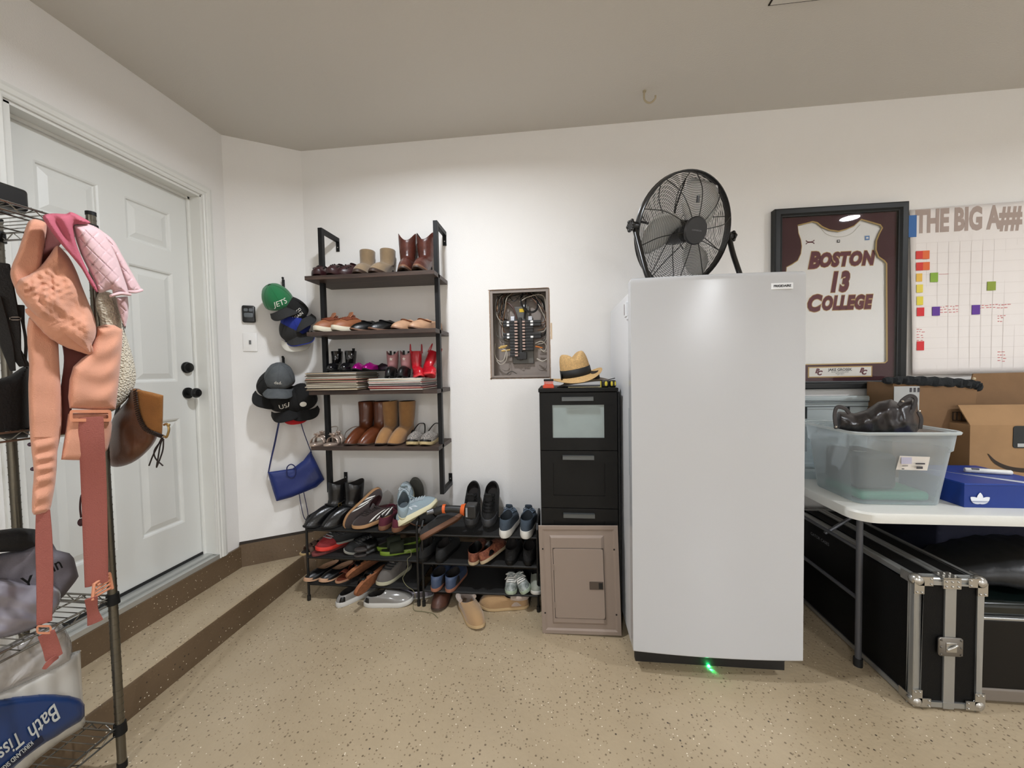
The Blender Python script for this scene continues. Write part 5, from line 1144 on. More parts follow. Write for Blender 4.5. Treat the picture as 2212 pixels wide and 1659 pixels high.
# ================================================================== SHOES
def foot_w(s): return interp([(0, .74), (.12, .80), (.3, .74), (.45, .74), (.6, .88), (.74, 1.0), (.88, .95), (1, .82)], s)
def outline_pt(th, L, W, toe=1.0):
    c, s = math.cos(th), math.sin(th); u = (1 + c) / 2
    y = -math.copysign(abs(c) ** (.92 if c > 0 else .85), c) * L / 2
    x = W / 2 * math.copysign(abs(s) ** (.78 if c < 0 else .72 / toe), s) * foot_w(u)
    return x, y
NTH = 32
def shoe(name, label, cat, group, L=.28, W=.10, sole=(.028, .020), sole_m=None, up_m=None, lin_m=None, collar=(.055, .030, .058), hb=.075, hf=.085, shaft=None, spring=.012, heel=0, toe=1.0, laces=None, stripes=None, tongue=None, q=1.65, p=1.55, bulge=.04, extra=None, wall=1.02, upper=True, strap=None, toecap=None, foxing=None, pull=None):
    """toe towards -Y, sole on z=0. collar=(centre y, half width, half length)"""
    t = thing(name, label, cat, (0, 0, 0), group)
    def u_(th): return (1 + math.cos(th)) / 2
    def zbase(u):                                    # underside lift
        z = spring * max(0, (u - .72) / .28) ** 2
        if heel: z += heel * (1 - min(1, max(0, (u - .30) / .35)) ** 2 * (3 - 2 * min(1, max(0, (u - .30) / .35)))) 
        return z
    sth = lambda u: lerp(sole[0], sole[1], u)
    O = [(2 * PI * k / NTH, ) + outline_pt(2 * PI * k / NTH, L, W, toe) for k in range(NTH)]
    def sring(f, dz): return [(x * f, y * (1 - (1 - f) * W / L), zbase(u_(th)) + dz * sth(u_(th))) for th, x, y in O]
    b = MB(); b.loft([sring(.55, 0), sring(.95, 0), sring(wall * 1.01, .2), sring(wall * 1.01, .75), sring(wall * .99, 1.0), sring(.9, 1.0)]); so_ = b.build('sole', sole_m, t)
    if heel > .012:
        b = MB(); hp_ = [(x * .95, y, 0) for th, x, y in O if y > L * .22]; hp_.sort(key=lambda v: math.atan2(v[0], v[1] - L * .30)); 
        b.loft([[(x * .92, y, z) for x, y, z in hp_], [(x, y, heel + .004) for x, y, z in hp_]]); b.build('heel', sole_m, t)
    cy, cw_, cl = collar
    def coll(th, k=1.0): return (cw_ * k * math.sin(th), cy - cl * k * math.cos(th))
    def S(t_, th):
        x0, y0 = outline_pt(th, L, W, toe); x1, y1 = coll(th); u = u_(th)
        bb = t_ ** p; c = 1 - (1 - t_) ** q
        zc = lerp(hb, hf, u); z = zbase(u) + sth(u) * .85 + (zc - sth(u)) * c - zbase(u) * c * .0
        g = 1 + bulge * math.sin(PI * t_)
        return Vector((lerp(x0 * .97, x1, bb) * g, lerp(y0 * .985, y1, bb), z))
    if upper:
        b = MB(); R = [[S(i / 10, 2 * PI * k / NTH) for k in range(NTH)] for i in range(11)]
        if shaft:
            for (z, yy, w_, l_, scal) in shaft:
                R.append([Vector((w_ * math.sin(2 * PI * k / NTH), yy - l_ * math.cos(2 * PI * k / NTH), z + scal * (abs(math.cos(2 * PI * k / NTH)) ** 2.2 - .45))) for k in range(NTH)])
        top = R[-1]; R.append([v + Vector((0, 0, .003)) - Vector((v.x * .05, (v.y - cy) * .05, 0)) for v in top])
        b.loft(R, False, False); ub = b.build('upper', up_m, t, angle=75)
        b = MB(); zt_ = lerp(.85, 1.0, .5) * sole[0]; c0 = sum((Vector(v) for v in R[-1]), Vector()) / NTH
        I = [R[-1], [v * 1 + Vector((-(v.x) * .08, -(v.y - c0.y) * .08, -.012)) for v in top]]
        if shaft: I.append([Vector((cw_ * .7 * math.sin(2 * PI * k / NTH), cy + .012 - cl * .6 * math.cos(2 * PI * k / NTH), lerp(hb, hf, .5))) for k in range(NTH)])
        I.append([Vector((cw_ * .95 * math.sin(2 * PI * k / NTH), cy + .002 - cl * .95 * math.cos(2 * PI * k / NTH), sole[0] + heel * .7 + .006)) for k in range(NTH)])
        b.loft(I, False, True); b.build('lining', lin_m, t, angle=75)
        if foxing:
            b = MB(); b.loft([[S(t2, 2 * PI * k / NTH) * 1.0 + Vector((S(t2, 2 * PI * k / NTH).x * .02, 0, 0)) for k in range(NTH)] for t2 in (0, .06, .12)], False, False); b.build('rand', foxing, t, solid=.001)
        if laces:
            n_, lm = laces[0], laces[1]; b = MB()
            for i in range(n_):
                t0 = .50 + .44 * i / max(1, n_ - 1); t1 = min(.97, t0 + .05); w_ = .62 if len(laces) < 3 else laces[2]
                pts = []
                for j in range(7):
                    th = lerp(-w_, w_, j / 6) * (1 + .4 * t0); v = S(lerp(t0, t1, j / 6), th); v.z += .0035 + .002 * (1 - abs(j / 3 - 1)); pts.append(v)
                b.tube(pts, .0026, 6)
                pts = [v * 1 for v in pts]; pts = [S(lerp(t1, t0, j / 6), lerp(-w_, w_, j / 6) * (1 + .4 * t0)) + Vector((0, 0, .005)) for j in range(7)]; b.tube(pts, .0026, 6)
            c = S(.97, 0); 
            for s_ in (-1, 1): b.tube(spline([c + Vector((0, -.004, .004)), c + Vector((s_ * .02, -.012, .012)), c + Vector((s_ * .030, -.004, .004)), c + Vector((s_ * .012, -.008, .006)), c + Vector((s_ * .034, -.03, -.012))], 4), .0022, 5)
            b.build('laces', lm, t)
        if tongue:
            b = MB(); c = S(.85, 0); tl = tongue[1] if len(tongue) > 1 else .045
            pad(b, [(c + Vector((0, -.004, .0)), .04, .008), (c + Vector((0, .010, tl * .5)), .044, .01), (c + Vector((0, .016, tl)), .04, .008)], 3, 10, view=(0, -1, .3)); b.build('tongue', tongue[0], t)
        if stripes:
            b = MB(); one = stripes[1] == 1
            for sd in (1, -1):
                for i in range(stripes[1]):
                    def sf(u, v, i=i, sd=sd):
                        th = (stripes[2] + i * stripes[3] + u * stripes[4] + stripes[5] * v); tt = lerp(stripes[6], stripes[7], v); w_ = S(tt, sd * th); w2 = S(tt, sd * th + .01)
                        return w_ + Vector((sd * .0016, 0, .0006))
                    b.grid(sf, 2, 6)
                if one: b.build('heel_patch', stripes[0], t, solid=.0008); b = MB()
            if not one: b.build('side_stripes', stripes[0], t, solid=.0008)
        if toecap:
            b = MB(); b.grid(lambda u, v: S(v * toecap[1], lerp(-toecap[2], toecap[2], u)) * 1.0 + Vector((0, -.0015, .0012)), 12, 5); b.build('toe_cap', toecap[0], t, solid=.001)
        if strap:
            b = MB(); ts = strap[1]; pts = [S(ts, lerp(-strap[2], strap[2], j / 10)) + Vector((0, 0, .003)) for j in range(11)]; b.tube(pts, strap[3], 6, flat=.35); b.build('strap', strap[0], t)
        if pull:
            tp = R[-1]; kk = NTH // 2; v = tp[kk]; b = MB(); b.cbox((0, v.y + .004, v.z + .004), (.016, .006, .03)); b.build('pull_tab', pull, t)
    if extra: extra(t, S)
    t['half'] = L / 2; del t['half']
    return t
def pose(t, x, y, z, yaw=0, pitch=0, roll=0, s=1.0, piv=(0, 0, 0)):
    t.matrix_basis = Matrix.Translation((x, y, z)) @ Euler((math.radians(pitch), math.radians(roll), math.radians(yaw)), 'XYZ').to_matrix().to_4x4() @ Matrix.Scale(s, 4) @ Matrix.Translation([-v for v in piv]); return t
def pose_dir(t, loc, toe, up, s=1.0):
    y = -Vector(toe).normalized(); z = Vector(up); z = (z - y * z.dot(y)).normalized(); x = y.cross(z)
    t.matrix_basis = Matrix(((x.x, y.x, z.x, loc[0]), (x.y, y.y, z.y, loc[1]), (x.z, y.z, z.z, loc[2]), (0, 0, 0, 1))) @ Matrix.Scale(s, 4); return t
def X(px, py, Y): return at(px, py, Y=Y).x
def pair(t, labels, places):
    """places: two (px, py, Y, z, yaw, pitch, roll)"""
    o2 = None
    for i, (lab, pl_) in enumerate(zip(labels, places)):
        o = t if i == 0 else copy_thing(t)
        px, py, Y, z, yaw, pi_, ro = (list(pl_) + [0, 0, 0])[:7]
        o['label'] = lab; pose(o, X(px, py, Y), Y, z, yaw, pi_, ro)
# leathers
L_ = lambda n, c, r=.4, **k: mat(n, c, r, bump=k.pop('bump', .2), bs=k.pop('bs', 160), **k)
m_black = L_('black_leather', '#0c0c0c', .35); m_blacks = mat('black_rubber_sole', '#0a0a0a', .6, spec=.3); m_lin = mat('dark_lining', '#1a1512', .9); m_gum = mat('gum_sole', '#a07a55', .6); m_gum2 = mat('brown_gum_sole', '#6d4a35', .6)
m_tansuede = mat('tan_suede', '#806b4f', .9, bump=.5, bs=250, var=.12, vs=15, sheen=.3); m_brownsole = mat('dark_brown_sole', '#3a2a20', .6)
m_cowboy = L_('reddish_brown_leather', '#4d261d', .32, var=.3, vs=18, bump=.9, bs=32); m_burg = L_('burgundy_rubber', '#2f1518', .35)
m_cream = mat('cream_sole', '#d9d2bd', .6); m_white = mat('white_rubber', '#dcdad4', .5); m_cognac = L_('cognac_leather', '#8d5636', .5, var=.1, vs=20)
S1, S2, S3, S4 = ST
Ys = 2.275
# shelf 1
def clog_extra(t, S):
    b = MB()
    for i in range(3):
        for j in (-1, 0, 1): b.sphere(S(.35 + .14 * i, j * .55), .0055, 4)
    b.build('vent_dimples', m_lin, t)
t = shoe('clog', '', 'shoe', 'burgundy clogs on the top shelf', L=.27, W=.105, sole=(.03, .028), sole_m=m_burg, up_m=m_burg, lin_m=m_lin, collar=(.055, .036, .075), hb=.035, hf=.075, extra=clog_extra, strap=(m_burg, .93, 1.5, .010))
pair(t, ['burgundy clog at the far left end of the top shelf', 'burgundy clog beside the left post of the top shelf'], [(700, 590, 2.28, S1, 14), (742, 585, 2.275, S1, -8)])
c = copy_thing(t, 'burgundy clog tilted against the others, next to the tan suede boots'); pose(c, X(772, 582, 2.30), 2.30, S1 + .012, -24, 8, 6)
def creases(t, S): pass
t = shoe('ankle_boot', '', 'boot', 'tan suede boots on the top shelf', L=.28, W=.092, q=1.5, p=1.3, sole=(.012, .010), heel=.016, sole_m=m_brownsole, up_m=m_tansuede, lin_m=m_lin, collar=(.062, .042, .056), hb=.085, hf=.088, shaft=[(.12, .070, .043, .050, 0), (.155, .074, .045, .052, 0), (.185, .076, .046, .054, 0)], spring=.008, foxing=m_brownsole)
pair(t, ['left tan suede ankle boot on the top shelf', 'right tan suede ankle boot on the top shelf, beside the red-brown boots'], [(786, 580, 2.27, S1, 8), (826, 578, 2.27, S1, -3)])
t = shoe('cowboy_boot', '', 'boot', 'red-brown western boots on the top shelf', L=.29, W=.092, p=1.3, sole=(.012, .010), heel=.03, sole_m=m_brownsole, up_m=m_cowboy, lin_m=m_lin, collar=(.060, .042, .056), hb=.095, hf=.098, shaft=[(.13, .068, .046, .055, 0), (.17, .070, .050, .060, .0), (.21, .072, .053, .064, -.012), (.250, .074, .055, .067, -.058)], q=1.5, spring=.016, foxing=m_gum2)
pair(t, ['left red-brown western boot with scalloped top', 'right red-brown western boot at the right end of the top shelf'], [(878, 576, 2.27, S1, 12), (914, 574, 2.27, S1, 2)])
# shelf 2
t = shoe('sneaker', '', 'shoe', 'tan leather sneakers on the second shelf', L=.29, W=.105, sole=(.034, .028), sole_m=m_cream, up_m=m_cognac, lin_m=mat('brown_lining', '#4a2c1d', .8), collar=(.060, .034, .058), hb=.070, hf=.088, laces=(6, mat('rust_laces', '#7c3f25', .8)), tongue=(m_cognac, .030), toe=1.05)
pair(t, ['left tan lace-up sneaker with cream sole at the left post', 'right tan lace-up sneaker with cream sole, beside the black mules'], [(727, 700, 2.285, S2, -26), (764, 699, 2.285, S2, -26)])
def mule(label, grp, um, sm, nm='loafer', **k):
    return shoe(nm, label, 'shoe', grp, L=.27, W=.095, sole=(.012, .010), heel=.010, sole_m=sm, up_m=um, lin_m=m_lin, collar=(.060, .034, .060), hb=.052, hf=.060, toe=.9, **k)
t = mule('', 'black leather shoes on the second shelf', m_black, m_gum2, strap=(m_black, .72, 1.2, .010))
pair(t, ['left black leather slip-on with brown sole edge', 'right black leather slip-on with brown sole edge, middle of the second shelf'], [(802, 697, 2.285, S2, -34), (840, 696, 2.285, S2, -34)])
t = mule('', 'beige loafers on the second shelf', mat('beige_leather', '#b08a6c', .5, bump=.2, var=.1, vs=20), mat('brown_welt', '#7e5c46', .6), strap=(m_cognac, .75, 1.2, .010))
pair(t, ['left beige loafer with a band across it', 'right beige loafer, nearest the right post on the second shelf'], [(884, 694, 2.285, S2, -26), (920, 693, 2.285, S2, -26)])
# shelf 3, on the records
zl, zr = zL + .002, zR + .002
t = shoe('chelsea_boot', '', 'boot', 'small black ankle boots on the records', L=.17, W=.068, sole=(.018, .014), sole_m=m_blacks, up_m=mat('black_patent', '#121214', .12, spec=.7), lin_m=m_lin, collar=(.036, .028, .038), hb=.052, hf=.054, shaft=[(.085, .042, .031, .038, 0), (.125, .044, .034, .042, 0)], q=2.3, pull=m_blacks, spring=.006)
pair(t, ['left small black ankle boot on the left records', 'right small black ankle boot, beside the magenta shoes'], [(723, 790, 2.25, zl, 10), (752, 788, 2.25, zl, 6)])
t = shoe('flat_shoe', '', 'shoe', 'small magenta metallic shoes on the records', L=.15, W=.064, sole=(.010, .008), sole_m=m_blacks, up_m=mat('magenta_metallic', '#a3157d', .22, .5), lin_m=m_lin, collar=(.026, .024, .040), hb=.034, hf=.040)
pair(t, ['left shiny magenta small shoe on the left records', 'right shiny magenta small shoe on the left records'], [(776, 790, 2.225, zl, 6), (801, 789, 2.225, zl, -4)])
c = shoe('flat_shoe', 'small dark shoe lying behind the magenta pair', 'shoe', 'dark shoes on the records', L=.15, W=.06, sole=(.01, .008), sole_m=m_blacks, up_m=mat('dark_plum', '#241822', .6), lin_m=m_lin, collar=(.026, .022, .038), hb=.03, hf=.036); pose(c, X(824, 795, 2.31), 2.31, zl - .0, 60)
def starx(t, S):
    b = MB()
    P_ = []
    for k in range(10):
        r = .013 if k % 2 == 0 else .0055; a = PI / 2 + PI * k / 5; P_.append((r * math.cos(a), r * math.sin(a)))
    b.add([(x, -.006 + .0, .115 + z) for x, z in P_], [tuple(range(10))]); b.build('star_patch', mat('star_white', '#e2dcd4', .6), t, smooth=False, solid=.0015)
t = shoe('cowboy_boot', '', 'boot', 'small pink and black western boots', L=.16, W=.062, sole=(.010, .008), heel=.014, sole_m=m_blacks, up_m=m_black, lin_m=m_lin, collar=(.036, .027, .036), hb=.058, hf=.060, q=2.2, extra=None)
b = MB(); R = [[(w_ * math.sin(2 * PI * k / 28), yy - l_ * math.cos(2 * PI * k / 28), z + sc2 * (abs(math.cos(2 * PI * k / 28)) ** 1.5 - .5)) for k in range(28)] for z, yy, w_, l_, sc2 in ((.056, .037, .0275, .0365, .01), (.09, .040, .031, .040, 0), (.125, .043, .034, .042, -.008), (.150, .044, .035, .043, -.030))]
b.loft(R, False, False); b.build('shaft', L_('dusty_pink_leather', '#a9787a', .5), t, solid=.002)
P_ = []
for k in range(10):
    r = .012 if k % 2 == 0 else .005; a = PI / 2 + PI * k / 5; P_.append((r * math.cos(a), .0005, .112 + r * math.sin(a)))
b = MB(); b.add(P_, [tuple(range(10))]); b.build('star_patch', mat('star_white', '#e2dcd4', .6), t, smooth=False, solid=.0015)
b = MB(); b.cbox((0, .046 + .041, .150), (.012, .004, .024)); b.cbox((0, .002, .150), (.012, .004, .024)); b.build('pull_tab', m_blacks, t)
pair(t, ['left pink and black small western boot with star', 'right pink and black small western boot, next to the red boots'], [(845, 800, 2.25, zr, 8), (873, 800, 2.25, zr, 2)])
m_rr = mat('red_rubber', '#b01523', .28, spec=.6)
t = shoe('rain_boot', '', 'boot', 'small red rain boots', L=.17, W=.070, sole=(.014, .012), sole_m=mat('coral_sole', '#cf3038', .4), up_m=m_rr, lin_m=m_lin, collar=(.038, .029, .038), hb=.055, hf=.057, shaft=[(.10, .042, .032, .041, 0), (.155, .045, .035, .045, 0)], q=2.3, foxing=m_rr)
for s_ in (-1, 1):
    b = MB(); b.tube(spline([(s_ * .034, .030, .145), (s_ * .034, .032, .17), (s_ * .034, .045, .20), (s_ * .034, .058, .17), (s_ * .034, .060, .145)], 5), .0032, 6); b.build('pull_handle', m_rr, t)
pair(t, ['red rain boot with loop handles standing upright', 'red rain boot tipped sideways against the right post'], [(903, 800, 2.255, zr, 30), (922, 800, 2.22, zr + .006, 40, 0, 26)])
# shelf 4
Msil = mat('silver_leather', '#b9a79a', .3, .5)
def flower(t, c, r, m):
    b = MB(); rf = random.Random(int(c[0] * 1e4) % 97)
    for k in range(9):
        a = 2 * PI * k / 9; b.M = Matrix.Translation((c[0], c[1], c[2])) @ Matrix.Rotation(a, 4, 'Z') @ Matrix.Rotation(-.5 - .3 * (k % 2), 4, 'Y')
        b.sphere((r * .62, 0, 0), r * .5, 6, (1, .7, .22))
    b.M = Matrix.Identity(4); b.sphere(c, r * .35, 6, (1, 1, .8)); b.build('flower_ornament', m, t)
def sandal(label, grp, base_m, strap_m, L=.26, W=.09, sole=(.010, .008), straps=((.74, .045), (.6, .05)), heelstrap=True, flowers=False, foot_m=None, h=.0, nm='sandal', strapw=.012):
    t = thing(nm, label, 'sandal', (0, 0, 0), grp)
    O = [outline_pt(2 * PI * k / NTH, L, W) for k in range(NTH)]
    def zb(y):
        u = .5 - y / L; k = 1 - min(1, max(0, (u - .3) / .35)); return h * k * k * (3 - 2 * k)
    b = MB(); b.loft([[(x * f, y * (1 - (1 - f) * .3), zb(y) + z) for x, y in O] for f, z in ((.6, 0), (.98, 0), (1.0, sole[0] * .3), (1.0, sole[0] * .9), (.97, sole[0]), (.6, sole[0]))]); b.build('sole', base_m, t)
    b = MB(); b.loft([[(x * f, y * f, zb(y) + z) for x, y in O] for f, z in ((.93, sole[0]), (.92, sole[0] + .0015), (.5, sole[0] + .0012))]); b.build('footbed', foot_m or base_m, t)
    for (u, ht) in straps:
        y = L / 2 - u * L; w_ = W / 2 * foot_w(u) * 1.0; b = MB(); pts = [(w_ * math.cos(PI * k / 10), y, zb(y) + sole[0] * .6 + ht * math.sin(PI * k / 10)) for k in range(11)]
        pad(b, [(p_, strapw * 2, .004) for p_ in pts], 2, 8, view=(0, -1, .0)) if False else b.grid(lambda a, c, y=y, w_=w_, ht=ht: (w_ * math.cos(PI * a), y + (c - .5) * strapw * 2, zb(y) + sole[0] * .5 + (ht + (c - .5) * .010) * math.sin(PI * a) ** .8), 14, 3)
        b.build('strap', strap_m, t, solid=.003)
    if heelstrap:
        b = MB(); hy = L / 2 - .30 * L; b.tube(spline([(-W * .36, hy, zb(hy) + .01), (-W * .42, hy + .02, zb(hy) + .05), (-W * .28, L * .44, zb(L / 2) + .075), (0, L * .50, zb(L / 2) + .082), (W * .28, L * .44, zb(L / 2) + .075), (W * .42, hy + .02, zb(hy) + .05), (W * .36, hy, zb(hy) + .01)], 4), .003, 6, flat=.5); b.build('heel_strap', strap_m, t)
    if flowers:
        flower(t, (0, L / 2 - .76 * L, .052), .024, strap_m); flower(t, (.008, L / 2 - .62 * L, .062), .02, strap_m)
    return t
t = sandal('', 'silver flower sandals on the fourth shelf', Msil, Msil, flowers=True)
pair(t, ['left silver sandal with metallic flowers at the shelf end', 'right silver sandal with metallic flowers, beside the brown boots'], [(700, 952, 2.265, S4, 0), (738, 950, 2.265, S4, -16)])
t = shoe('ankle_boot', '', 'boot', 'chestnut leather boots on the fourth shelf', L=.28, W=.086, p=1.25, sole=(.010, .008), heel=.022, sole_m=m_brownsole, up_m=L_('chestnut_leather', '#5c301a', .28, var=.2, vs=12, bump=.5, bs=30), lin_m=m_lin, collar=(.062, .040, .054), hb=.09, hf=.093, shaft=[(.14, .068, .043, .052, 0), (.20, .072, .047, .056, 0), (.245, .073, .049, .058, 0)], q=1.45, toe=.85)
pair(t, ['left tall chestnut brown leather boot', 'right tall chestnut brown leather boot, beside the camel suede boots'], [(779, 953, 2.275, S4, -10), (810, 952, 2.275, S4, -16)])
t = shoe('ankle_boot', '', 'boot', 'camel suede boots on the fourth shelf', L=.27, W=.088, p=1.25, sole=(.010, .008), heel=.022, sole_m=m_brownsole, up_m=mat('camel_suede', '#926a3e', .95, bump=.5, bs=300, var=.1, vs=14, sheen=.3), lin_m=m_lin, collar=(.060, .040, .052), hb=.09, hf=.093, shaft=[(.14, .066, .044, .052, 0), (.20, .070, .048, .056, 0), (.245, .072, .050, .058, 0)], q=1.45)
pair(t, ['left tall camel suede boot, leaning slightly', 'right tall camel suede boot, beside the woven slingbacks'], [(838, 952, 2.275, S4, -2, 0, -4), (868, 951, 2.275, S4, -10)])
Mwov = mat('woven_white_black', '#b5aea6', .8, bump=1.0, bs=300, bkind='voronoi', c2='#4a4542', vs=180)
def sling(t, S):
    b = MB(); b.tube(spline([(-.034, .03, .03), (-.036, .06, .06), (-.02, .115, .095), (0, .125, .10), (.02, .115, .095), (.036, .06, .06), (.034, .03, .03)], 4), .004, 6, flat=.5); b.build('heel_strap', m_black, t)
t = shoe('espadrille', '', 'shoe', 'woven slingback shoes on the fourth shelf', L=.26, W=.092, sole=(.03, .018), sole_m=mat('rope_sole', '#bda97e', .9, bump=1, bs=200), up_m=Mwov, lin_m=m_lin, collar=(.045, .038, .078), hb=.034, hf=.062, extra=sling, q=2.4, toecap=(m_black, .14, .8))
pair(t, ['left black and white woven slingback shoe', 'right black and white woven slingback shoe at the right post'], [(900, 950, 2.27, S4, 4), (931, 949, 2.27, S4, -2)])

# ---- racks: z of decks
A1, A2, A3 = RZ; B1_, B2, B3 = [z - .010 for z in RZ]
Yr = 2.215
t = shoe('buckle_boot', '', 'boot', 'black buckled ankle boots', L=.29, W=.092, p=1.3, sole=(.014, .012), heel=.022, sole_m=m_blacks, up_m=L_('black_boot_leather', '#0f0f10', .25), lin_m=m_lin, collar=(.062, .042, .056), hb=.095, hf=.098, shaft=[(.13, .067, .044, .054, 0), (.18, .070, .047, .058, 0), (.225, .072, .049, .060, .02)], q=1.5, strap=(m_black, .94, 2.6, .009))
for s_ in (-1, 1):
    b = MB(); b.tube([(s_ * .047, .045, .088), (s_ * .049, .045, .108), (s_ * .049, .062, .108), (s_ * .047, .062, .088)], .0025, 6, closed=True); b.build('buckle', mat('brass_buckle', '#b79b5b', .25, .9), t)
pair(t, ['left black leather buckled ankle boot on the left rack top', 'right black leather buckled ankle boot, beside the striped sneakers'], [(708, 1125, 2.20, A1, -30), (745, 1126, 2.20, A1, -30)])
m_samba = mat('dark_brown_suede', '#2e2220', .85, bump=.4, bs=300, sheen=.2)
def samba(label): return shoe('sneaker', label, 'shoe', 'dark brown sneakers with three white stripes', L=.285, W=.100, sole=(.026, .020), sole_m=m_gum, up_m=m_samba, lin_m=mat('burgundy_lining', '#3a1a1c', .8), collar=(.064, .033, .052), hb=.068, hf=.082, laces=(6, mat('dark_laces', '#241b19', .8)), stripes=(mat('stripe_white', '#e6e4df', .6), 3, 1.15, .30, .15, .34, .10, .80), tongue=(m_samba, .02))
t = samba('dark brown three-stripe sneaker lying on its side, leaning on its mate'); pose_dir(t, (X(781, 1100, 2.2), 2.20, A1 + .10), (-.56, -.5, -.66), (.75, -.55, -.2))
t = copy_thing(t, 'dark brown three-stripe sneaker standing on the left rack top'); pose_dir(t, (X(812, 1112, 2.16), 2.18, A1 + .016), (-.72, -.62, -.12), (.05, .12, 1))
m_mar = mat('maroon_suede', '#4d1423', .9, bump=.3, bs=300)
t = shoe('sneaker', '', 'shoe', 'maroon shoes under the pale blue sneakers', L=.27, W=.1, sole=(.026, .022), sole_m=m_gum2, up_m=m_mar, lin_m=m_lin, collar=(.06, .034, .052), hb=.066, hf=.078, tongue=(m_mar, .02), laces=(4, m_mar))
pair(t, ['left maroon shoe with brown sole, beneath the pale blue sneakers', 'right maroon shoe with brown sole, beneath the pale blue sneakers'], [(846, 1128, 2.22, A1 + .001, 178), (875, 1132, 2.20, A1 + .001, 176)])
m_lb = mat('pale_blue_knit', '#8f9fa6', .8, bump=.7, bs=350, bkind='voronoi'); m_lsole = mat('pale_cream_foam', '#cfc9a8', .6)
m_sil = mat('silver_print', '#c4ccd2', .4)
def nbx(t, S):
    b = MB()
    for sd in (1, -1):
        c = S(.42, sd * 1.45)
        def fn(x, y, sd=sd):
            v = S(max(.05, min(.98, .45 + y * 10)), sd * (1.5 - sd * 0 + (x * sd) * 9)); return v + Vector((sd * .0025, 0, .001))
        textmesh(b, 'N', .05, fn, bold=.001, shear=.2, sub=1)
    b.build('side_letter', m_sil, t, smooth=False)
t = shoe('running_shoe', 'pale blue running shoe standing heel-out on the maroon shoes', 'shoe', 'pale blue running shoes', L=.29, W=.105, sole=(.036, .026), sole_m=m_lsole, up_m=m_lb, lin_m=mat('grey_lining', '#4d565c', .8), collar=(.066, .034, .050), hb=.088, hf=.095, laces=(6, mat('pale_laces', '#a9b4ba', .7)), tongue=(m_lb, .028), extra=nbx, spring=.03)
pose(t, X(872, 1100, 2.19), 2.22, A1 + .105, 196, -24, 0)
c = copy_thing(t, 'pale blue running shoe tipped on its side, sole facing down right'); pose(c, X(905, 1100, 2.13), 2.13, A1 + .072, 98, -26, 28, s=.88)
t = shoe('running_shoe', 'grey-green shoe standing on its heel against the wall behind the pale blue ones', 'shoe', None, L=.27, W=.1, sole=(.02, .018), sole_m=mat('dark_grey_sole', '#4a4a44', .6), up_m=mat('grey_green_knit', '#5f6057', .85), lin_m=m_lin, collar=(.06, .034, .05), hb=.07, hf=.08)
pose(t, X(898, 1090, 2.33), 2.345, A1 + .11, 10, -68, 0)
# level 2 of left rack
m_stra = mat('brown_strap', '#4a3226', .7)
t = sandal('', 'brown strappy sandals on the left rack', mat('pale_edge_sole', '#a58d62', .6), m_stra, straps=((.8, .035), (.68, .045), (.52, .05)), foot_m=mat('dark_footbed', '#2c211a', .7)); t['label'] = 'brown strappy sandal with pale sole edge at the left end of the middle deck'
pose(t, X(693, 1190, 2.2), 2.21, A2, -30)
t = shoe('running_shoe', 'bright red sneaker nosed out on the middle deck of the left rack', 'shoe', None, L=.27, W=.1, sole=(.024, .024), sole_m=mat('coral_red_sole', '#d13a30', .5), up_m=mat('deep_red_knit', '#7a1016', .7, bump=.5, bs=300), lin_m=m_lin, collar=(.06, .034, .055), hb=.06, hf=.08, laces=(5, mat('grey_laces', '#8b8b8b', .7)), tongue=(m_black, .02))
pose(t, X(728, 1183, 2.2), 2.21, A2 + .022, -28, 0, 0)
c = sandal('flat reddish slipper under the red sneaker', None, mat('dull_red_sole', '#6b2f2e', .7), mat('dull_red_strap', '#5a2527', .7), straps=((.7, .02),), heelstrap=False, nm='slipper', sole=(.016, .014)); pose(c, X(722, 1196, 2.2), 2.20, A2, -34)
m_dg = mat('dark_grey_canvas', '#1c1e1f', .85, bump=.3, bs=300); m_pgs = mat('pale_grey_sole', '#8d8c84', .6)
t = shoe('sneaker', '', 'shoe', 'dark grey sneakers on the middle deck', L=.28, W=.1, sole=(.020, .016), sole_m=m_pgs, up_m=m_dg, lin_m=m_lin, collar=(.062, .034, .056), hb=.06, hf=.075, laces=(5, m_black))
t['label'] = 'dark grey sneaker leaning over the red one, pale sole edge'; pose(t, X(756, 1165, 2.24), 2.24, A2 + .055, -58, 0, 24)
c = copy_thing(t, 'dark grey sneaker in the centre of the left middle deck'); pose(c, X(795, 1175, 2.22), 2.22, A2 + .006, -48, 0, 16)
t = sandal('', 'black slides on the left rack', mat('slide_sole', '#3b3634', .6), m_black, straps=((.66, .035),), heelstrap=False, nm='slide_sandal', strapw=.035)
pair(t, ['upper black slide sandal of the stacked two', 'lower black slide sandal of the stacked two'], [(812, 1188, 2.2, A2 + .034, -36, 0, 4), (812, 1194, 2.2, A2, -40)])
m_lime = mat('lime_foam', '#6d8526', .6)
t = sandal('', 'lime green soled shoes on the left rack', m_lime, mat('dark_olive_strap', '#1e2413', .8), straps=((.62, .05),), heelstrap=False, foot_m=mat('dark_olive_bed', '#20260f', .8), nm='sport_sandal', strapw=.04, sole=(.022, .02))
pair(t, ['lime-edged sandal further back on the middle deck', 'lime-edged sandal at the front, a loose cord beside it'], [(862, 1186, 2.24, A2 + .012, -62, 0, 8), (870, 1193, 2.19, A2, -70)])
m_cord = mat('grey_cord', '#6f6c50', .8)
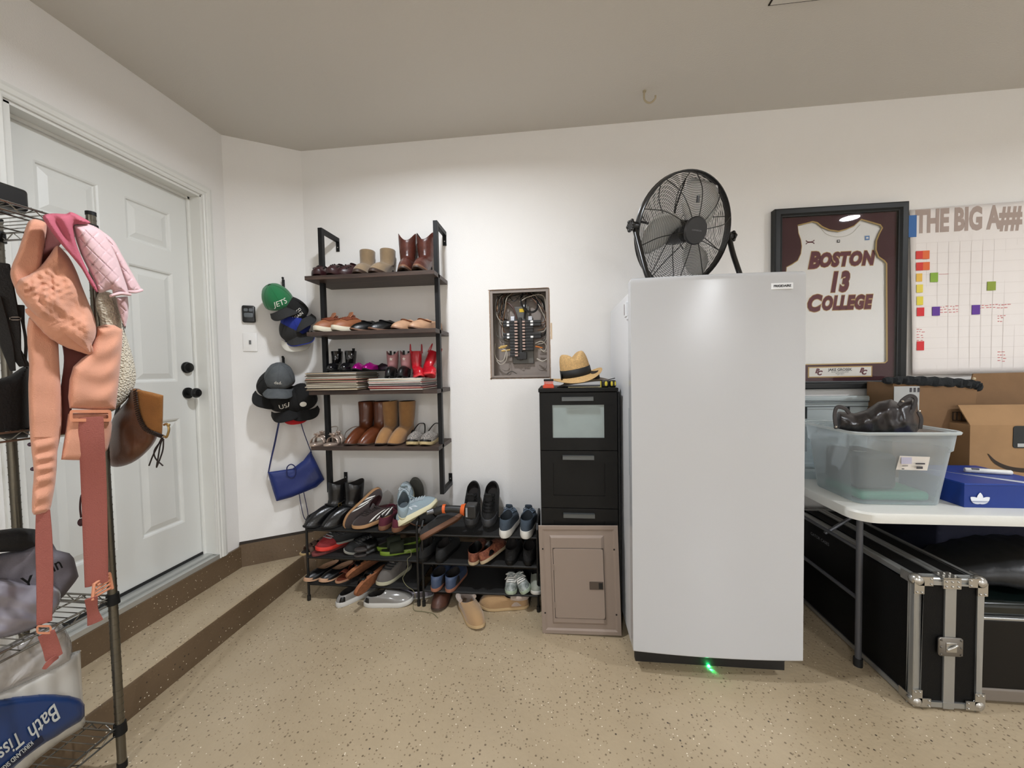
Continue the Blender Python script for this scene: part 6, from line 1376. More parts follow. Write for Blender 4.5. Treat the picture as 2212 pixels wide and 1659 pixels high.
b = MB(); b.tube(spline([at(874, 1195, Y=2.10), at(885, 1188, Y=2.09), at(888, 1200, Y=2.09), at(880, 1208, Y=2.09), at(881, 1222, Y=2.09), at(876, 1238, Y=2.09), at(870, 1250, Y=2.09), at(878, 1265, Y=2.085), at(893, 1276, Y=2.085), at(897, 1290, Y=2.085), at(893, 1305, Z=.004), at(895, 1318, Z=.004), at(915, 1321, Z=.004), at(935, 1325, Z=.004), at(946, 1335, Z=.004)], 6), .0016, 6)
tag(b.build('loose_cord', m_cord), 'thin grey cord hanging from the left rack and trailing on the floor', 'cord')
# level 3 of left rack
m_tanin = mat('tan_insole', '#b08b6e', .7)
t = shoe('flat_shoe', '', 'shoe', 'black open-toe flats on the left rack', L=.25, W=.088, sole=(.012, .010), sole_m=m_tanin, up_m=mat('black_satin', '#0f0f10', .35), lin_m=m_tanin, collar=(.03, .034, .075), hb=.04, hf=.04, toecap=(m_tanin, .22, .75))
pair(t, ['left black flat with tan toe on the low deck', 'right black flat with tan toe on the low deck'], [(700, 1248, 2.2, A3, -24), (732, 1250, 2.2, A3, -24)])
m_rb = mat('russet_leather', '#6a3322', .5)
t = sandal('russet brown sandal beside the black tan-toed flats', None, mat('russet_sole', '#a3785c', .6), m_rb, straps=((.74, .04), (.5, .055)), foot_m=m_rb); pose(t, X(765, 1247, 2.22), 2.22, A3, -20)
m_cork = mat('cork_sole', '#8a5636', .9, bump=.6, bs=150, var=.2, vs=60)
t = sandal('', 'cork soled sandals tipped on edge', m_cork, m_black, straps=((.72, .045), (.48, .06)), foot_m=m_black, sole=(.020, .016), heelstrap=False)
t['label'] = 'black-strapped cork sandal leaning on edge, the rear one'; pose(t, X(795, 1238, 2.2), 2.19, A3 + .062, -40, 12, -58)
c = copy_thing(t, 'black-strapped cork sandal hanging over the low deck edge, sole showing'); pose(c, X(806, 1252, 2.1), 2.10, A3 + .03, -42, 26, -74)
t = shoe('high_top_sneaker', 'grey high-top sneaker with pale sole on the low deck', 'shoe', None, L=.27, W=.098, sole=(.024, .022), sole_m=mat('dirty_cream_sole', '#a8a48d', .6), up_m=mat('grey_canvas', '#5a5551', .85, bump=.3, bs=300), lin_m=m_lin, collar=(.06, .036, .05), hb=.09, hf=.095, laces=(5, m_dg), tongue=(mat('grey_canvas', '#5a5551'), .03)); pose(t, X(853, 1245, 2.2), 2.20, A3, -22)
# floor under left rack
m_gp = mat('grey_patent', '#7d7b78', .12, spec=.8); m_ws = mat('white_sole', '#c9c8c4', .4)
t = shoe('sneaker', '', 'shoe', 'grey shiny sneakers on the floor', L=.28, W=.1, sole=(.03, .028), sole_m=m_ws, up_m=m_gp, lin_m=m_lin, collar=(.065, .034, .052), hb=.062, hf=.075, stripes=(m_black, 1, 2.35, .0, .45, 0, .05, .75))
t['label'] = 'grey shiny sneaker seen from its heel on the floor'; pose(t, X(772, 1290, 2.14), 2.16, .0, 148)
c = copy_thing(t, 'grey shiny sneaker side-on, on the floor below the cork sandals'); pose(c, X(838, 1293, 2.09), 2.10, .0, 100)
t = shoe('flat_shoe', 'silver shoe poking out between the two racks on the floor', 'shoe', None, L=.24, W=.08, sole=(.01, .008), sole_m=m_ws, up_m=mat('dull_silver', '#8e8992', .35, .5), lin_m=m_lin, collar=(.03, .03, .07), hb=.04, hf=.045); pose(t, X(893, 1300, 2.18), 2.18, 0, -75)

# ---- right rack
m_char = mat('charcoal_felt', '#2a2a2b', .9, bump=.3, bs=300)
t = shoe('slip_on_shoe', '', 'shoe', 'charcoal slip-ons with brown soles', L=.27, W=.098, sole=(.026, .022), sole_m=m_gum2, up_m=m_char, lin_m=m_lin, collar=(.055, .036, .06), hb=.055, hf=.07)
t['label'] = 'charcoal slip-on shoe tipped up under the cordless tool'; pose(t, X(958, 1128, 2.10), 2.10, B1_ + .03, 98, -27, 26)
c = copy_thing(t, 'charcoal slip-on shoe lying behind the tipped one'); pose(c, X(932, 1110, 2.2), 2.22, B1_ + .05, -60, 10, 55)
m_bnb = mat('black_mesh', '#101010', .8, bump=.6, bs=350, bkind='voronoi')
t = shoe('running_shoe', '', 'shoe', 'black running shoes propped against the wall', L=.30, W=.108, sole=(.034, .030), sole_m=mat('black_foam', '#232323', .7), up_m=m_bnb, lin_m=m_lin, collar=(.068, .036, .052), hb=.085, hf=.095, laces=(6, m_blacks), tongue=(m_bnb, .03), spring=.025, toecap=(mat('dark_grey_overlay', '#333436', .6), .3, 1.1))
pair(t, ['left black running shoe propped toe-down against the wall', 'right black running shoe propped toe-down against the wall'], [(1023, 1110, 2.27, B1_ + .098, 4, 42), (1063, 1110, 2.27, B1_ + .098, -2, 42)])
m_slate = mat('slate_blue_knit', '#3a4550', .85, bump=.6, bs=350, bkind='voronoi')
t = shoe('running_shoe', '', 'shoe', 'slate blue running shoes with white heels', L=.29, W=.105, sole=(.042, .030), sole_m=m_white, up_m=m_slate, lin_m=mat('dark_slate_lining', '#20262c', .8), collar=(.066, .036, .052), hb=.095, hf=.10, laces=(6, mat('slate_laces', '#4b5866', .7)), tongue=(m_slate, .03))
pair(t, ['left slate blue running shoe, heel towards the viewer', 'right slate blue running shoe beside the drawer cabinet'], [(1100, 1130, 2.20, B1_, 174), (1142, 1132, 2.20, B1_, 176)])
# cordless tool
dt = thing('cordless_multi_tool', 'orange and black cordless power tool lying across the shoes', 'power tool', at(985, 1100, Y=2.10))
Mto = mat('tool_orange', '#d2602a', .4); Mtb = mat('tool_black', '#191919', .45)
ya = 2.06
b = MB(); b.tube([at(940, 1105, Y=ya), at(955, 1100, Y=ya), at(975, 1099, Y=ya), at(1000, 1101, Y=ya)], [.022, .022, .019, .021], 14); b.build('tool_body', Mtb, dt)
b = MB(); b.tube([at(957, 1099, Y=ya), at(963, 1099, Y=ya)], .0245, 14); b.tube([at(996, 1100, Y=ya), at(1005, 1101, Y=ya)], [.026, .034], 14); b.build('orange_collar', Mto, dt)
c = at(1018, 1102, Y=ya); b = MB(); b.cbox((c.x + .002, ya, c.z), (.062, .07, .072)); b.build('battery_pack', Mtb, dt, bevel=.008, seg=3)
b = MB(); b.cbox((c.x - .018, ya - .036, c.z), (.010, .003, .05)); b.build('battery_label', mat('tool_label_grey', '#8c8f92', .5), dt, smooth=False)
b = MB(); b.tube([at(935, 1104, Y=ya - .01), at(922, 1108, Y=ya - .03)], [.016, .012], 12); b.build('tool_head', mat('tool_steel', '#6a6a6c', .35, .7), dt)
# right rack, deck 2
t = shoe('running_shoe', '', 'shoe', 'dark running shoes on the right rack', L=.28, W=.1, sole=(.024, .02), sole_m=m_blacks, up_m=mat('near_black_knit', '#111213', .8, bump=.3, bs=300), lin_m=m_lin, collar=(.062, .034, .054), hb=.075, hf=.085, laces=(5, m_dg))
pair(t, ['left dark running shoe at the left end of the right middle deck', 'right dark running shoe at the left end of the right middle deck'], [(933, 1205, 2.22, B2, 172), (968, 1206, 2.22, B2, 172)])
Mora = mat('orange_brown_pattern', '#5c2a1b', .8, c2='#8a5238', vs=60, bump=.3, bs=200)
t = shoe('moccasin', '', 'shoe', 'orange patterned slippers on the right rack', L=.26, W=.1, sole=(.018, .016), sole_m=mat('pale_tan_sole', '#a89578', .7), up_m=Mora, lin_m=m_black, collar=(.056, .040, .062), hb=.062, hf=.070)
pair(t, ['left orange patterned slipper, heel out', 'right orange patterned slipper, tipped over'], [(1033, 1208, 2.20, B2, 176), (1069, 1204, 2.19, B2 + .01, 158, 0, 24)])
t = shoe('running_shoe', '', 'shoe', 'black shoes in the dark right corner of the rack', L=.28, W=.1, sole=(.024, .02), sole_m=m_blacks, up_m=m_bnb, lin_m=m_lin, collar=(.062, .034, .054), hb=.075, hf=.085, laces=(5, m_dg))
pair(t, ['left one of two black shoes in the shaded right end of the middle deck', 'right one of two black shoes in the shaded right end of the middle deck'], [(1110, 1210, 2.23, B2, 176), (1146, 1210, 2.23, B2, 178)])
# deck 3
m_dblue = mat('dusty_blue_rubber', '#3a475f', .5, var=.1, vs=20)
t = shoe('slip_on_shoe', '', 'shoe', 'dusty blue slip-ons on the right rack', L=.26, W=.098, sole=(.020, .018), sole_m=mat('rust_sole', '#8a5a45', .7), up_m=m_dblue, lin_m=m_lin, collar=(.052, .040, .062), hb=.078, hf=.070, q=2.6)
pair(t, ['left dusty blue slip-on shoe, heel out', 'right dusty blue slip-on shoe, heel out'], [(955, 1262, 2.20, B3, 176), (986, 1264, 2.20, B3, 174)])
m_gs = mat('silver_green_mesh', '#6f7672', .5, c2='#a8aca8', vs=50)
t = shoe('running_shoe', '', 'shoe', 'small silver sneakers on the low right deck', L=.20, W=.075, sole=(.022, .02), sole_m=mat('pale_mint_sole', '#a9b8a4', .6), up_m=m_gs, lin_m=m_lin, collar=(.042, .026, .042), hb=.055, hf=.065, laces=(5, m_white), tongue=(m_gs, .015))
pair(t, ['small silver sneaker, left of the trio on the low right deck', 'small silver sneaker tipped over, middle of the trio'], [(1105, 1272, 2.16, B3, 4), (1133, 1272, 2.16, B3 + .012, 14, 0, -26)])
c = shoe('running_shoe', 'small pale sneaker partly hidden by the panel cover', 'shoe', None, L=.20, W=.075, sole=(.024, .02), sole_m=m_white, up_m=mat('pale_grey_mesh', '#8f9286', .7), lin_m=m_lin, collar=(.042, .026, .042), hb=.06, hf=.065); pose(c, X(1158, 1276, 2.17), 2.17, B3, 4)
# floor
Mfur = mat('shearling', '#a8978a', 1, bump=1.5, bs=90, sheen=.5)
m_ts = mat('tan_slipper_suede', '#a0805a', .95, bump=.4, bs=260, sheen=.3)
t = shoe('slipper', 'dark brown slipper on the floor under the right rack', 'slipper', None, L=.26, W=.105, sole=(.014, .012), sole_m=m_brownsole, up_m=L_('brown_slipper_leather', '#4a2c20', .5), lin_m=m_lin, collar=(.055, .042, .070), hb=.045, hf=.065, strap=(m_brownsole, .7, 1.1, .008)); pose(t, X(953, 1305, 2.13), 2.17, 0, -2)
def furx(t, S):
    b = MB(); R = []
    for k in range(21):
        th = PI + (k / 20 - .5) * 3.6; R.append(S(.98, th) + Vector((0, 0, .008)))
    b.tube(R, [.010 + .007 * math.sin(PI * k / 20) for k in range(21)], 10); b.build('shearling_cuff', Mfur, t)
t = shoe('slipper', '', 'slipper', 'tan slippers with shearling cuffs', L=.285, W=.108, sole=(.018, .016), sole_m=mat('tan_slipper_sole', '#b59a72', .8), up_m=m_ts, lin_m=Mfur, collar=(.058, .042, .072), hb=.062, hf=.072, extra=furx, q=2.3)
t['label'] = 'tan slipper with shearling cuff lying in front of the right rack'; pose(t, X(1015, 1312, 2.02), 2.035, 0, 34)
c = copy_thing(t, 'tan slipper with shearling cuff lying sideways under the right rack'); pose(c, X(1088, 1303, 2.12), 2.13, 0, -84)

# ================================================================== WIRE SHELVING AT LEFT
Mch = mat('chrome_wire', '#8e8c86', .22, .95); Mchd = mat('dark_chrome_post', '#6c685e', .3, .9)
wsx0, wsx1, wsy0, wsy1 = -1.855, -1.495, .20, 1.126
ws = thing('wire_shelving_unit', 'chrome wire shelving unit at the left edge, draped with bags and clothes', 'wire shelf', (-1.67, .66, 0))
for x in (wsx0, wsx1):
    for y in (wsy0, wsy1):
        zf = TZ + .001 if x < -1.7 else 0.0
        b = MB(); b.tube([(x, y, zf + .02), (x, y, 1.865)], .0125, 14)
        z = .12
        while z < 1.85: b.tube([(x, y, z), (x, y, z + .003)], .0133, 14); z += .0254
        o = b.build('post', Mchd, ws)
        b = MB(); b.tube([(x, y, zf), (x, y, zf + .022)], .014, 12); b.tube([(x, y, 1.863), (x, y, 1.875)], .0135, 12); b.build('post_cap', m_blacks, ws)
for z in (.15, .60, 1.19, 1.825):
    b = MB(); r = .0028
    for (xa, ya, xb, yb_) in ((wsx0, wsy0, wsx1, wsy0), (wsx0, wsy1, wsx1, wsy1), (wsx0, wsy0, wsx0, wsy1), (wsx1, wsy0, wsx1, wsy1)):
        for dz in (0, -.024): b.tube([(xa, ya, z + dz), (xb, yb_, z + dz)], .0032, 6)
        L = math.hypot(xb - xa, yb_ - ya); n = int(L / .028)
        b.tube([(lerp(xa, xb, k / n), lerp(ya, yb_, k / n), z - (.024 if k % 2 else 0)) for k in range(n + 1)], .0018, 5)
    n = int((wsy1 - wsy0) / .024)
    for k in range(1, n): y = lerp(wsy0, wsy1, k / n); b.tube([(wsx0, y, z + .003), (wsx1, y, z + .003)], .0017, 5)
    for x in (-1.75, -1.60): b.tube([(x, wsy0, z - .003), (x, wsy1, z - .003)], .0026, 6)
    o = b.build('wire_shelf', Mch, ws)
    for x in (wsx0, wsx1):
        for y in (wsy0, wsy1):
            b = MB(); b.tube([(x, y, z - .028), (x, y, z + .008)], [.0185, .0165], 12); b.build('corner_collar', m_blacks, o)

PX = -1.452
fX = lambda X0: (lambda px, py, h: at(px, py, X=X0 + h))
VW = (.78, -.62, 0)
def padpx(b, pts, X0=PX, k=650, **kw):
    Q = [at(p[0], p[1], X=X0 + (p[4] if len(p) > 4 else 0)) for p in pts]
    pad(b, [(q, p[2] * (q - EYE).dot(_F) / FPX * 1.0, p[3]) for p, q in zip(pts, Q)], view=[EYE.x - Q[0].x, EYE.y - Q[0].y, 0], **kw)
Mpe = mat('peach_cotton', '#d3967a', .9, bump=.5, bs=420, var=.05, vs=9, sheen=.25); Mpw = mat('peach_webbing', '#96544a', .75, bump=.6, bs=350); Mpb = mat('peach_plastic', '#d6906f', .4)
cr = thing('baby_carrier', 'peach padded baby carrier with hanging straps draped on the wire shelving', 'baby carrier', at(150, 1000, X=PX))
out = [(63, 477), (76, 473), (97, 480), (101, 492), (97, 520), (91, 560), (88, 585), (74, 612), (66, 655), (44, 640), (30, 618), (22, 592), (27, 570), (38, 545), (48, 515), (56, 490)]
b = MB(); pillow(b, smoothpoly(out, 3), fX(PX + .02), .026, 13, 2.6, fold=lambda x, y: .0012 * math.sin(y * .09)); b.build('shoulder_pad', Mpe, cr)
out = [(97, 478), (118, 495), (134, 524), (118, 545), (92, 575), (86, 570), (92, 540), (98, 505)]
b = MB(); pillow(b, out, fX(PX - .01), .010, 12, 3.0); b.build('inner_panel', mat('brown_maroon_cloth', '#6b3a35', .9), cr)  # dark brown-maroon panel between shoulder pad and hood
out = [(122, 531), (136, 540), (152, 560), (166, 588), (177, 618), (190, 650), (202, 680), (208, 706), (206, 728), (198, 745), (196, 764), (184, 758), (160, 742), (130, 722), (98, 700), (72, 680), (48, 650), (34, 628), (40, 604), (62, 592), (88, 574), (106, 552)]
def hood(x, y):
    s_ = max(0, 1 - math.hypot((x - 95) / 60, (y - 620) / 40)); c = (.0042 * math.sin(x * .22 + y * .10 + 2 * math.sin(y * .09)) * math.cos(y * .17 - x * .05) + .0022 * math.sin(x * .31 - y * .27 + 1.5 * math.sin(x * .11)) * math.sin(y * .21 + x * .13)) * (.35 + s_)
    return c + .007 * math.sin((x * .6 + y) * .055) + .008 * math.exp(-((y - 640 - (x - 100) * .75) / 14) ** 2)
b = MB(); pillow(b, smoothpoly(out, 4), fX(PX + .035), .045, 26, 2.6, fold=hood); b.build('hood_panel', Mpe, cr)
b = MB(); padpx(b, [(78, 672, 30, .03, .045), (100, 690, 38, .035, .05), (130, 712, 48, .04, .05), (160, 734, 42, .035, .045), (184, 752, 24, .025, .04), (196, 764, 8, .012, .03)], n=6, sec=16, sq=.8, wob=.02, seed=4); b.build('folded_panel_edge', Mpe, cr)
out = [(62, 686), (100, 690), (122, 700), (126, 740), (129, 800), (133, 860), (134, 905), (130, 945), (124, 975), (123, 1000), (120, 1040), (114, 1075), (107, 1104), (92, 1110), (78, 1112), (69, 1106), (70, 1060), (73, 1020), (68, 975), (64, 930), (62, 880), (61, 830), (63, 790), (59, 740)]
b = MB(); pillow(b, smoothpoly(out, 2), fX(PX + .005), .022, 17, 2.3, fold=lambda x, y: .0008 * math.sin(y * .1) + (.0045 * math.sin(y * .22 + x * .05 + 1.3 * math.sin(y * .05)) if y > 945 else 0)); b.build('shoulder_strap', Mpe, cr)
for (x, y) in ((66, 960), (72, 1013)):
    b = MB(); b.sphere(at(x, y, X=PX), .006, 6); b.build('snap_button', mat('plum_button', '#3c2236', .4), cr)
# brown-maroon back strap behind hood to waist panel (left dark portion)
b = MB(); padpx(b, [(110, 560, 40, .02, -.02), (120, 640, 50, .02, -.02), (150, 700, 40, .02, -.015), (165, 770, 36, .02, -.01), (145, 850, 20, .02, -.01), (140, 930, 16, .02, -.01)], n=6, sec=14); b.build('inner_strap', mat('brown_maroon_cloth', '#6b3a35', .9), cr)
out = [(208, 706), (226, 701), (246, 702), (265, 712), (264, 745), (259, 800), (254, 850), (250, 884), (218, 886), (180, 884), (150, 882), (147, 858), (150, 820), (158, 792), (176, 775), (192, 764), (200, 740), (207, 722)]
b = MB(); pillow(b, out, fX(PX + .02), .030, 24, 2.6, fold=lambda x, y: .0045 * math.sin(y * .13 + x * .02 + 1.2 * math.sin(x * .05)) * (.3 + max(0, (x - 170) / 90)) ); b.build('waist_panel', Mpe, cr)
def pxframe(b, x0, y0, x1, y1, w, X0, t=.006):
    o_ = rrect(x0, y0, x1, y1, 7, 3); i_ = rrect(x0 + w, y0 + w, x1 - w, y1 - w, 2, 3)
    b.loft([[at(x, y, X=X0) for x, y in o_], [at(x, y, X=X0 + t) for x, y in o_], [at(x, y, X=X0 + t) for x, y in i_], [at(x, y, X=X0) for x, y in i_], [at(x, y, X=X0) for x, y in o_]], False, False)
b = MB(); pxframe(b, 150, 885, 241, 911, 7, PX + .035); b.build('belt_slider', Mpb, cr)
out = [(147, 893), (238, 890), (242, 918), (240, 945), (233, 970), (220, 986), (196, 994), (160, 994), (132, 993), (136, 965), (142, 930)]
b = MB(); pillow(b, out, fX(PX + .015), .016, 16, 2.6, fold=lambda x, y: .001 * math.sin(y * .12)); b.build('belt_pad', Mpe, cr)
b = MB(); padpx(b, [(196, 902, 38, .004, .045), (199, 960, 38, .004, .045), (203, 1050, 38, .004, .03), (206, 1150, 37, .004, .025), (209, 1262, 35, .004, .025)], n=6, sec=10, sq=.4); b.build('webbing_strap', Mpw, cr)
b = MB()
for k in range(4): b.tube([at(200 + k * 3, 1292 - k * 9, X=PX + .03), at(238, 1270 - k * 9, X=PX + .02)], .004, 7)
b.tube([at(200, 1296, X=PX + .03), at(203, 1262, X=PX + .03), at(237, 1238, X=PX + .02)], .0045, 7); b.tube([at(236, 1240, X=PX + .02), at(242, 1272, X=PX + .02)], .005, 7); b.build('ladder_buckle', Mpb, cr)
b = MB(); padpx(b, [(197, 1292, 20, .004, .03), (200, 1320, 17, .004, .02), (206, 1345, 24, .003, .02)], n=5, sec=8, sq=.4); b.build('webbing_end', Mpw, cr)
b = MB(); padpx(b, [(93, 1104, 20, .004, .012), (95, 1170, 24, .004, .015), (97, 1250, 24, .004, .018), (96, 1345, 22, .004, .02)], n=6, sec=10, sq=.4); b.build('webbing_strap', Mpw, cr)
b = MB(); b.M = Matrix.Identity(4); pxframe(b, 78, 1350, 112, 1370, 5, PX + .022, .008); b.build('buckle', Mpb, cr)
b = MB(); padpx(b, [(100, 1368, 24, .004, .025), (110, 1395, 24, .004, .025), (117, 1420, 25, .004, .028)], n=5, sec=8, sq=.4); b.build('webbing_end', Mpw, cr)
b = MB(); padpx(b, [(124, 1418, 12, .004, .030), (108, 1430, 12, .004, .034), (96, 1444, 8, .004, .03)], n=5, sec=8, sq=.4); b.build('webbing_tip', Mpw, cr)
# jacket
Mjk = mat('pale_pink_quilt', '#d6b3b6', .6, bump=.5, bs=60, sheen=.3, spec=.5); Mrose = mat('rose_lining', '#b3596a', .85, bump=.4, bs=300)
jk = thing('quilted_jacket', 'pale pink quilted jacket with rose lining tossed on top of the carrier', 'jacket', at(210, 560, X=PX + .08))
out = [(92, 467), (112, 461), (142, 462), (152, 458), (168, 464), (196, 481), (178, 485), (160, 486), (160, 505), (166, 530), (178, 560), (192, 590), (206, 615), (212, 634), (196, 615), (176, 580), (150, 548), (126, 520), (104, 490)]
b = MB(); pillow(b, smoothpoly(out, 3), fX(PX + .095), .022, 14, 2.3, fold=lambda x, y: .006 * math.sin((x - y * .6) * .16)); b.build('rose_lining', Mrose, jk)
quilt = lambda x, y: -.0032 * (abs(math.sin((x + y) * .11)) < .16) - .0032 * (abs(math.sin((x - y) * .11)) < .16) + .006 * math.sin((x * .9 - y * .55) * .10)
out = [(158, 486), (180, 483), (200, 487), (222, 503), (240, 530), (254, 560), (266, 595), (277, 628), (276, 638), (262, 633), (245, 636), (240, 625), (214, 633), (204, 608), (190, 580), (176, 552), (165, 522), (159, 500)]
b = MB(); pillow(b, smoothpoly(out, 3), fX(PX + .075), .034, 20, 2.1, fold=quilt); b.build('front_sleeve', Mjk, jk)
out = [(200, 487), (222, 500), (246, 520), (262, 548), (280, 580), (296, 608), (305, 624), (303, 630), (280, 631), (270, 610), (258, 580), (242, 548), (222, 515)]
b = MB(); pillow(b, smoothpoly(out, 3), fX(PX + .035), .030, 16, 2.1, fold=quilt); b.build('back_sleeve', Mjk, jk)
b = MB(); padpx(b, [(243, 638, 6, .014, .10), (260, 634, 8, .016, .10), (277, 636, 6, .014, .10)], n=4, sec=10); b.build('cuff', Mjk, jk)
b = MB(); padpx(b, [(279, 630, 6, .012, .05), (292, 630, 7, .012, .05), (305, 627, 6, .010, .05)], n=4, sec=10); b.build('cuff', Mjk, jk)
b = MB(); pillow(b, [(250, 642), (276, 640), (278, 660), (277, 685), (270, 712), (262, 690), (255, 665)], fX(PX + .01), .02, 10, 2.1, fold=quilt); b.build('jacket_hem', Mjk, jk)
# knit
Mkn = mat('cream_waffle_knit', '#d3c9b3', .95, bump=2.0, bs=150, bkind='voronoi', sheen=.3)
out = [(214, 630), (246, 636), (256, 660), (264, 695), (276, 735), (288, 775), (294, 810), (290, 835), (278, 858), (258, 878), (236, 890), (200, 880), (170, 860), (200, 760), (215, 700), (206, 660)]
b = MB(); pillow(b, smoothpoly(out, 3), fX(PX - .035), .028, 26, 2.6, fold=lambda x, y: .004 * math.sin(x * .10 + y * .03))
tag(b.build('knit_cardigan', Mkn), 'cream waffle-knit garment hanging behind the peach carrier', 'knitwear')
# brown bag
Mbr = L_('saddle_brown_leather', '#5d3a26', .38, var=.15, vs=10); Msu = mat('mustard_suede', '#815528', .95, bump=.5, bs=240, var=.12, vs=16)
bb2 = thing('leather_handbag', 'brown leather handbag with laced mustard suede flap hanging by the door', 'handbag', at(300, 930, Y=1.17))
fY = lambda Y0: (lambda px, py, h: at(px, py, Y=Y0 - h))
out = [(286, 840), (276, 862), (258, 884), (243, 905), (234, 945), (228, 985), (232, 1002), (252, 1009), (285, 1000), (315, 978), (336, 952), (340, 930), (330, 880), (310, 845)]
b = MB(); pillow(b, smoothpoly(out, 3), fY(1.20), .055, 34, 2.8, fold=lambda x, y: .004 * math.sin(x * .09 - y * .05)); b.build('bag_body', Mbr, bb2)
out = [(288, 840), (306, 843), (330, 848), (353, 854), (352, 900), (350, 946), (334, 940), (314, 932), (302, 914), (294, 890), (289, 862)]
b = MB(); pillow(b, out, fY(1.135), .010, 10, 2.6, fold=lambda x, y: .0012 * math.sin(x * .12)); b.build('suede_flap', Msu, bb2)
b = MB(); sp_ = spline([(291, 845, 0), (293, 868, 0), (297, 892, 0), (304, 912, 0), (315, 928, 0), (333, 937, 0), (349, 943, 0)], 5)
for i, v in enumerate(sp_):
    b.tube([at(v.x - 3, v.y + 2, Y=1.123), at(v.x + 4, v.y - 3, Y=1.120)], .0024, 5)
b.build('whip_stitching', mat('dark_lacing', '#1f140e', .8), bb2)
b = MB(); b.tube([at(v.x, v.y, Y=1.12) for v in spline([(354, 918, 0), (361, 916, 0), (365, 928, 0), (360, 944, 0), (354, 942, 0)], 4)], .0035, 7); b.sphere(at(364, 918, Y=1.12), .005, 6); b.build('brass_clasp', mat('aged_brass', '#a58b5c', .25, .9), bb2)
b = MB()
for pts in ([(352, 945), (346, 962), (342, 985), (338, 1008)], [(350, 945), (340, 965), (330, 985), (322, 1006)], [(353, 948), (352, 970), (346, 990), (338, 1010)], [(350, 950), (334, 972), (336, 990), (352, 1006)]):
    b.tube(spline([at(x, y, Y=1.125) for x, y in pts], 4), .0022, 5)
b.build('tassel', mat('dark_lacing', '#1f140e', .8), bb2)
b = MB(); pad(b, [(at(262, 700, Y=1.19), .014, .005), (at(272, 770, Y=1.2), .014, .005), (at(262, 850, Y=1.2), .014, .005), (at(250, 900, Y=1.2), .014, .005)], n=5, sec=8); b.build('shoulder_strap', m_black, bb2)
# dark red pull cord
b = MB(); b.tube(spline([at(187, 1058, X=PX + .0), at(176, 1070, X=PX), at(173, 1095, X=PX), at(175, 1118, X=PX)], 5), .0022, 6); p = at(176, 1128, X=PX); b.sphere(p, .011, 6, (.8, .8, 1.15))
tag(b.build('hanging_cord', mat('plum_cord', '#3a1a20', .7)), 'dark plum cord with a small bead hanging beside the peach webbing', 'cord')

# ---- left shelf contents
Mnyl = mat('black_nylon_bag', '#0d0d0e', .7, bump=.4, bs=200)
bp_ = thing('backpack', 'black backpack with hanging straps at the left edge of the wire shelving', 'backpack', at(30, 870, X=-1.56))
out = [(-60, 800), (-20, 815), (0, 818), (20, 812), (45, 795), (64, 785), (66, 850), (64, 930), (60, 945), (20, 948), (-60, 940)]
b = MB(); pillow(b, out, fX(-1.56), .05, 24, 4); b.build('bag_body', Mnyl, bp_)
for pts in ([(4, 570, 22, .006), (14, 640, 26, .006), (24, 700, 26, .006), (34, 760, 16, .005), (48, 790, 10, .005)], [(-14, 640, 22, .006), (2, 700, 22, .006), (16, 750, 18, .005), (28, 800, 8, .004)], [(-4, 660, 10, .004), (20, 720, 10, .004), (44, 770, 12, .004), (58, 790, 10, .004)], [(44, 660, 12, .004), (50, 700, 5, .003), (56, 740, 5, .003), (54, 785, 5, .003)]):
    b = MB(); padpx(b, pts, X0=-1.50, n=5, sec=8, sq=.5); b.build('strap', Mnyl, bp_)
b = MB(); pxframe(b, 20, 684, 46, 692, 2, -1.49, .004); b.build('strap_buckle', mat('pale_buckle', '#a8a6a0', .4), bp_)
b = MB(); b.box(-1.84, .62, 1.834, -1.56, 1.02, 1.90); tag(b.build('black_case', mat('glossy_black_case', '#0f0f10', .3), bevel=.01, seg=3), 'flat black case on the top wire shelf, behind the carrier', 'case')
b = MB(); b.box(-1.82, .66, 1.905, -1.62, .90, 1.915); tag(b.build('paper_sheet', mat('pale_paper', '#b9b7c4', .6), smooth=False), 'pale paper lying on the black case on the top wire shelf', 'paper')
b = MB(); pad(b, [((-1.84, .95, .90), .2, .03), ((-1.83, .95, 1.02), .21, .035), ((-1.835, .95, 1.15), .2, .03)], n=5, sec=12, view=(.9, -.4, 0), wob=.02)
# grey curtain-like cloth on far post
Mgt = mat('grey_tote_cloth', '#6f6a70', .9, bump=.4, bs=260, var=.06, vs=8)
gt = thing('tote_bag', 'grey cloth tote bag with black handwritten letters on the middle wire shelf', 'tote bag', at(80, 1300, X=-1.54))
out = [(-50, 1190), (0, 1196), (50, 1186), (90, 1162), (112, 1170), (122, 1188), (150, 1195), (160, 1206), (170, 1245), (163, 1256), (140, 1285), (120, 1305), (100, 1310), (0, 1330), (-50, 1330)]
b = MB(); pillow(b, out, fX(-1.58), .035, 20, 3.2, fold=lambda x, y: .004 * math.sin(x * .09 + y * .07)); tb_ = b.build('bag_body', Mgt, gt)
def pxtext(txt, px, py, size, ang, X0, m, parent, nm, sc_=1.0, **kw):
    b = MB(); ca_, sa_ = math.cos(ang), math.sin(ang)
    textmesh(b, txt, size, lambda x, y: at(px + x * ca_ + y * sa_, py + x * sa_ - y * ca_, X=X0), **kw); return b.build(nm, m, parent, smooth=False)
pxtext('in', 122, 1221, 34, -.45, -1.525, m_blacks, tb_, 'lettering', bold=.5)
pxtext('Y', 62, 1262, 44, -.3, -1.52, m_blacks, tb_, 'lettering', bold=.6)
b = MB(); pillow(b, [(-60, 1150), (-10, 1146), (40, 1140), (76, 1143), (81, 1160), (80, 1178), (50, 1190), (0, 1193), (-60, 1192)], fX(-1.55), .04, 18, 3.2)
tag(b.build('black_pouch', Mnyl), 'black pouch lying on top of the grey tote', 'pouch')
Mfilm = bpy.data.materials.new('clear_film'); Mfilm.use_nodes = True
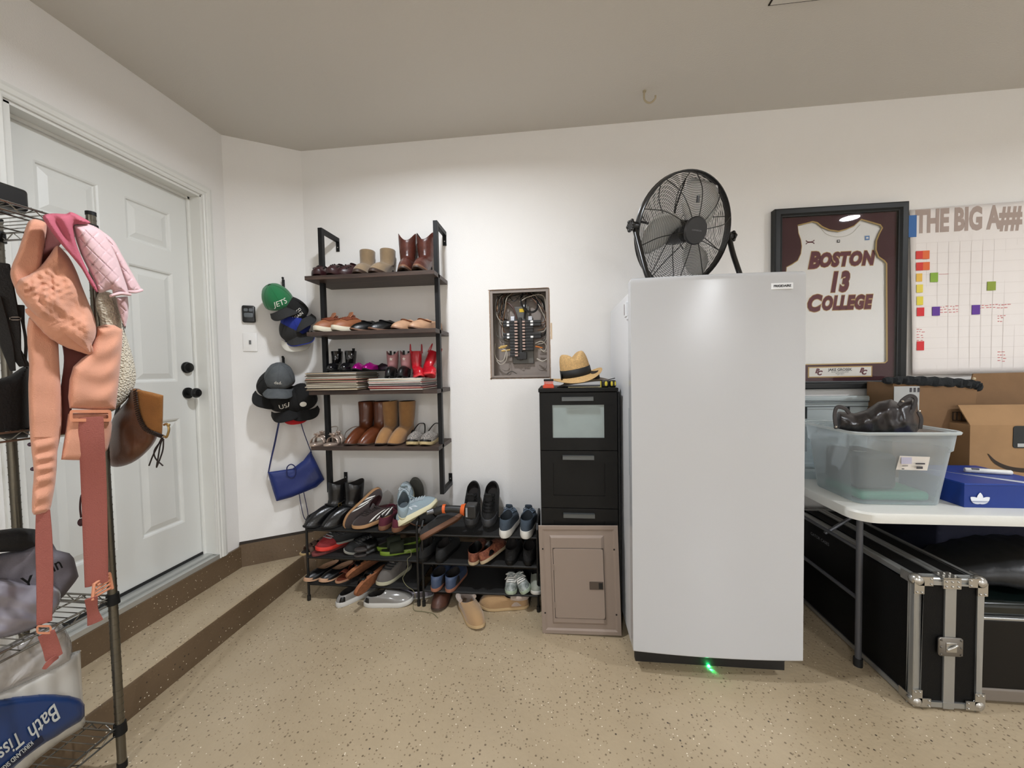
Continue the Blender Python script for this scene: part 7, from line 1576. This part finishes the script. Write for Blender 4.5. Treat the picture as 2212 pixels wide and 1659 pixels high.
def film(name, col, k, rough=.12):
    m = bpy.data.materials.new(name); m.use_nodes = True; nt = m.node_tree; N = nt.nodes; N.clear(); o = N.new('ShaderNodeOutputMaterial')
    t1 = N.new('ShaderNodeBsdfTransparent'); d = N.new('ShaderNodeBsdfPrincipled'); d.inputs['Base Color'].default_value = lin(col); d.inputs['Roughness'].default_value = rough; d.inputs['Specular IOR Level'].default_value = .8
    n = N.new('ShaderNodeTexNoise'); n.inputs['Scale'].default_value = 14; n.inputs['Distortion'].default_value = 1.2; bp = N.new('ShaderNodeBump'); bp.inputs['Strength'].default_value = .6; bp.inputs['Distance'].default_value = .02
    tc = N.new('ShaderNodeTexCoord'); nt.links.new(tc.outputs['Object'], n.inputs['Vector']); nt.links.new(n.outputs[0], bp.inputs['Height']); nt.links.new(bp.outputs[0], d.inputs['Normal'])
    mx = N.new('ShaderNodeMixShader'); mx.inputs[0].default_value = k; nt.links.new(t1.outputs[0], mx.inputs[1]); nt.links.new(d.outputs[0], mx.inputs[2]); nt.links.new(mx.outputs[0], o.inputs[0]); return m
Mf1 = film('wrinkled_clear_film', '#b9b5b2', .75)
out = [(-60, 1262), (0, 1250), (60, 1262), (110, 1262), (130, 1275), (128, 1305), (112, 1330), (90, 1350), (40, 1370), (0, 1380), (-60, 1392)]
b = MB(); pillow(b, smoothpoly(out, 3), fX(-1.53), .03, 20, 3, fold=lambda x, y: .005 * math.sin(x * .06 + y * .07) + .003 * math.sin(x * .03 - y * .15)); tag(b.build('plastic_bag', mat('shiny_grey_plastic', '#8a8690', .18, spec=.9, bump=.5, bs=25)), 'shiny crinkled grey plastic bag hanging below the tote', 'plastic bag')
Mtis = mat('tissue_white', '#c4c0b8', .8); 
cp = thing('clear_plastic_tub', 'clear plastic zip bag with white contents above the blue tissue pack', 'plastic bag', at(70, 1440, X=-1.53))
out = [(-60, 1420), (0, 1400), (50, 1375), (100, 1352), (126, 1345), (142, 1360), (155, 1390), (156, 1420), (150, 1432), (110, 1452), (60, 1475), (0, 1500), (-60, 1520)]
b = MB(); pillow(b, smoothpoly(out, 3), fX(-1.545), .035, 18, 3, fold=lambda x, y: .003 * math.sin(x * .12 + y * .1)); b.build('film_cover', Mf1, cp)
b = MB(); pillow(b, smoothpoly([(x, y + 2) for x, y in out], 2), fX(-1.565), .030, 18, 4); b.build('white_contents', Mtis, cp)
bt = thing('bath_tissue_pack', 'plastic wrapped bath tissue pack with blue printed front, lowest at left', 'tissue pack', at(90, 1580, X=-1.55))
out = [(-80, 1500), (0, 1488), (60, 1462), (120, 1430), (160, 1408), (174, 1404), (176, 1460), (180, 1520), (185, 1560), (178, 1572), (130, 1602), (80, 1640), (40, 1680), (-80, 1760)]
b = MB(); pillow(b, out, fX(-1.565), .045, 22, 3.6, fold=lambda x, y: .0015 * math.sin(x * .14)); b.build('wrapped_rolls', mat('wrapped_tissue', '#bdbbb6', .25, spec=.7, bump=.4, bs=18), bt)
out = [(-80, 1530), (-20, 1513), (40, 1503), (100, 1498), (150, 1501), (174, 1510), (183, 1522), (183, 1546), (174, 1558), (130, 1586), (80, 1618), (36, 1654), (0, 1690), (-80, 1740)]
b = MB(); pillow(b, out, fX(-1.525), .022, 20, 3.0); bp2 = b.build('blue_printed_film', mat('print_blue', '#193464', .3, spec=.6, var=.08, vs=5), bt)
Mlw = mat('print_pale', '#b9bcb8', .5); ang = math.radians(138)
pxtext('Bath', 98, 1556, 46, ang, -1.4995, Mlw, bp2, 'lettering', bold=.4, shear=.35)
pxtext('Tissue', 10, 1622, 42, ang, -1.4985, Mlw, bp2, 'lettering', bold=.4, shear=.35)
b = MB(); b.add([at(x, y, X=-1.4995) for x, y in ((90, 1588), (96, 1600), (30, 1652), (-10, 1690), (-18, 1672))], [(0, 1, 2, 3, 4)]); b.build('dark_name_band', mat('print_navy', '#111a33', .4), bp2, smooth=False)
pxtext('KIRKLAND SIGNATURE', 20, 1648, 13, ang, -1.497, Mlw, bp2, 'lettering', bold=.2)
